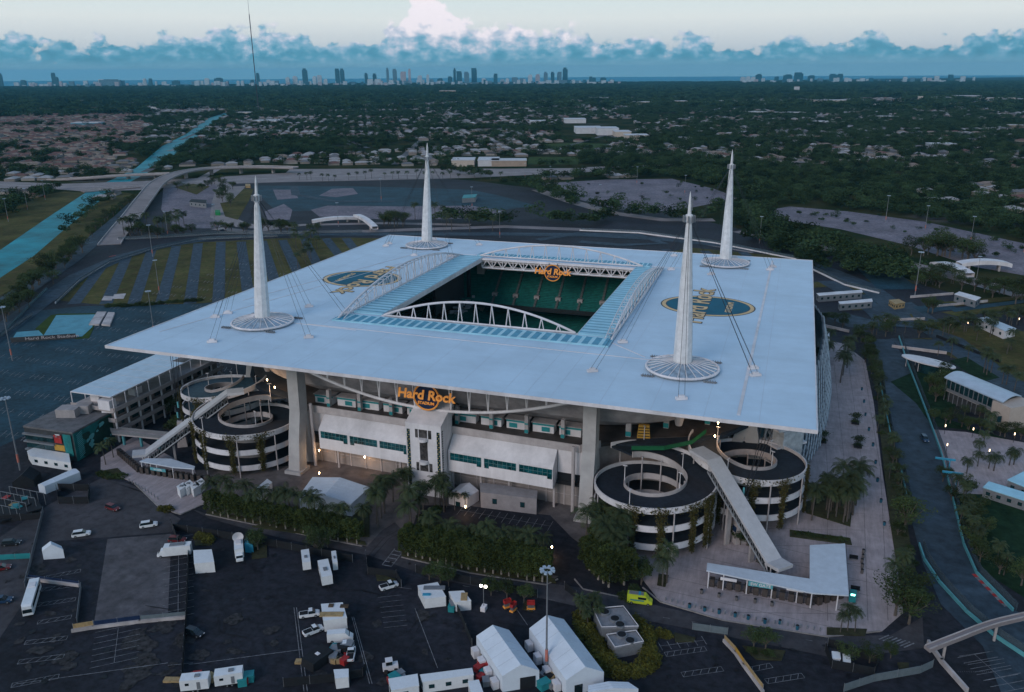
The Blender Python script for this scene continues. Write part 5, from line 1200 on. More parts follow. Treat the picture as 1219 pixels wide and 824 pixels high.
row(PALM, [(500, 650), (570, 662), (650, 674)], 14, 'palms behind the right hedge row', 'palm', .7, (.85, 1.15))
row(PALM, [(446, 632), (462, 604), (484, 588)], 8, 'palms left of the service drive', 'palm', .8, (.9, 1.2))
row(PALM, [(484, 640), (500, 612), (524, 596), (530, 610)], 9, 'palms in front of the entrance tower', 'palm', .9, (.9, 1.25))
row(PALM, [(700, 655), (712, 640), (728, 644), (742, 662), (728, 680), (716, 666), (738, 690)], 20, 'palms at the foot of the near right ramp', 'palm', 1.0, (1.0, 1.4))
row(PALM, [(788, 700), (794, 694)], 2, 'palm in the small planter left of the gate fence', 'palm', .3, (.95, 1.1))
row(PALM, [(998, 756), (1010, 752), (1022, 753)], 3, 'palm in the kerbside bed at the plaza corner', 'palm', .2, (.6, .7))
row(PALM, [(958, 598), (970, 618), (985, 600), (992, 620), (980, 590)], 13, 'palms beside the far right ramp', 'palm', 1.2, (.9, 1.15))
row(PALM, [(998, 600), (1012, 612), (1006, 625), (1016, 596), (1006, 588)], 12, 'tall palms in the plaza bed', 'palm', 1.0, (1.0, 1.35))
row(PALM, [(976, 440), (985, 430), (978, 420), (990, 415)], 6, 'palms beside the lattice screen', 'palm', 1.5, (.9, 1.1))
row(PALM, [(1000, 460), (1003, 440), (1006, 425)], 4, 'palms at the head of the plaza', 'palm', 1.0, (1.1, 1.3))
row(PALM, [(1046, 455), (1052, 500), (1060, 545), (1070, 590), (1080, 630)], 14, 'palms in the bed along the circuit wall', 'palm', 1.2, (.6, .85))
row(PALM, [(1062, 700), (1080, 690)], 3, 'palm at the bend of the right road', 'palm', .6, (.8, .9))
row(TREE, [(1022, 400), (1034, 418), (1040, 440), (1042, 462)], 16, 'trees between plaza and circuit', 'tree', 1.5, (.5, .75))
row(TREE, [(1062, 545), (1072, 580), (1078, 625), (1072, 650)], 6, 'trees along the circuit bed', 'tree', 1.0, (.45, .6))
row(TREE, [(1072, 615), (1080, 640)], 2, 'big rounded tree by the circuit bend', 'tree', .5, (.9, 1.0))
row(TREE, [(1060, 735), (1078, 742), (1088, 722), (1078, 712)], 5, 'trees massed on the plaza corner', 'tree', .8, (.75, .95))
row(SHR, [(1046, 470), (1056, 520), (1066, 565), (1078, 620), (1086, 680)], 18, 'dark shrubs in the circuit bed', 'shrub', .8, (.7, 1.1))
row(SHR, [(945, 636), (1010, 645)], 10, 'shrubs in the plaza hedge strip', 'shrub', .2, (.6, .8))
row(SHR, [(885, 640), (915, 665), (905, 672)], 6, 'shrubs under the right escalator', 'shrub', .5, (.8, 1.1))
row(TREE, [(868, 640), (884, 652), (895, 640)], 4, 'small trees round the right cable anchor', 'tree', .5, (.45, .55))
row(TREE, [(196, 520), (206, 512), (226, 522)], 4, 'small trees round the left cable anchor', 'tree', .6, (.5, .7))
row(TREE, [(203, 500), (196, 492), (212, 488), (198, 480)], 5, 'trees between the beige building and the left ramps', 'tree', 1.0, (.7, .95))
row(PALM, [(138, 540), (123, 558)], 2, 'palm on the left forecourt island', 'palm', .3, (.7, .85))
row(SHR, [(118, 565), (130, 568), (146, 569)], 6, 'shrubs on the left forecourt island', 'shrub', .3, (.7, 1.0))
row(SHY, [(192, 606), (200, 610)], 3, 'yellow shrub at the forecourt tip', 'shrub', .3, (.9, 1.1))
row(SHY, [(236, 640), (247, 641), (246, 646)], 4, 'yellow shrubs in the yard island', 'shrub', .3, (1.0, 1.2))
row(TREE, [(303, 650), (312, 656)], 2, 'dark tree on the island by the satellite truck', 'tree', .3, (.5, .6))
row(TREE, [(372, 650), (384, 658), (392, 650)], 3, 'dark tree by the white trailers', 'tree', .6, (.55, .65))
row(TREE, [(458, 680)], 1, 'small tree on the island by the road junction', 'tree', .1, (.5, .55))
row(TREE, [(505, 688), (534, 698), (540, 696)], 3, 'dark tree behind the white containers', 'tree', .3, (.5, .6))
row(TREE, [(578, 706), (622, 717), (630, 722)], 3, 'dark tree by the light tower', 'tree', .3, (.5, .65))
row(TREE, [(762, 690), (766, 700)], 2, 'grey green tree beside the ambulance', 'tree', .3, (.65, .75))
row(SHY, [(782, 755), (790, 756), (796, 757)], 4, 'yellow shrubs on the small parking island', 'shrub', .2, (.8, 1.0))
row(TREE, [(814, 757)], 1, 'small dark tree on the lone parking island', 'tree', .1, (.5, .55))
row(TREE, [(890, 772), (918, 776)], 2, 'small tree on the roadside island below the gate', 'tree', .3, (.5, .6))
row(TREE, [(994, 785), (1016, 790), (1076, 785)], 3, 'small tree beside the fenced white tanks', 'tree', .3, (.45, .55))
row(SHR, [(890, 775), (905, 779), (925, 781)], 7, 'shrubs on the roadside island below the gate', 'shrub', .4, (.5, .7))
row(SHR, [(752, 700), (758, 716), (740, 712)], 6, 'shrubs at the end of the service road', 'shrub', .5, (.8, 1.1))
for pts, n in (([(690, 735), (700, 760), (718, 788), (735, 800), (755, 802), (776, 790), (770, 762), (757, 742)], 40),): row(SHY, pts, n, 'yellow green hedge shrubs round the chillers', 'shrub', .4, (1.1, 1.5))
row(PALM, [(688, 735), (700, 748), (712, 730)], 6, 'palms by the chillers', 'palm', .5, (.55, .75))
row(PALM, [(560, 604), (535, 608), (527, 602)], 3, 'palm beside the white hut', 'palm', .3, (.5, .6))
row(SHR, [(500, 640), (507, 618), (520, 606)], 8, 'shrubs beside the court car park', 'shrub', .5, (.9, 1.3))
# right gardens
row(PALMF, [(1140, 500), (1150, 492), (1178, 505), (1162, 560), (1185, 560), (1218, 552), (1140, 570)], 12, 'stout palms on the garden path', 'palm', .8, (.8, 1.05))
row(TREE, [(1126, 445), (1120, 465), (1118, 480), (1105, 460)], 8, 'trees in front of the clubhouse', 'tree', 1.5, (.6, .9))
row(TREE, [(1112, 505), (1135, 505), (1160, 512), (1190, 520), (1219, 525)], 12, 'rounded trees along the garden path', 'tree', .8, (.45, .6))
row(TREE, [(1130, 575), (1150, 590), (1150, 620), (1158, 650), (1180, 680), (1210, 700)], 14, 'trees along the right lawn', 'tree', 1.5, (.5, .75))
row(PALM, [(1140, 590), (1155, 620), (1150, 640), (1200, 690)], 9, 'palms on the right lawn', 'palm', 1.5, (.6, .8))
row(PALM, [(1120, 420), (1160, 430), (1219, 470), (1250, 470), (1219, 420), (1180, 395)], 24, 'palms beyond the clubhouse', 'palm', 4, (.8, 1.1))
row(PALM, [(1030, 399), (1060, 397), (1110, 399), (1150, 394), (1219, 387)], 24, 'palms along the paddock road', 'palm', 2.5, (.7, 1.05))
row(TREE, [(1028, 400), (1070, 399), (1130, 396), (1180, 388), (1240, 372)], 16, 'trees along the paddock road', 'tree', 3, (.6, .9))
row(TREE, [(1150, 345), (1190, 352), (1219, 360), (1250, 366)], 14, 'trees behind the paddock', 'tree', 6, (.8, 1.2))
row(TREE, [(1100, 372), (1112, 374)], 2, 'dark tree between paddock and circuit', 'tree', .6, (.8, 1))
row(TREE, [(965, 388), (985, 382), (1010, 392)], 7, 'low trees above the plaza', 'tree', 1.2, (.5, .7))
# mid distance belts
row(TREE, [(-4, 385), (25, 362), (52, 338), (74, 316), (98, 296)], 34, 'dense trees along the lower canal bank', 'tree', 3.5, (.9, 1.25))
row(TREE, [(105, 285), (120, 268), (140, 250), (160, 238)], 22, 'young trees between canal and track', 'tree', 1.6, (.6, .8))
row(PALM, [(148, 282), (170, 276), (200, 278), (215, 270)], 18, 'dark palms behind the striped lot', 'palm', 4, (1.2, 1.6))
row(TREE, [(150, 280), (190, 282), (230, 280)], 12, 'bushy trees behind the striped lot', 'tree', 4, (.8, 1.1))
row(TREE, [(262, 276), (300, 276)], 7, 'bushy trees by the centre entry road', 'tree', 2.5, (.8, 1.0))
row(TREE, [(312, 278), (326, 276), (345, 279)], 5, 'bushy trees right of the left mast', 'tree', 2, (1.1, 1.3))
row(PALM, [(350, 276), (358, 300), (366, 320), (374, 278), (382, 300)], 18, 'palms lining the aisle of the striped lot', 'palm', 2, (1.0, 1.3))
row(TREE, [(452, 268), (475, 270), (486, 268)], 8, 'dark trees behind the far left mast', 'tree', 3, (1.1, 1.4))
row(TREE, [(530, 264), (560, 266), (600, 268)], 14, 'dark trees right of the far left mast', 'tree', 4, (1.1, 1.4), far=True)
row(TREE, [(640, 262), (660, 266), (700, 268), (730, 262)], 12, 'trees behind the far roof edge', 'tree', 3, (1.1, 1.4), far=True)
row(PALM, [(486, 262), (494, 262), (520, 258), (545, 278), (600, 276)], 8, 'tall palms behind the far roof edge', 'palm', 3, (1.2, 1.6))
row(TREE, [(880, 268), (930, 282), (980, 298), (1040, 312), (1065, 332), (1030, 330), (1000, 322), (960, 312), (920, 292), (900, 280)], 110, 'tree belt beyond the right roof corner', 'tree', 7, (1.1, 1.6), far=True)
row(TREE, [(1090, 300), (1130, 306), (1160, 314)], 14, 'dark clump beside the right footbridge', 'tree', 6, (1.2, 1.6))
row(TREE, [(1085, 335), (1100, 345), (1130, 330)], 8, 'low trees behind the paddock sheds', 'tree', 3, (.8, 1.1))
row(PALM, [(1095, 336), (1120, 340), (1140, 338)], 8, 'palms on the curved entry road', 'palm', 3, (.9, 1.1))
row(SHR, [(126, 365), (150, 365), (165, 364), (205, 360), (240, 358)], 26, 'low hedge shrubs along the striped lot', 'shrub', .6, (.9, 1.3))
# ---------------------------------------------------------------- vehicles
paint_w = mat('vehicle_white', (.66, .67, .69), .35, .05, 1, spec=.5); paint_d = mat('vehicle_dark', (.015, .018, .025), .3, .2, 1, spec=.5); paint_r = mat('vehicle_red', (.14, .012, .015), .35, .1, 1, spec=.5); paint_b = mat('vehicle_navy', (.012, .04, .09), .35, .1, 1, spec=.5)
tyre = mat('tyre', (.015, .015, .015)); vglass = mat('vehicle_glass', (.01, .02, .025), .1, .2, 1, spec=.7)
def wheels(o, xs_, w_, r=.36):
    for x in xs_:
        for s in (-1, 1): mb = MB(); mb.tube((x, s*(w_/2-.24), r), (x, s*(w_/2+.02), r), r, 12); wq = mb.build('wheel', tyre, o); mb = MB(); mb.tube((x, s*(w_/2+.02), r), (x, s*(w_/2+.04), r), r*.55, 10); mb.build('rim', steel, wq)
def loftx(prof, secs):   # secs: list (x, half width, z0, z1)
    mb = MB(); vs = []
    for x, hw, z0, z1, hw2 in secs: vs += [(x, -hw, z0), (x, hw, z0), (x, hw2, z1), (x, -hw2, z1)]
    n = len(secs); mb.add(vs, [(4*i+j, 4*i+4+j, 4*i+4+(j+1) % 4, 4*i+(j+1) % 4) for i in range(n-1) for j in range(4)]+[(0, 1, 2, 3), (4*n-1, 4*n-2, 4*n-3, 4*n-4)]); return mb
def car(pm, suv=True, pickup=False):
    o = proto('pickup_truck' if pickup else 'parked_car'); h = 1.05 if suv else .9
    loftx(0, [(-2.45, .85, .45, h-.1, .8), (-2.2, .95, .3, h, .92), (1.1, .97, .3, h, .93), (2.1, .93, .3, h-.1, .86), (2.45, .8, .4, h-.3, .7)]).build('body', pm, o)
    if pickup: secs = [(-.2, .86, h, h+.05, .8), (-.1, .86, h, h+.7, .72), (.8, .86, h, h+.7, .72), (1.5, .84, h, h+.05, .8)]
    else: secs = [(-2.3, .86, h, h+.1, .8), (-2.0, .86, h, h+.66, .70), (.4, .88, h, h+.7, .72), (1.25, .84, h, h+.03, .8)]
    c = loftx(0, secs).build('cabin_glass', vglass, o)
    mb = MB(); x0, x1 = (secs[1][0], secs[2][0]); mb.box(((x0+x1)/2, 0, secs[2][3]+.02), (x1-x0, 1.4, .05)); mb.build('roof', pm, o)
    wheels(o, (-1.5, 1.5), 1.9)
    for s in (-1, 1): mb = MB(); mb.box((2.36, s*.6, h-.28), (.2, .32, .14)); mb.build('headlight', white, o); mb = MB(); mb.box((-2.42, s*.68, h-.25), (.1, .2, .25)); mb.build('tail_light', redm, o)
    if pickup: mb = MB(); mb.box((-1.3, 0, h+.01), (2.0, 1.5, .04)); mb.build('load_bed', black, o)
    return o
def van(pm, L_=5.9, H_=2.5, box=None, name='van', mk=None):
    o = proto(name); 
    if box:
        loftx(0, [(L_/2-1.9, 1.0, .4, 2.2, .85), (L_/2-1.0, 1.0, .4, 2.1, .85), (L_/2-.5, 1.0, .4, 1.3, .95), (L_/2, .9, .45, 1.0, .8)]).build('cab', pm, o); mb = MB(); mb.box((-.95, 0, 1.85), (L_-1.95, 2.35, 2.7)); mb.build('box_body', box, o)
    else: loftx(0, [(-L_/2, .98, .35, H_, .88), (L_/2-1.7, 1.0, .35, H_, .88), (L_/2-.75, 1.0, .35, 1.45, .95), (L_/2, .88, .4, 1.0, .8)]).build('body', pm, o)
    mb = MB(); x = L_/2-1.25 if not box else L_/2-.75; z = 1.9 if not box else 1.72
    mb.add([(x-.5, -.82, z+.35), (x-.5, .82, z+.35), (x+.42, .9, z-.42), (x+.42, -.9, z-.42)], [(3, 2, 1, 0), (0, 1, 2, 3)]); mb.v = [(a+.05, b_, c+.04) for a, b_, c in mb.v]; mb.build('windscreen', vglass, o)
    wheels(o, (-L_/2+1.1, L_/2-1.0), 2.0, .38)
    if mk: mk(o, L_)
    return o
def place2(kind, p0, p1, label, cat, group=None, i=0, sca=1.0, z=.2):   # rear pixel -> front pixel
    a, b_ = G(*p0), G(*p1); m = (a+b_)/2; return kind.put((m[0], m[1], z), label, cat, math.atan2(b_[1]-a[1], b_[0]-a[0]), sca, group, i)
CARS = Kind([car(paint_w), car(paint_d, False), car(paint_r, False), car(paint_w, pickup=True), car(paint_b)], 'cars and pickups parked in the front lots')
for a, b_, lab, i in (((88, 640), (107, 637), 'white estate car facing right beside the white tent', 0), ((168, 629), (187, 626), 'white estate car on the left road nearest the forecourt', 0), ((128, 605), (141, 609), 'small dark car with a red tail on the left road', 2), ((4, 650), (24, 648), 'dark car near the left edge, topmost of three', 1), ((-4, 680), (7, 678), 'dark red car cut by the left edge', 2), ((-6, 719), (12, 717), 'dark pickup lowest at the left edge', 4),
    ((206, 645), (217, 645), 'red car behind the white motorhome', 2), ((226, 754), (238, 758), 'dark car beside the long fence of the front lot', 1), ((458, 702), (468, 699), 'grey white pickup on the junction island', 3), ((402, 773), (416, 772), 'white pickup just below the white van', 3), ((417, 788), (419, 776), 'white pickup parked nose up beside the equipment', 3), ((362, 735), (375, 733), 'white flatbed pickup left of the hut with two vents', 3), ((368, 756), (378, 752), 'small white pickup by the dark covered load', 3),
    ((1096, 519), (1105, 531), 'dark blue van like car on the circuit straight', 4), ((900, 0), (0, 0), '', -1)):
    if i >= 0: place2(CARS, a, b_, lab, 'car', i=i)
VAN = Kind(van(paint_w), 'vans'); place2(VAN, (394, 764), (417, 762), 'white panel van among the broadcast equipment', 'van')
AMB = Kind(van(mat('lime_paint', (.45, .52, .03), .4, .05, 1, spec=.5), 6.2, 2.7, name='ambulance', mk=lambda o, L_: (MB().box((-.9, 0, 2.76), (3.6, 1.3, .12)).build('roof_rack', steel, o), MB().box((-.6, -1.01, 1.3), (3.4, .04, .35)).build('side_stripe', teal, o), MB().box((.6, -1.0, 1.95), (2.0, .06, .6)).build('side_window', vglass, o), MB().box((-.1, 0, 2.78), (.5, 1.5, .14)).build('beacon', blue, o))), 'vans')
place2(AMB, (750, 717), (773, 720), 'lime yellow ambulance van waiting at the kerb', 'ambulance')
def satmk(o, L_):
    MB().box((-1.5, 0, 3.4), (2.2, 1.4, .5)).build('roof_unit', white, o); mb = MB(); n = 14
    vs = [(-2.8, 0, 4.2)]+[(-2.6+.3*math.cos(0), 1.5*math.cos(2*math.pi*i/n), 4.4+1.5*math.sin(2*math.pi*i/n)) for i in range(n)]
    mb.add(vs, [(0, i+1, (i+1) % n+1) for i in range(n)]+[(0, (i+1) % n+1, i+1) for i in range(n)] if False else [(0, i+1, (i+1) % n+1) for i in range(n)]); mb.tube((-2.8, 0, 3.2), (-2.8, 0, 4.2), .15); mb.build('dish', white, o)
SAT = Kind(van(paint_w, 8.0, box=paint_w, name='satellite_truck', mk=satmk), 'vans'); place2(SAT, (285, 652), (286, 672), 'white satellite truck with a raised dish', 'truck')
RV = Kind(van(paint_w, 9.0, box=paint_w, name='motorhome', mk=lambda o, L_: (MB().box((-1, 0, 3.3), (4, 1.4, .25)).build('roof_unit', steel, o), MB().box((-1.2, -1.2, 1.6), (6.0, .04, .3)).build('side_stripe', mat('sand_paint', (.5, .35, .2)), o))), 'vans'); place2(RV, (224, 660), (193, 663), 'white and sand motorhome parked across the stalls', 'motorhome')
def coach():
    o = proto('coach'); loftx(0, [(-6.2, 1.2, .5, 3.3, 1.15), (5.6, 1.25, .5, 3.35, 1.18), (6.2, 1.15, .5, 3.0, 1.0)]).build('body', paint_w, o)
    for s in (-1, 1): MB().box((-.3, s*1.235, 2.3), (11.2, .06, .95)).build('side_window', vglass, o)
    mb = MB(); mb.add([(6.25, -1.05, 1.2), (6.25, 1.05, 1.2), (6.16, .98, 3.0), (6.16, -.98, 3.0)], [(0, 1, 2, 3)]); mb.build('windscreen', vglass, o); MB().box((-3, 0, 3.42), (2.2, 1.5, .25)).build('roof_unit', white, o); wheels(o, (-3.6, 4.0), 2.4, .5); return o
place2(Kind(coach(), 'vans'), (44, 702), (34, 736), 'white coach parked inside the walled bay', 'coach')
def trailer(L_=6.5, W_=2.5, H_=2.6):
    o = proto('trailer'); MB().box((0, 0, .75+H_/2), (L_, W_, H_)).build('body', paint_w, o); MB().box((.6, 0, .75+H_+.12), (1.2, .9, .25)).build('roof_unit', steel, o); MB().box((L_*.15, -W_/2-.02, 1.8), (.8, .05, 1.8)).build('door', steel, o)
    MB().box((-L_*.25, -W_/2-.02, 2.3), (.9, .05, .6)).build('window', vglass, o); MB().tube((L_/2, 0, .6), (L_/2+1.2, 0, .5), .08).build('tow_bar', black, o); wheels(o, (-.5, .6), 2.3, .36); return o
TRL = Kind(trailer(), 'white trailers in the front lots')
for a, b_, lab, s_ in (((364, 666), (366, 682), 'narrow white trailer with a long side frame', (1, .85, .9)), ((385, 678), (391, 702), 'larger white trailer right of the narrow one', (1.25, 1.1, 1)), ((398, 668), (400, 682), 'slim white and tan trailer by the mesh fence', (.9, .5, .9)), ((224, 822), (244, 820), 'white trailer at the bottom edge, left', (.9, 1, 1)), ((264, 816), (284, 813), 'white trailer at the bottom edge, second from left', (.9, 1, 1))):
    place2(TRL, a, b_, lab, 'trailer', sca=s_)
# ---------------------------------------------------------------- cabins, tents
def cabin(p, z, label, tanroof=False, m=None, name='cabin', cat='cabin', wins=0, group='white site cabins and containers', extra=()):
    o = block(name, cat, label, p, z, m or paint_w, m or paint_w, wins=wins, group=group, ov_=.08)
    cen = sum(np.array(G(*q, z)[:2]) for q in p)/len(p)
    for dx, dy, sx, sy, mm_ in extra: MB().box((cen[0]+dx, cen[1]+dy, z+.1), (sx, sy, .3), TH*-1).build('roof_hatch', mm_, o)
    return o
cabin([(497, 697), (521, 693), (531, 710), (505, 713)], 2.9, 'white container nearest the junction with a grey roof band', name='container', cat='container', extra=((.3, 1.2, 5.4, 1.5, steel), (-.4, -2.0, 2.0, .8, blue)))
cabin([(534, 704), (552, 703), (561, 715), (542, 717)], 2.8, 'smaller white container beside it with a tan roof strip', name='container', cat='container', extra=((1.2, 0, 1.6, 3.0, wood),))
cabin([(382, 719), (408, 717), (413, 735), (385, 739)], 3.2, 'white hut with two square roof vents', name='hut', cat='hut', extra=((-1.6, 1.6, 1.2, 1.2, brown), (1.6, 2.4, 2.0, 1.2, brown), (.3, -1.4, 5.6, 1.6, wood)))
cabin([(230, 655), (252, 654), (255, 669), (231, 671)], 3.2, 'square white cabin behind the yard fence', name='hut', cat='hut')
cabin([(462, 808), (497, 802), (499, 816), (466, 822)], 3, 'white site cabin at the bottom edge right of the loader', wins=3)
cabin([(500, 803), (562, 795), (564, 803), (503, 812)], 3, 'long white site cabin at the bottom edge', wins=3)
cabin([(557, 811), (570, 809), (576, 826), (562, 830)], 2.6, 'small white box by the left tent at the bottom edge')
cabin([(32, 537), (40, 533), (82, 540), (84, 551), (36, 543)], 3.2, 'row of white cabins joined in front of the mural building', wins=4)
cabin([(397, 797), (415, 796), (415, 806), (399, 808)], 2.8, 'white canopy box below the pickups', name='hut', cat='hut')
cabin([(990, 775), (1000, 776), (1001, 784), (991, 784)], 2.2, 'left white tank in the dark fenced pen', name='tank', cat='tank'); cabin([(1003, 778), (1012, 779), (1013, 788), (1004, 788)], 2.2, 'right white tank in the dark fenced pen', name='tank', cat='tank')
for k, (a, lab) in enumerate((((216, 578), 'leftmost white unit behind the left hedge'), ((224, 575), 'second white unit behind the left hedge'), ((232, 577), 'third white unit behind the left hedge'), ((238, 573), 'rightmost white unit behind the left hedge'))):
    x, y = a; cabin([(x-6, y+1), (x+2, y-4), (x+6, y), (x-2, y+6)], 3, lab, name='generator', cat='generator', extra=((0, 0, 1, 1, steel),))
cabin([(304, 582), (318, 570), (324, 574), (311, 588)], 3.4, 'white lorry box parked behind the left hedge', name='lorry_box', cat='lorry')
cabin([(571, 575), (579, 575), (640, 584), (639, 594), (572, 586)], 5.4, 'grey concrete block building with a long roof in the court', m=mat('block_grey', (.27, .25, .26), .9, .1, .5), name='plant_building', cat='building', wins=7, group='court buildings')
def gable(p, z0, z1, label, name='tent', cat='tent', bays=5, m=None, door=None, group='white frame tents', wins=0):
    """p: eave corners: front-left, front-right, back-right, back-left; ridge front to back"""
    m = m or mat('tent_fabric', (.58, .63, .70), .55, .06, .3); c = [np.array(G(*q, z0)[:2]) for q in p]; cen = sum(c)/4; o = thing(name, label, cat, (cen[0], cen[1], .1), 0, group)
    fl, fr, br, bl = c; rf = (fl+fr)/2; rb_ = (bl+br)/2; mb = MB()
    for k in range(bays):
        t0, t1 = k/bays, (k+1)/bays; f = lambda a, b_, t: a+(b_-a)*t
        L0_, L1_ = f(fl, bl, t0), f(fl, bl, t1); R0_, R1_ = f(fr, br, t0), f(fr, br, t1); C0, C1 = f(rf, rb_, t0), f(rf, rb_, t1)
        q = MB(); q.add([(*L0_, z0), (*C0, z1), (*C1, z1), (*L1_, z0), (*R0_, z0), (*R1_, z0)], [(0, 1, 2, 3), (1, 4, 5, 2)]); q.build('roof_panel', m, o)
        if k: mb.tube((*L0_, z0+.03), (*C0, z1+.03), .05, 4); mb.tube((*C0, z1+.03), (*R0_, z0+.03), .05, 4)
    if mb.pc: mb.build('roof_seam', mat('seam_grey', (.46, .52, .60)), o)
    q = MB(); q.add([(*x, 0) for x in c]+[(*x, z0) for x in c]+[(*rf, z1), (*rb_, z1)], [(0, 1, 5, 8, 4), (1, 2, 6, 5), (2, 3, 7, 9, 6), (3, 0, 4, 7)]); q.build('side_wall', m, o)
    u = (fr-fl)/np.linalg.norm(fr-fl); n_ = np.array([u[1], -u[0]]); n_ = n_ if np.dot(n_, rf-rb_) > 0 else -n_
    if door: q = MB(); dc = rf+u*door[0]+n_*.05; q.box((dc[0], dc[1], door[2]/2), (door[1], .15, door[2]), math.atan2(u[1], u[0])); q.build('doorway', door[3], o)
    for k in range(wins):
        a = fl+(bl-fl)*((k+.6)/wins); w_ = (bl-fl)/np.linalg.norm(bl-fl); s_ = np.array([-w_[1], w_[0]]); s_ = s_ if np.dot(s_, fl-fr) > 0 else -s_; a = a+s_*.9; q = MB(); q.box((a[0], a[1], 1.0), (1.9, 1.4, 2.0), math.atan2(w_[1], w_[0])); q.build('air_unit', white, o)
    return o
gable([(598, 805), (642, 798), (606, 750), (567, 757)], 4.2, 6.4, 'left of the two long white tents, with a dark open doorway', door=(1.5, 3.4, 3.0, dark), wins=4)
gable([(674, 810), (719, 800), (671, 737), (630, 748)], 4.2, 6.6, 'right of the two long white tents, behind the tall light mast', door=(-1.5, 1.8, 2.4, vglass), bays=6, wins=4)
gable([(50, 656), (75, 654), (73, 650), (50, 652)], 2.8, 4.6, 'small white tent beside the white cars at left', bays=1)
gable([(45, 577), (53, 579), (95, 562), (87, 558)], 2.8, 3.4, 'long low white awning in front of the mural building', bays=3)
gable([(356, 590), (418, 600), (440, 580), (372, 568)], 4.6, 6.2, 'wide white roofed marquee in the loading court', name='marquee', cat='marquee', bays=6, m=mat('tent_fabric', (.58, .63, .7)))
gable([(534, 588), (556, 593), (570, 584), (548, 576)], 3.6, 5.2, 'small white gabled hut at the foot of the facade', name='hut', cat='hut', bays=1, m=white, door=(0, 1.6, 1.6, glass), group='court buildings')
gable([(700, 824), (760, 820), (748, 812), (700, 816)], 3.4, 4.0, 'blue white tent roof cut by the bottom edge', bays=3)
gable([(291, 648), (301, 649), (299, 643), (291, 642)], 2.6, 3.2, 'small blue canopy beside the satellite truck', bays=1, m=blue)
gable([(40, 572), (14, 575), (26, 564), (48, 562)], 2.4, 4.8, 'black pointed tent left of the white awning', bays=1, m=dark)
# chillers
for pts, z, fans, lab in (([(706, 726), (742, 723), (760, 747), (716, 748)], 3.6, ((720, 730), (732, 738), (738, 745)), 'upper grey rooftop chiller with round fans inside the hedge'), ([(722, 757), (757, 752), (766, 765), (732, 772)], 3.0, ((740, 757), (750, 764)), 'lower grey chiller with two round fans inside the hedge')):
    o = block('chiller', 'chiller', lab, pts, z, steel, mat('chiller_top', (.26, .26, .28), .6, .15, 1, metal=.2), group='chillers in the hedge'); 
    for f in fans: g = G(*f, z); MB().cyl((g[0], g[1]), 1.25, z, z+.5, 16).build('fan_housing', steel, o); MB().cyl((g[0], g[1]), 1.0, z+.5, z+.54, 16).build('fan', dark, o)
    mb = MB(); c = [G(*q, z) for q in pts]; wall_path(mb, c+[c[0]], z+.3, z+.5, .12); build_each(mb, 'pipe_frame', white, o)
# ---------------------------------------------------------------- fences, walls, banners
def fence(path, h, label, m=dark, name='mesh_fence', cat='fence', th=.08, posts=True, group=None, z=.1, base=None):
    P = [G(*p) for p in path]; m0 = sum(P)/len(P); o = thing(name, label, cat, (m0[0], m0[1], z), 0, group); mb = MB(); wall_path(mb, P, z, z+h, th); mb.build('panel', m, o)
    if posts:
        mb = MB()
        for a, c in zip(P[:-1], P[1:]):
            n = max(1, int(np.linalg.norm(c-a)/4))
            for i in range(n+1): p = a+(c-a)*i/n; mb.cyl((p[0], p[1]), .06, z, z+h+.25, 5)
        mb.build('posts', steel, o)
    if base: mb = MB(); wall_path(mb, [p-np.array([0, .35, 0]) for p in P], z, z+.8, .5); mb.build('barrier_base', conc_l, o)
    return o
fence([(204, 626), (212, 648)], 2.4, 'short dark fence corner behind the red car'); fence([(206, 632), (260, 640), (330, 652), (420, 670)], 2.3, 'long dark mesh fence along the service road above the front lot')
fence([(225, 660), (222, 740), (216, 824)], 2.0, 'long dark mesh fence dividing the front lots'); fence([(436, 664), (438, 684), (472, 688), (478, 700)], 2.2, 'dark mesh fence round the junction island')
fence([(495, 682), (560, 696), (640, 712)], 2.3, 'dark mesh fence behind the white containers'); fence([(672, 702), (700, 725), (745, 738)], 2.2, 'dark mesh fence between the right tent and the road')
fence([(338, 818), (400, 812), (432, 806), (436, 798)], 2.2, 'dark mesh fence at the bottom edge beside the loader'); fence([(535, 710), (548, 735), (562, 770)], 2.0, 'dark mesh fence beside the left tent')
fence([(0, 667), (37, 665)], 1.6, 'green mesh barrier at the left edge', m=teal); fence([(982, 775), (990, 796), (1040, 805), (1045, 790), (985, 770)], 2.2, 'dark mesh fence round the white tanks')
fence([(68, 586), (70, 600), (106, 600), (107, 585), (70, 584)], 2.4, 'black screened pen beside the forecourt road'); fence([(0, 622), (50, 618)], 2.2, 'black screen along the left edge above the dark cars')
fence([(34, 690), (95, 698)], 1.4, 'lettered dark banner wall behind the coach', m=navy, base=1, name='banner_wall', cat='banner wall'); fence([(97, 700), (92, 742)], 1.4, 'grey side wall of the coach bay', m=steel, name='banner_wall', cat='banner wall')
fence([(52, 610), (30, 700)], 1.6, 'long grey mesh fence left of the white tent', m=steel)
f_ = fence([(88, 752), (112, 748)], 2.0, 'tan and grey banner wall at the foot of the yard', m=wood, base=1, name='banner_wall', cat='banner wall'); fence([(113, 748), (168, 741)], 1.9, 'dark lettered banner wall at the foot of the yard', m=navy, base=1, name='banner_wall', cat='banner wall'); fence([(168, 741), (222, 736)], 1.8, 'pale mesh banner wall joining the yard fence', m=mat('pale_mesh', (.12, .15, .17)), base=1, name='banner_wall', cat='banner wall')
for (p, q, m_, lab) in (((862, 764), (875, 778), wood, 'tan banner nearest the road on the lot wall'), ((875, 778), (885, 793), mat('mustard', (.45, .25, .04)), 'yellow banner on the lot wall below the tan one'), ((885, 793), (908, 824), wood, 'lowest tan banner of the lot wall')): fence([p, q], 1.8, lab, m=m_, base=1, name='banner_wall', cat='banner wall', group='banner walls')
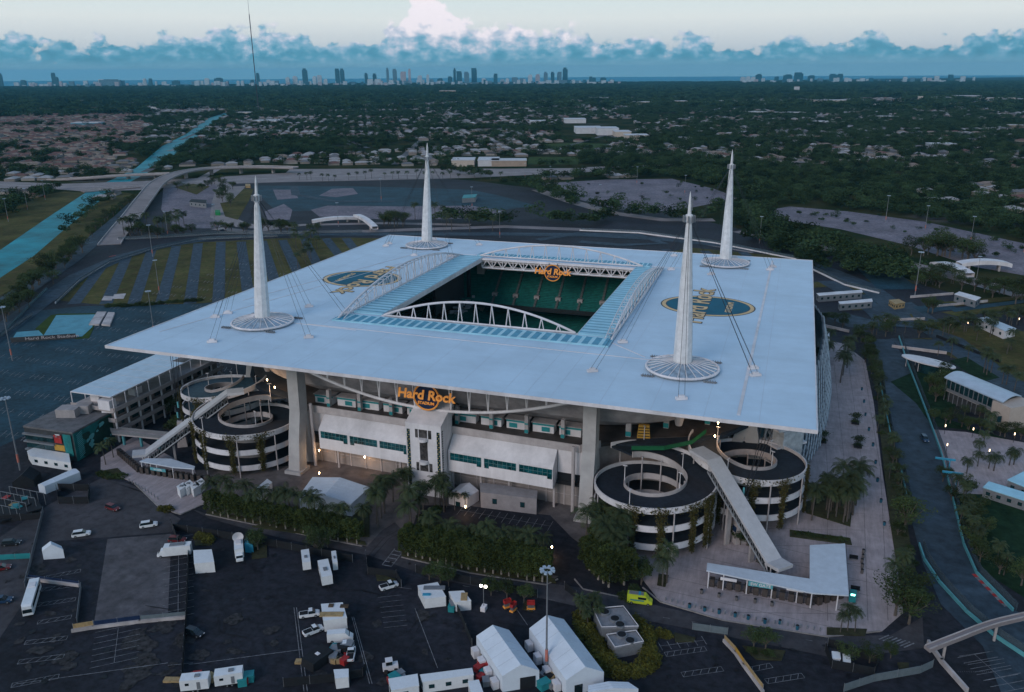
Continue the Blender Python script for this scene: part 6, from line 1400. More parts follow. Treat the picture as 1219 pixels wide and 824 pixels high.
fence([(824, 750), (866, 756)], 1.9, 'pale mesh gate across the lower right lot entrance', m=mat('pale_mesh', (.12, .15, .17)), group='banner walls')
fence([(1105, 768), (1120, 790), (1150, 824)], 1.2, 'concrete barrier beside the foot of the curved footbridge', m=conc_l, name='concrete_barrier', cat='barrier', posts=False, th=.6)
fence([(1004, 824), (1040, 812), (1095, 802), (1110, 795)], 2.0, 'pale mesh fence along the bottom right edge', m=mat('pale_mesh', (.12, .15, .17)))
# circuit walls with teal band
def cwall(path, label, h=1.1, m=tealL):
    P = [G(*p) for p in path]; o = thing('circuit_wall', label, 'barrier', (P[0][0], P[0][1], .1)); mb = MB(); wall_path(mb, P, .1, h, .35); mb.build('wall', m, o); mb = MB(); wall_path(mb, [p+np.array([.9, 0, 0]) for p in P], .1, h+1.6, .06); mb.build('catch_fence', mat('fence_mesh', (.10, .14, .17), .6, .2, 2, alpha=.45), o)
cwall([(1070, 402), (1079, 430), (1102, 490), (1120, 540), (1135, 600), (1147, 650), (1162, 684), (1205, 728)], 'pale teal track wall along the right side of the circuit straight')
cwall([(1047, 455), (1054, 490), (1060, 520)], 'short pale teal track wall beside the plaza bed, upper'); cwall([(1072, 560), (1084, 615)], 'short pale teal track wall beside the plaza bed, lower')
cwall([(1094, 650), (1100, 668), (1118, 695), (1150, 730), (1185, 760), (1230, 790)], 'curving teal track wall inside the lower right bend')
cwall([(-60, 450), (0, 402), (40, 360), (56, 345)], 'teal track wall along the canal at far left'); cwall([(66, 362), (95, 335), (130, 314), (180, 298), (235, 286), (330, 282)], 'pale track wall round the striped grass lot', m=white); cwall([(140, 286), (200, 283), (260, 279), (340, 279), (430, 277)], 'thin pale wall behind the striped lot', m=white)
cwall([(968, 322), (1005, 340), (1046, 350)], 'white track wall right of the roof corner', m=white); cwall([(690, 275), (760, 278), (850, 290), (960, 312)], 'white track wall behind the far roof edge', m=white)
cwall([(-20, 416), (0, 402), (20, 388), (38, 376)], 'short curved pale barrier beside the court', m=conc_l)
for p, q, lab in (((1115, 402), (1190, 432), 'dark wall beside the upper circuit branch'), ((1052, 383), (1100, 381), 'pale wall below the paddock sheds'), ((1116, 366), (1175, 360), 'pale wall right of the paddock'), ((1084, 355), (1134, 351), 'pale wall between the paddock and the palms'), ((962, 385), (1010, 396), 'thin pale wall above the ticket building'), ((1062, 414), (1126, 422), 'low pale wall above the oval pavilion')):
    fence([p, q], 1.4, lab, m=conc_l if 'pale' in lab else dark, name='concrete_barrier', cat='barrier', posts=False, th=.5, group='low barriers')
# ---------------------------------------------------------------- lights, poles, bollards
def mastlight(H=26, heads=8, r=.28):
    o = proto('light_mast'); mb = MB(); mb.tube((0, 0, 0), (0, 0, H), r, 8, r*.45); mb.build('pole', steel, o); MB().tube((0, 0, 3), (0, 0, 6), r*1.25, 8).build('painted_band', mat('pale_red', (.5, .16, .12)), o)
    for i in range(heads): a = 2*math.pi*i/heads; mb = MB(); mb.box((1.2*math.cos(a), 1.2*math.sin(a), H+.1), (.9, .6, .35), a); mb.build('floodlight', mat('lamp_head', (.35, .42, .5)), o)
    return o
MSTK = Kind(mastlight(), 'tall light masts'); g = G(650.5, 800); MSTK.put(g, 'tall light mast with a ring of lamps between the two long tents', 'light mast', 0, 1.0)
for x, y, s_, lab in ((182, 306, .9, 'light mast at the head of the striped lot'), (190, 350, .8, 'light mast among the strips left of centre'), (184, 400, .9, 'light mast close to the left roof corner'), (15, 430, 1, 'light mast left of the lettered court wall'), (24, 560, 1, 'light mast above the mural building'), (200, 282, .8, 'light mast behind the striped lot'), (257, 272, .8, 'light mast by the centre entry road'), (403, 270, .8, 'light mast beside the far white footbridge'), (454, 240, .9, 'light mast on the far sealed lot'), (562, 248, .8, 'light mast by the green kiosk on the far lot'), (595, 283, .8, 'light mast behind the far roof edge'), (714, 245, .8, 'light mast on the far pale lot, left'), (758, 220, .8, 'light mast on the far pale lot, middle'), (815, 232, .8, 'light mast on the far pale lot, right'), (1054, 265, .9, 'light mast at the top of the right pale lot'), (1101, 275, .8, 'light mast in the middle of the right pale lot'), (1155, 290, .8, 'light mast on the right pale lot near the hedge'), (1218, 304, .8, 'light mast at the right edge of the pale lot'), (1089, 352, 1.0, 'light mast above the paddock hut'), (904, 290, .8, 'light mast beyond the right roof edge'), (1161, 340, .7, 'light mast beside the right white footbridge'), (625, 212, .7, 'light mast by the far highway, left'), (655, 216, .7, 'light mast by the far highway, right'), (10, 264, .8, 'pole on the left canal bank, nearest'), (33, 250, .8, 'pole on the left canal bank, middle'), (54, 238, .8, 'pole on the left canal bank, farthest')):
    MSTK.put(G(x, y), lab, 'light mast', 0, s_)
def bollard():
    o = proto('bollard'); MB().cyl((0, 0), .16, 0, .95, 8).build('post', steel, o); MB().cyl((0, 0), .18, .95, 1.05, 8, .08).build('cap', steel, o); return o
BOL = Kind(bollard(), 'bollards')
row(BOL, [(789, 714), (850, 729), (920, 742), (980, 752)], 26, 'bollards along the right plaza kerb', 'bollard', 0, (1, 1.1), z=.22); row(BOL, [(152, 572), (172, 584), (190, 596)], 10, 'bollards along the left forecourt', 'bollard', 0, (1, 1.1), z=.21)
def binp(m):
    o = proto('litter_bin'); MB().cyl((0, 0), .34, 0, 1.1, 10, .38).build('bin_body', m, o); MB().cyl((0, 0), .4, 1.1, 1.25, 10, .25).build('lid', dark, o); return o
BIN = Kind(binp(mat('bin_blue', (.015, .10, .16))), 'litter bins'); row(BIN, [(812, 720), (840, 728), (870, 733), (898, 739), (930, 744), (957, 752)], 8, 'blue litter bins along the right plaza kerb', 'litter bin', .2, (1, 1.1), z=.22)
BIN2 = Kind(binp(mat('bin_grey', (.12, .11, .11))), 'litter bins'); row(BIN2, [(825, 705), (850, 709), (878, 715), (905, 719), (930, 723)], 5, 'grey litter bins in front of the gate', 'litter bin', .1, (1, 1.1), z=.22)
row(BIN2, [(1028, 656), (1026, 672), (1024, 685)], 5, 'grey litter bins right of the L shaped canopy', 'litter bin', .2, (1, 1.1), z=.22); row(BIN, [(1026, 458), (1029, 490), (1037, 520), (1043, 560), (1047, 595), (1055, 640)], 9, 'bins along the plaza edge', 'litter bin', .2, (1, 1.2), z=.22)
def planter():
    o = proto('planter'); MB().box((0, 0, .35), (2.6, 2.6, .7)).build('box', dark, o); r_ = np.random.default_rng(5); d = r_.normal(0, 1, (160, 3))*[.8, .8, .4]+[0, 0, 1.1]; leafmesh(d, .35, r_, leaf, 'plant', o); MB().tube((0, 0, .6), (0, 0, 3), .1).build('stem', bark, o); d = r_.normal(0, 1, (500, 3))*[.9, .9, .45]+[0, 0, 3.2]; leafmesh(d, .4, r_, leaf_p, 'crown', o); return o
PLN = Kind(planter(), 'planters on the plaza')
for x, y, lab in ((1018, 504, 'planter with a small palm nearest the circuit bed on the plaza'), (1021, 532, 'planter with a small palm below it on the plaza'), (979, 526, 'planter beside the lattice screen')): PLN.put(G(x, y, .22), lab, 'planter')
for x, y, lab in ((1016, 666, 'dark bench right of the canopy wing'), (1018, 703, 'dark bench beside the canopy corner'), (1014, 716, 'green sign box at the canopy corner')):
    g = G(x, y, .22); o = thing('kiosk' if 'sign' in lab else 'bench', lab, 'kiosk' if 'sign' in lab else 'bench', g)
    if 'sign' in lab: MB().box(g+[0, 0, 1.6], (1.6, 1.2, 3.0)).build('cabinet', teal, o); mb = MB(); MB().box(g+[0, -.62, 2.3], (1.0, .06, .5)).build('lit_panel', mat('lit_green', (.3, .9, .8), .5, 0, 1, emit=2), o)
    else: MB().box(g+[0, 0, .5], (2.2, .9, .15)).build('seat', dark, o); MB().box(g+[0, .4, .85], (2.2, .1, .6)).build('backrest', dark, o); MB().box(g+[0, 0, .2], (1.8, .6, .4)).build('base', steel, o)
# garden lamps (lit)
def glamp():
    o = proto('garden_lamp'); MB().cyl((0, 0), .08, 0, 3.0, 6).build('pole', dark, o); MB().cyl((0, 0), .16, 3.0, 3.8, 8).build('lamp', mat('garden_lamp_glow', (1, .72, .45), .5, 0, 1, emit=2), o); return o
GL = Kind(glamp(), 'lit garden lamps')
for x, y, lab in ((1124, 517, 'lit garden lamp left of the stout palms'), (1157, 521, 'lit garden lamp in front of the clubhouse trees'), (1206, 527, 'lit garden lamp at the right edge under the clubhouse'), (1126, 540, 'lit garden lamp beside the circuit wall'), (1176, 547, 'lit garden lamp between two stout palms'), (1131, 393, 'lit lamp on the paddock road, left'), (1151, 392, 'lit lamp on the paddock road, right'), (1212, 387, 'lit lamp by the pale blue roofed building')): GL.put(G(x, y, .2), lab, 'lamp')
o = thing('light_tower', 'mobile light tower on a white base with two lit lamps', 'light tower', G(576, 727)); g = G(576, 727)
MB().box(g+[0, 0, .8], (1.2, 1.8, 1.2)).build('generator', white, o); MB().tube(g+[0, 0, 1.3], g+[0, 0, 7], .09).build('mast', steel, o); MB().box(g+[0, 0, 7.0], (1.6, .1, .1)).build('cross_bar', steel, o)
for s in (-1, 1): MB().box(g+[s*.6, -.1, 7.1], (.55, .3, .45)).build('lamp', lampw, o)
# loader, lifts, racks, stage at left
def liftp():
    o = proto('scissor_lift'); MB().box((0, 0, .6), (2.4, 1.2, .5)).build('chassis', orange, o); mb = MB()
    for k in range(3): mb.box((0, 0, 1.0+k*.3), (2.0, .9, .08))
    mb.build('scissor', steel, o); MB().box((0, 0, 2.0), (2.3, 1.1, .12)).build('platform', redm, o); mb = MB(); wall_path(mb, [(-1.1, -.5), (1.1, -.5), (1.1, .5), (-1.1, .5), (-1.1, -.5)], 2.1, 3.0, .05); mb.build('guard_rail', redm, o); wheels(o, (-.8, .8), 1.3, .28); return o
LF = Kind(liftp(), 'scissor lifts'); 
for x, y, lab in ((604, 724, 'orange scissor lift nearest the dark trees'), (611, 728, 'orange scissor lift behind the right tent'), (632, 726, 'lone orange scissor lift right of the others')): LF.put(G(x, y), lab, 'lift', random.random()*3, .85)
for p, q, lab in (((456, 800), (474, 797), 'white loader with a dark bucket by the bottom cabins'),):
    a, b_ = G(*p), G(*q); m = (a+b_)/2; rz = math.atan2(b_[1]-a[1], b_[0]-a[0]); o = thing('loader', lab, 'loader', (m[0], m[1], .1)); MB().box(m+[0, 0, 1.2], (3.4, 1.6, 1.1), rz).build('body', white, o); MB().box(m+[-.3, 0, 2.2], (1.4, 1.3, 1.1), rz).build('cab', vglass, o); MB().box(m+[-.3, 0, 2.85], (1.6, 1.5, .15), rz).build('cab_roof', white, o); MB().box(m+[2.4, .6, .6], (.9, 2.0, .8), rz).build('bucket', dark, o)
    for s in (-1, 1):
        for t in (-1, 1): c = m+[s*1.1*math.cos(rz)-t*.8*math.sin(rz), s*1.1*math.sin(rz)+t*.8*math.cos(rz), .55]; MB().tube(c-[0, .2, 0], c+[0, .2, 0], .55, 12).build('wheel', tyre, o)
cr = random.Random(5); CK = []
def crate(m):
    o = proto('equipment_case'); MB().box((0, 0, .6), (1.6, 1.2, 1.1)).build('case', m, o); MB().box((0, 0, 1.18), (1.7, 1.3, .08)).build('lid', m, o); return o
CR = Kind([crate(dark), crate(wood), crate(steel), crate(teal), crate(redm)], 'equipment cases in the front lots'); CN = ['black', 'tan', 'grey', 'teal', 'red']; spot = {}
for (cx_, cy_, n, rx, ry, where) in ((242, 812, 12, 14, 5, 'left of the bottom trailers'), (402, 780, 16, 12, 10, 'among the broadcast pickups'), (292, 810, 6, 6, 4, 'right of the bottom trailers'), (542, 722, 6, 6, 8, 'beside the dark fence by the tent'), (575, 800, 10, 5, 20, 'against the left long tent'), (655, 812, 8, 8, 8, 'at the foot of the light mast'), (470, 810, 5, 12, 3, 'by the loader'), (20, 605, 10, 16, 8, 'on the stage at the left edge')):
    for k in range(n):
        i = cr.randrange(5); CR.put(G(cx_+cr.uniform(-rx, rx), cy_+cr.uniform(-ry, ry)), f'{CN[i]} equipment case {where}', 'case', cr.random()*3, cr.uniform(.7, 1.6), f'{CN[i]} cases {where}', i)
o = thing('covered_load', 'dark tarpaulin covered load left of the pickups', 'covered load', G(379, 792)); g = G(379, 788); mb = MB(); mb.box(g+[0, 0, 1.1], (4.2, 6.5, 2.2), -.3, .9); mb.build('tarpaulin', dark, o); MB().box(g+[0, 0, 2.26], (1, .8, .12), -.3).build('label_patch', white, o)
for x, y, lab in ((208, 811, 'tan pallet stack at the foot of the left lot'), (356, 789, 'small tan pallet on the double line')): g = G(x, y); o = thing('pallet', lab, 'pallet', g); MB().box(g+[0, 0, .35], (4.6 if x < 300 else 1.6, 1.4, .5), .3).build('boards', wood, o); MB().box(g+[0, 0, .08], (4.2 if x < 300 else 1.4, 1.2, .16), .3).build('skids', wood, o)
o = thing('temporary_stage', 'dark temporary scaffold stage cut by the left edge', 'stage', G(20, 605)); g = G(18, 606)
MB().box(g+[0, 0, 1.2], (16, 12, .3), -.5).build('platform', dark, o); mb = MB()
for i in range(6):
    for j in range(4): mb.cyl((g[0]-7+i*2.8, g[1]-5+j*3.3), .09, 0, 4.2, 5)
build_each(mb, 'scaffold_pole', steel, o); mb = MB()
for j in range(4): mb.tube((g[0]-7, g[1]-5+j*3.3, 4.1), (g[0]+7, g[1]-5+j*3.3, 4.1), .08, 5)
build_each(mb, 'cross_rail', steel, o)
# light gantries on the circuit
for x, y, lab in ((1128, 567, 'upper blue trackside gantry arm'), (1137, 584, 'lower blue trackside gantry arm')): g = G(x, y); o = thing('track_gantry', lab, 'gantry', g); MB().cyl((g[0], g[1]), .15, 0, 6, 6).build('post', blue, o); MB().box(g+[-1.5, 0, 6], (6, .5, .6)).build('arm', blue, o)
# toll plaza canopy and a few small far structures
block('toll_canopy', 'canopy', 'low dark toll canopy on the far left entry roads', [(225, 240), (228, 237), (246, 238), (245, 242)], 5, steel, dark, wins=6)
block('yellow_board', 'sign', 'small yellow hut near the far left roads', [(292, 221), (292, 219), (298, 219), (298, 221)], 3, wood, wood); block('green_kiosk', 'kiosk', 'green container kiosk between the entry roads', [(256, 253), (256, 250), (262, 250), (262, 253)], 3, mat('kiosk_green', (.01, .2, .06)), mat('kiosk_green', (.01, .2, .06)))
block('tent_row', 'marquee', 'teal topped marquee on the far sealed lot', [(550, 236), (552, 232), (568, 231), (566, 235)], 5, steel, teal)
for a, b_, lab, i in (((262, 276), (268, 275), 'dark blue car on the centre entry road', 4), ((1058, 304), (1064, 306), 'white car on the far right road', 0), ((1080, 312), (1086, 313), 'dark car on the far right road', 1), ((732, 258), (737, 257), 'dark car on the road behind the roof', 1)): place2(CARS, a, b_, lab, 'car', 'cars on the far roads', i)
# ---------------------------------------------------------------- far field
def pix(P):
    d = P-CAM; e_ = d@FWD; return 609.5+FPX*(d@RGT)/e_, 412-FPX*(d@UPV)/e_, e_
def inpoly(x, y, poly):
    r = np.zeros(len(x), bool); n = len(poly)
    for i in range(n):
        x0, y0 = poly[i]; x1, y1 = poly[(i+1) % n]
        if y0 == y1: continue
        c = ((y0 > y) != (y1 > y)) & (x < (x1-x0)*(y-y0)/(y1-y0)+x0); r ^= c
    return r
EXC = [bankL+bankR,
 [(-900, 1500), (-500, 560), (-100, 420), (0, 330), (70, 285), (115, 250), (150, 228), (-300, 228), (-300, 210), (60, 216), (165, 208), (235, 198), (300, 196), (420, 198), (720, 198), (722, 206), (680, 210), (640, 215), (800, 211), (850, 222), (884, 236), (860, 262), (880, 272), (925, 262), (905, 250), (940, 244), (1010, 250), (1100, 262), (1219, 288), (1500, 350), (2600, 700), (2600, 1500)],
 [(-260, 350), (-60, 275), (40, 235), (75, 226), (130, 226), (60, 257), (0, 330)],
 [(630, 186), (690, 186), (688, 197), (628, 197)], [(640, 171), (690, 169), (730, 171), (720, 178), (650, 179)], [(538, 187), (632, 187), (632, 199), (538, 199)], [(668, 142), (758, 142), (758, 168), (668, 168)]]
def wedge(n, d0, d1, seed):
    r_ = np.random.default_rng(seed); a = math.atan2(FWD[0], FWD[1])+r_.uniform(-.62, .62, n); d = np.sqrt(r_.uniform(d0*d0, d1*d1, n))
    P = np.stack([CAM[0]+np.sin(a)*d, CAM[1]+np.cos(a)*d, np.zeros(n)], 1); x, y, e_ = pix(P)
    ok = (x > -60) & (x < 1280)
    for p in EXC: ok &= ~inpoly(x, y, p)
    return P[ok], x[ok], y[ok], d[ok]
def vn(P, s_, seed=0):   # cheap smooth value noise
    q = P[:, :2]/s_+seed*17.3; i = np.floor(q).astype(int); f = q-i; f = f*f*(3-2*f)
    def h(a, b_): return np.modf(np.abs(np.sin(a*127.1+b_*311.7+seed)*43758.5453))[0]
    return (h(i[:, 0], i[:, 1])*(1-f[:, 0])+h(i[:, 0]+1, i[:, 1])*f[:, 0])*(1-f[:, 1])+(h(i[:, 0], i[:, 1]+1)*(1-f[:, 0])+h(i[:, 0]+1, i[:, 1]+1)*f[:, 0])*f[:, 1]
leaf_f = mat('far_leaves', (.018, .040, .022), .95, .3, .3, rgb2=(.040, .056, .022), obvar=.0, spec=0)
# per-instance tone for the scattered canopy
t = leaf_f.node_tree; bs = t.nodes['Principled BSDF']; src = bs.inputs['Base Color'].links[0].from_socket
oi = t.nodes.new('ShaderNodeObjectInfo'); hs = t.nodes.new('ShaderNodeHueSaturation'); r2 = t.nodes.new('ShaderNodeMapRange'); r2.inputs[3].default_value = .45; r2.inputs[4].default_value = 1.75
t.links.new(oi.outputs['Random'], r2.inputs[0]); t.links.new(r2.outputs[0], hs.inputs['Value']); t.links.new(src, hs.inputs['Color']); t.links.new(hs.outputs[0], bs.inputs['Base Color'])
def clump(seed, n, R=4.5, H=8.0, sz=1.0, flat=.7):
    r_ = np.random.default_rng(seed); cs = r_.normal(0, 1, (7, 3))*[R*.42, R*.42, H*.12]+[0, 0, H*.62]; P = []
    for c in cs: d = r_.normal(0, 1, (n//7, 3)); d /= np.linalg.norm(d, axis=1)[:, None]; P.append(c+d*R*.5*[1, 1, flat])
    P = np.vstack(P); k = len(P); a = r_.normal(0, 1, (k*3, 3)); a /= np.linalg.norm(a, axis=1)[:, None]; V = np.repeat(P, 3, 0)+a*sz*[1, 1, .6]; V[:, 2] = np.maximum(V[:, 2], .2)
    me = bpy.data.meshes.new('far_tree_crown'); me.from_pydata(V.tolist(), [], np.arange(k*3).reshape(-1, 3).tolist()); me.materials.append(leaf_f); return bpy.data.objects.new('far_tree_crown', me)
def scatter(name, P, tmpl, smin, smax, label, cat, group=None):
    coll = bpy.data.collections.new(name+'_source')
    for o in tmpl: coll.objects.link(o)
    me = bpy.data.meshes.new(name); me.from_pydata(P.tolist(), [], []); ob = bpy.data.objects.new(name, me); COL.objects.link(ob); ob['kind'] = 'stuff'; ob['label'] = label; ob['category'] = cat
    ng = bpy.data.node_groups.new(name, 'GeometryNodeTree'); ng.interface.new_socket('Geometry', in_out='INPUT', socket_type='NodeSocketGeometry'); ng.interface.new_socket('Geometry', in_out='OUTPUT', socket_type='NodeSocketGeometry')
    A = ng.nodes.new; gi = A('NodeGroupInput'); go = A('NodeGroupOutput'); m2p = A('GeometryNodeMeshToPoints'); iop = A('GeometryNodeInstanceOnPoints'); ci = A('GeometryNodeCollectionInfo'); ci.inputs[0].default_value = coll; ci.inputs[1].default_value = True; ci.inputs[2].default_value = True
    iop.inputs['Pick Instance'].default_value = True
    rr_ = A('FunctionNodeRandomValue'); rr_.data_type = 'FLOAT_VECTOR'; rr_.inputs[0].default_value = (0, 0, 0); rr_.inputs[1].default_value = (0, 0, 6.28)
    rs = A('FunctionNodeRandomValue'); rs.data_type = 'FLOAT'; rs.inputs[2].default_value = smin; rs.inputs[3].default_value = smax; rs.inputs['Seed'].default_value = 5
    K = ng.links.new; K(gi.outputs[0], m2p.inputs[0]); K(m2p.outputs[0], iop.inputs['Points']); K(ci.outputs[0], iop.inputs['Instance']); K(rr_.outputs[0], iop.inputs['Rotation']); K(rs.outputs[1], iop.inputs['Scale']); K(iop.outputs[0], go.inputs[0])
    ob.modifiers.new('scatter', 'NODES').node_group = ng; return ob
# houses along a street grid
ang = .5; ca_, sa_ = math.cos(ang), math.sin(ang)
def snap(P, seed):
    q = np.stack([P[:, 0]*ca_+P[:, 1]*sa_, -P[:, 0]*sa_+P[:, 1]*ca_], 1); r_ = np.random.default_rng(seed)
    row_ = np.round(q[:, 1]/34)*34; side = 0
    q[:, 1] = row_+r_.normal(0, 1.5, len(q)); q[:, 0] = np.round(q[:, 0]/21)*21+r_.normal(0, 1.5, len(q)); o = np.stack([q[:, 0]*ca_-q[:, 1]*sa_, q[:, 0]*sa_+q[:, 1]*ca_, np.zeros(len(q))], 1)
    _, u_ = np.unique(np.round(o[:, :2]/9).astype(int), axis=0, return_index=True); return o[u_]
HP, hx_, hy_, hd_ = wedge(26000, 880, 4700, 3); HP = snap(HP, 4); hx_, hy_, _ = pix(HP)
ok = np.ones(len(HP), bool)
for p in EXC: ok &= ~inpoly(hx_, hy_, p)
wood_zone = [(840, 300), (790, 230), (800, 200), (900, 196), (1000, 200), (1080, 215), (1100, 240), (1219, 262), (1400, 290), (1400, 400)]
ok &= ~inpoly(hx_, hy_, wood_zone); n_ = vn(HP, 260, 2); left = (hx_ < 172) & (hy_ < 205) & (hx_ < 330-hy_)
ok &= (n_ > .33) | left; ok &= (np.random.default_rng(8).random(len(HP)) < np.where(left, .9, np.where(hx_ > 760, .55, .85)))
HP = HP[ok]; left = left[ok]; hd_ = np.linalg.norm(HP-CAM, axis=1); idx = np.argsort(hd_); HP = HP[idx]; left = left[idx]
hwalls = [mat('house_wall_a', (.30, .27, .25), .9, .1, .5), mat('house_wall_b', (.22, .19, .17), .9, .1, .5)]
hroofs = [mat('house_roof_pale', (.34, .33, .34), .9, .15, .5), mat('house_roof_grey', (.17, .17, .18), .9, .2, .5), mat('house_roof_tan', (.26, .20, .17), .9, .2, .5), mat('house_roof_red', (.17, .085, .075), .9, .2, .5), mat('house_roof_dark', (.09, .08, .08), .9, .2, .5)]
def housev(cx, cy, L_, W_, h, rh, rz, s_=0):
    c, s = math.cos(rz), math.sin(rz); tr = lambda x, y, z: (cx+x*c-y*s, cy+x*s+y*c, z); a, b_ = L_/2, W_/2; e_ = .5
    v = [tr(x, y, z) for z in (0, h) for x, y in ((-a, -b_), (a, -b_), (a, b_), (-a, b_))]+[tr(x*(1+e_/a), y*(1+e_/b_), h) for x, y in ((-a, -b_), (a, -b_), (a, b_), (-a, b_))]+[tr(-a+b_*s_, 0, h+rh), tr(a-b_*s_, 0, h+rh)]
    return v, [(0, 1, 5, 4), (1, 2, 6, 5), (2, 3, 7, 6), (3, 0, 4, 7)], [(8, 9, 13, 12), (9, 10, 13), (10, 11, 12, 13), (11, 8, 12)]
hm = []
for k in range(10):
    v, fw, fr_ = housev(0, 0, 16+(k % 3)*2, 11+(k % 2)*1.5, 3, 2.2, 0, .8); me = bpy.data.meshes.new('house'); me.from_pydata(v, [], fw+fr_); me.materials.append(hwalls[k % 2]); me.materials.append(hroofs[k % 5]); me.polygons.foreach_set('material_index', [0]*4+[1]*4); hm.append(me)
rn = ['pale roof', 'grey roof', 'tan roof', 'brick red roof', 'dark roof']; hr = random.Random(11)
for i in range(min(300, len(HP))):
    k = hr.choice([3, 8, 3, 8, 4, 2]) if left[i] else hr.choice([0, 5, 1, 6, 2, 7, 4, 0, 5, 3]); o = bpy.data.objects.new('house', hm[k]); COL.objects.link(o); o.location = HP[i]; o.rotation_euler = (0, 0, ang+hr.choice((0, math.pi/2))+hr.gauss(0, .05)); rnk = rn[k % 5]
    tag(o, f'small house with a {rnk} among trees beyond the highway', 'house', f'houses with a {rnk} beyond the highway')
for grp in range(5):
    V = []; F = []; MI = []
    for i in range(300, len(HP)):
        k = hr.choice([3, 3, 4, 2, 3]) if left[i] else hr.choice([0, 1, 2, 4, 0, 0, 1, 3]);
        if i % 5 != grp: continue
        v, fw, fr_ = housev(HP[i][0], HP[i][1], 15+hr.random()*6, 10+hr.random()*3, 3.2, 2.2, ang+hr.choice((0, math.pi/2)), .8); n0 = len(V); V += v; F += [tuple(q+n0 for q in f) for f in fw+fr_]; MI += [0]*4+[k+1]*4
    me = bpy.data.meshes.new('distant_houses'); me.from_pydata(V, [], F)
    for m_ in [hwalls[grp % 2]]+hroofs: me.materials.append(m_)
    me.polygons.foreach_set('material_index', MI); o = bpy.data.objects.new('distant_houses', me); COL.objects.link(o); o['kind'] = 'stuff'; o['label'] = 'distant houses scattered among trees towards the coast'; o['category'] = 'houses'
# tree canopy: near, middle, far rings
P, x, y, d = wedge(60000, 700, 3200, 21); n_ = vn(P, 90, 5)*.6+vn(P, 30, 6)*.4; wz = inpoly(x, y, wood_zone); lz = (x < 172) & (y < 205); 
hc = {}
for q in HP: hc.setdefault((int(q[0]//16), int(q[1]//16)), []).append(q)
def nearh(p):
    i, j = int(p[0]//16), int(p[1]//16)
    for a in (-1, 0, 1):
        for b_ in (-1, 0, 1):
            for q in hc.get((i+a, j+b_), ()):
                dx, dy = p[0]-q[0], p[1]-q[1]
                if dx*dx+dy*dy < 120 or (abs(dx*FWD[1]-dy*FWD[0]) < 9 and -26 < dx*FWD[0]+dy*FWD[1] < 0): return True
    return False
nh = np.array([nearh(p) for p in P]); keep = wz | ((n_ > np.where(lz, .62, .36)) & ~nh); P = P[keep]
T1 = [clump(i, 330, 4.6+i*.4, 8+i*.6, 1.05) for i in range(5)]; scatter('tree_canopy', P, T1, .65, 1.3, 'dense green tree canopy between the houses beyond the highway', 'trees')
P, x, y, d = wedge(60000, 3200, 12200, 22); n_ = vn(P, 400, 7)*.6+vn(P, 120, 8)*.4; P = P[n_ > .36]; 
T2 = [clump(30+i, 110, 9+i, 8, 2.6, .45) for i in range(4)]; scatter('distant_tree_canopy', P, T2, 1.0, 2.4, 'far tree canopy running to the coast', 'trees')
SM = []
for xr, yr, n, what in (((915, 1219), (256, 318), 44, 'small trees dotted over the right pale lot'), ((650, 860), (218, 246), 26, 'small trees dotted over the far pale lot')):
    rx = random.Random(n); k = 0
    while k < n:
        px, py = rx.uniform(*xr), rx.uniform(*yr)
        poly = [(905, 254), (940, 248), (1010, 254), (1100, 266), (1219, 292), (1219, 326), (1160, 316), (1080, 290), (1000, 271), (930, 260)] if xr[0] > 900 else [(650, 221), (720, 216), (800, 215), (850, 227), (870, 236), (800, 250), (740, 248), (690, 237)]
        if not inpoly(np.array([px]), np.array([py]), poly)[0]: continue
        SM.append(G(px, py)); k += 1
row(TREE, [(640, 216), (720, 212), (800, 210), (860, 222), (884, 240), (870, 262)], 40, 'tree belt round the far pale lot', 'tree', 8, (1.0, 1.5), far=True); row(TREE, [(620, 222), (660, 236), (700, 248), (760, 258), (830, 264)], 36, 'tree belt behind the far roof edge', 'tree', 7, (.9, 1.3), far=True)
row(TREE, [(528, 206), (560, 208), (575, 212)], 10, 'dark trees below the far highway', 'tree', 6, (1.3, 1.7), far=True); row(PALM, [(350, 214), (400, 216), (440, 213), (520, 214), (600, 214)], 24, 'small trees along the far highway verge', 'palm', 3, (.9, 1.2))
row(TREE, [(206, 226), (240, 228), (262, 215)], 9, 'trees inside the entry loop', 'tree', 4, (.8, 1.1)); row(TREE, [(270, 222), (268, 240), (262, 248)], 9, 'trees between the entry roads', 'tree', 4, (.9, 1.2)); row(TREE, [(-10, 262), (20, 250), (45, 236), (60, 228)], 26, 'dark trees on the far left canal bank', 'tree', 7, (1.4, 1.9), far=True)
scatter('lot_trees', np.array(SM), T1, .3, .6, 'small dark trees dotted over the far pale lots', 'trees'); scatter('tree_belts', np.array(FARPTS), T1, 1.1, 1.7, 'dark tree belts between the far lots and roads', 'trees')
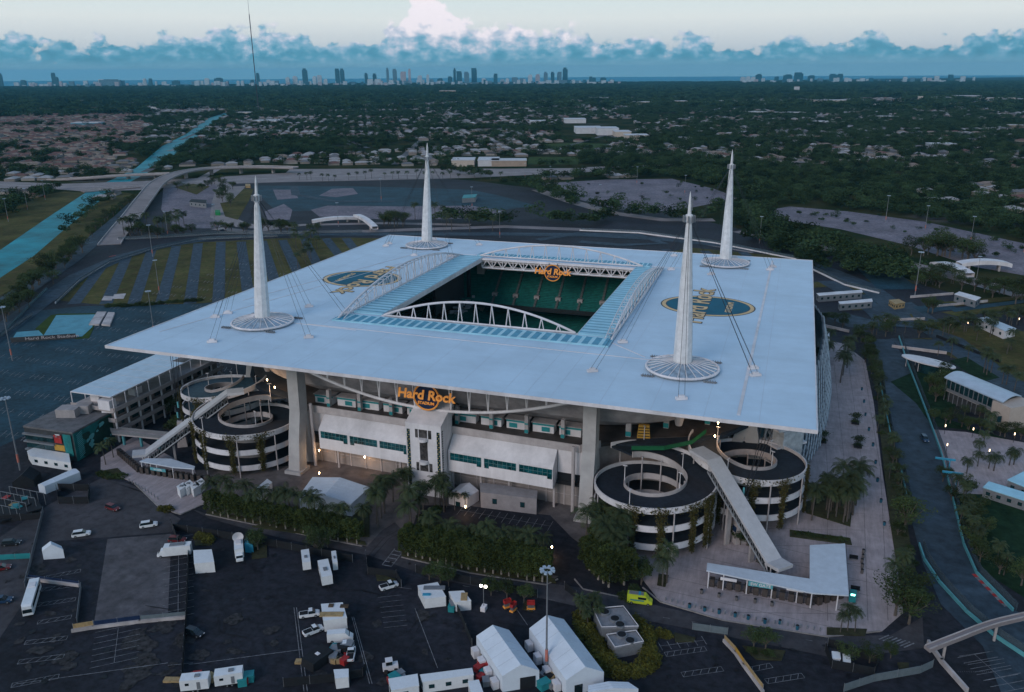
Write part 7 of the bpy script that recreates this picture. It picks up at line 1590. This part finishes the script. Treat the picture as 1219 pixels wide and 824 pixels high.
# ---------------------------------------------------------------- mid distance commercial buildings
cm = {'cream': mat('cream_wall', (.45, .38, .33)), 'white': mat('far_white', (.50, .50, .53), .8, .08, .2), 'grey': mat('far_grey', (.26, .27, .30), .8, .1, .2), 'tan': mat('far_tan', (.34, .26, .21), .8, .1, .2), 'dark': mat('far_dark', (.05, .09, .12), .7, .1, .1), 'blue': mat('far_blue', (.12, .25, .33), .7, .1, .1)}
def farb(x, y, wpx, dep, h, c, label, cat='building', name='distant_building', group='low buildings in the far suburbs', steps=0):
    g = G(x, y); D_ = np.linalg.norm((g-CAM)); w_ = wpx*D_/FPX; o = thing(name, label, cat, g, 0, group); rz = -TH*-1; rz = math.atan2(RGT[1], RGT[0])
    MB().box((g[0], g[1], h*.5), (w_, dep, h), rz).build('wall', cm[c], o); MB().box((g[0], g[1], h+.4), (w_+1, dep+1, .8), rz).build('roof', cm['white' if c != 'dark' else 'grey'], o)
    if steps: MB().box((g[0]-w_*.22, g[1]+dep*.1, h+h*.2), (w_*.3, dep*.5, h*.4), rz).build('upper_block', cm[c], o)
for x, y, wp, dep, h, c, lab in ((552, 197, 26, 40, 9, 'cream', 'cream school building beyond the highway, left block'), (582, 196, 24, 50, 8, 'white', 'pale roofed school building beyond the highway, middle block'), (606, 197, 40, 30, 8, 'tan', 'tan and cream school building beyond the highway, right block'), (684, 146, 24, 60, 10, 'white', 'long white school block at upper centre'), (700, 158, 30, 70, 12, 'white', 'white flat roofed complex at upper centre, left wing'), (722, 160, 24, 60, 14, 'white', 'white flat roofed complex at upper centre, middle wing'), (740, 162, 18, 50, 10, 'cream', 'cream wing of the white complex at upper centre'), (757, 166, 26, 40, 9, 'cream', 'cream hall right of the white complex'), (640, 147, 18, 40, 7, 'white', 'domed white hall at upper centre'), (557, 150, 14, 30, 8, 'tan', 'tan school block left of upper centre'),
    (533, 112, 18, 60, 22, 'tan', 'pinkish block below the distant skyline'), (562, 111, 12, 40, 10, 'grey', 'low grey block right of the pinkish one'), (790, 118, 60, 90, 9, 'white', 'long white warehouse row at centre right'), (690, 118, 70, 60, 7, 'grey', 'long grey warehouse row at centre'), (776, 124, 40, 80, 10, 'cream', 'cream warehouse left of the tall block'), (810, 125, 12, 60, 16, 'tan', 'squarish tan block at centre right'), (860, 122, 60, 80, 8, 'white', 'white warehouse row right of centre'), (915, 122, 24, 60, 10, 'white', 'pale warehouse right of centre with dark front'), (1005, 121, 60, 80, 7, 'cream', 'cream strip of warehouses at right'), (1075, 126, 54, 80, 7, 'white', 'long bright warehouse at far right'), (1150, 118, 22, 70, 16, 'grey', 'grey multi storey block at far right'), (1186, 119, 30, 60, 10, 'cream', 'cream block at far right'), (1120, 119, 14, 60, 12, 'grey', 'small grey block beside the multi storey one'), (1208, 153, 12, 20, 8, 'tan', 'small pinkish building at the right edge'), (1055, 142, 18, 40, 8, 'tan', 'tan roofed hall right of centre'), (948, 110, 5, 20, 35, 'white', 'slim pale tower standing in the trees'), (1095, 121, 4, 12, 22, 'cream', 'slim tan tower among warehouses'),
    (160, 127, 80, 60, 3, 'blue', 'long pale blue roof at upper left'), (190, 130, 20, 50, 8, 'white', 'white hall at upper left'), (320, 147, 30, 60, 8, 'white', 'long white roof left of centre'), (291, 137, 14, 40, 9, 'cream', 'cream hall by the antenna foot'), (255, 119, 36, 60, 7, 'grey', 'low grey roofs at upper left'), (95, 122, 16, 50, 10, 'tan', 'pinkish low block at upper left'), (105, 149, 28, 40, 7, 'blue', 'pale blue roof among the red roofed houses'), (350, 119, 12, 40, 7, 'white', 'small white roof below the skyline left'), (400, 118, 30, 50, 7, 'grey', 'grey roofs below the skyline'), (450, 115, 46, 60, 5, 'blue', 'long pale roof at centre left'), (430, 123, 40, 50, 6, 'grey', 'row of low grey roofs at centre left'), (495, 133, 12, 30, 7, 'white', 'small white hall at centre'), (830, 106, 16, 60, 8, 'cream', 'pale low roof near the coast'), (880, 107, 20, 60, 8, 'grey', 'grey low roof near the coast'), (815, 168, 14, 30, 7, 'white', 'white roof at right of the white complex'), (940, 137, 30, 50, 8, 'tan', 'tan shop row at right'), (900, 136, 20, 50, 8, 'white', 'white shop row at right'), (980, 148, 20, 40, 7, 'white', 'white roof among trees at right'), (1120, 176, 24, 30, 7, 'grey', 'pale roof in the trees at right'), (1205, 120, 40, 60, 7, 'grey', 'grey warehouse cut by the right edge')):
    farb(x, y, wp, dep, h, c, lab)
# ---------------------------------------------------------------- skyline
sk = [(2, 91, 4, 'd'), (29, 97, 5, 'd'), (65.5, 90, 3.4, 'd'), (69, 94, 3, 'd'), (103, 101, 6, 'w'), (122, 96, 6, 'w'), (132, 96, 22, 'g'), (173, 95, 3, 'w'), (180, 95, 3, 'd'), (196, 98, 5, 'w'), (210, 97, 8, 'd'), (236, 97, 5, 'w'), (247, 94.5, 5, 'w'), (261, 94, 9, 'd'), (284, 97, 3, 'w'), (289, 97, 3, 'w'), (301, 96, 4, 'd'), (308, 89, 3, 'd'), (320, 96, 4, 'w'), (330, 97, 4, 'g'), (343, 93, 4, 'w'), (352, 92, 5, 'w'), (364, 84, 5.5, 'd'), (375, 92, 4, 'w'), (381, 91, 5, 'w'), (388, 95, 4, 'w'), (402.5, 84, 4.6, 'd'), (408.3, 84, 4.4, 'd'), (420, 98, 8, 'd'), (436.5, 88.5, 3.4, 'd'), (446.5, 89, 4, 'd'), (441, 95, 6, 'w'), (450, 95, 7, 'w'), (462, 83, 2.6, 'g'), (470.5, 84, 4.4, 'g'), (466, 96, 5, 'w'), (480.5, 87, 6, 't'), (488, 84, 2.6, 't'), (488, 96, 5, 'w'), (500, 91, 5, 'w'), (509.5, 90, 3, 'w'), (514, 95, 4, 'g'), (524, 94, 6, 'd'), (536, 92, 5, 'd'), (541.5, 83, 2.8, 'd'), (547, 86.5, 6, 'd'), (555.7, 87, 5.5, 'g'), (564.7, 83, 6, 'd'), (576, 94, 5, 'w'), (590, 89, 4.4, 'd'), (583, 97, 5, 'g'), (598, 95, 5, 'w'), (604, 94, 4, 'w'), (613, 93, 7, 'g'), (622, 94, 6, 'g'), (631, 90, 5, 'w'), (640, 89.5, 5, 't'), (649.5, 87, 4.4, 'g'), (657.7, 87, 4, 'd'), (665.7, 87, 5, 'g'), (672.6, 82.5, 5.5, 'd'), (680, 96, 6, 'w'), (688, 97, 7, 'w'), (703, 92, 3.6, 'd'), (707, 93, 4, 'd'), (718, 93, 6.5, 'd'), (884, 92.5, 5, 'w'), (890, 92, 4, 'w'), (896, 92.5, 4.6, 'w'), (902.5, 89.5, 6.5, 'd'), (924, 92, 4, 'd'), (937, 90, 9, 'd'), (950, 88, 9, 'd'), (965, 91, 7, 'd'), (976, 94, 5, 'g'), (991, 89.5, 7.5, 'd'), (999, 89.5, 6, 'd'), (1010, 94, 4, 'w'), (1034, 95, 6, 'w'), (1048, 95, 5, 'g'), (1076, 96, 5, 'w'), (1131, 90.5, 4.5, 'd'), (1140, 95.5, 4, 'w')]
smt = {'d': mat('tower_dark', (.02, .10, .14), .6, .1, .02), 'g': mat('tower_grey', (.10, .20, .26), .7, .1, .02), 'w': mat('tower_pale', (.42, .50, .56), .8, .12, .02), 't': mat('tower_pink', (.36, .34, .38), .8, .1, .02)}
nmz = {'d': 'dark blue', 'g': 'blue grey', 'w': 'pale', 't': 'pinkish'}
RZc = math.atan2(RGT[1], RGT[0]); sr = random.Random(4)
def ybase(x): return np.interp(x, [0, 300, 600, 850, 1219], [103.5, 102.5, 100.8, 98.6, 97])
last = None
for i, (x, yt, wp, c) in enumerate(sk):
    yb = ybase(x)+sr.uniform(-.1, .5); g = G(x, yb); D_ = np.linalg.norm(g-CAM); w_ = wp*D_/FPX; pp = (yb-yt)*D_/FPX; h = pp
    tall = yt < 90; big = 'tall' if tall else ('mid height' if yt < 94 else 'low'); o = thing('high_rise', f'{big} {nmz[c]} high-rise on the coastal skyline' if 0 else f'{big} {nmz[c]} high-rise, {ORD[i % 20]} of the {("far left","left","centre left","centre right","right")[min(4, i//20)]} part of the skyline', 'high-rise', g, 0, 'high-rises along the coast')
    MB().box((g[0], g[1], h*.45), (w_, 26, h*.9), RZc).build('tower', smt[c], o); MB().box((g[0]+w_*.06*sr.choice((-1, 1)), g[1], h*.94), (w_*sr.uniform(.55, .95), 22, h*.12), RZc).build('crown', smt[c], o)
    if tall: MB().box((g[0], g[1]-20, h*.06), (w_*1.9, 40, h*.12), RZc).build('podium', smt['w'], o)
for k in range(240):      # low rank of blocks at the shore
    x = sr.choice([sr.uniform(20, 330), sr.uniform(300, 740), sr.uniform(400, 720), sr.uniform(880, 1160)]); yb = ybase(x)+sr.uniform(.2, 1.4); g = G(x, yb); D_ = np.linalg.norm(g-CAM); w_ = sr.uniform(1.6, 5)*D_/FPX; h = sr.uniform(1.8, 6.2)*D_/FPX; c = sr.choice('wwwwgtd')
    o = MB().box((g[0], g[1], h/2), (w_, 25, h), RZc).build('apartment_block', smt[c]); tag(o, f'low {nmz[c]} apartment block at the foot of the coastal skyline', 'apartment block', f'low {nmz[c]} blocks along the coast')
# guyed broadcast antenna
g = G(308, 134); Da = np.linalg.norm(g-CAM); ha = (134-26)*Da/FPX; o = thing('radio_mast', 'very tall thin guyed radio mast left of centre', 'radio mast', g); MB().tube(g, g+[0, 0, ha*.93], 1.5, 5).build('lattice_mast', mat('mast_dark', (.06, .05, .06)), o); MB().tube(g+[0, 0, ha*.93], g+[0, 0, ha*1.08], .6, 4).build('aerial', mat('mast_dark', (.06, .05, .06)), o)
# ---------------------------------------------------------------- haze
hz = bpy.data.materials.new('haze'); hz.use_nodes = True; t = hz.node_tree; t.nodes.clear(); pv = t.nodes.new('ShaderNodeVolumePrincipled'); pv.inputs['Color'].default_value = (.14, .55, .80, 1); pv.inputs['Density'].default_value = HAZE; pv.inputs['Anisotropy'].default_value = 0.0
oo = t.nodes.new('ShaderNodeOutputMaterial'); t.links.new(pv.outputs[0], oo.inputs['Volume'])
mb = MB(); hzr = 33000; mb.box((CAM[0], CAM[1], (ha+30-3.5)/2), (2*hzr, 2*hzr, ha+30+3.5+.0)); o = mb.build('haze', hz); o['kind'] = 'stuff'; o['label'] = 'thin blue evening haze over the whole view'; o['category'] = 'haze'
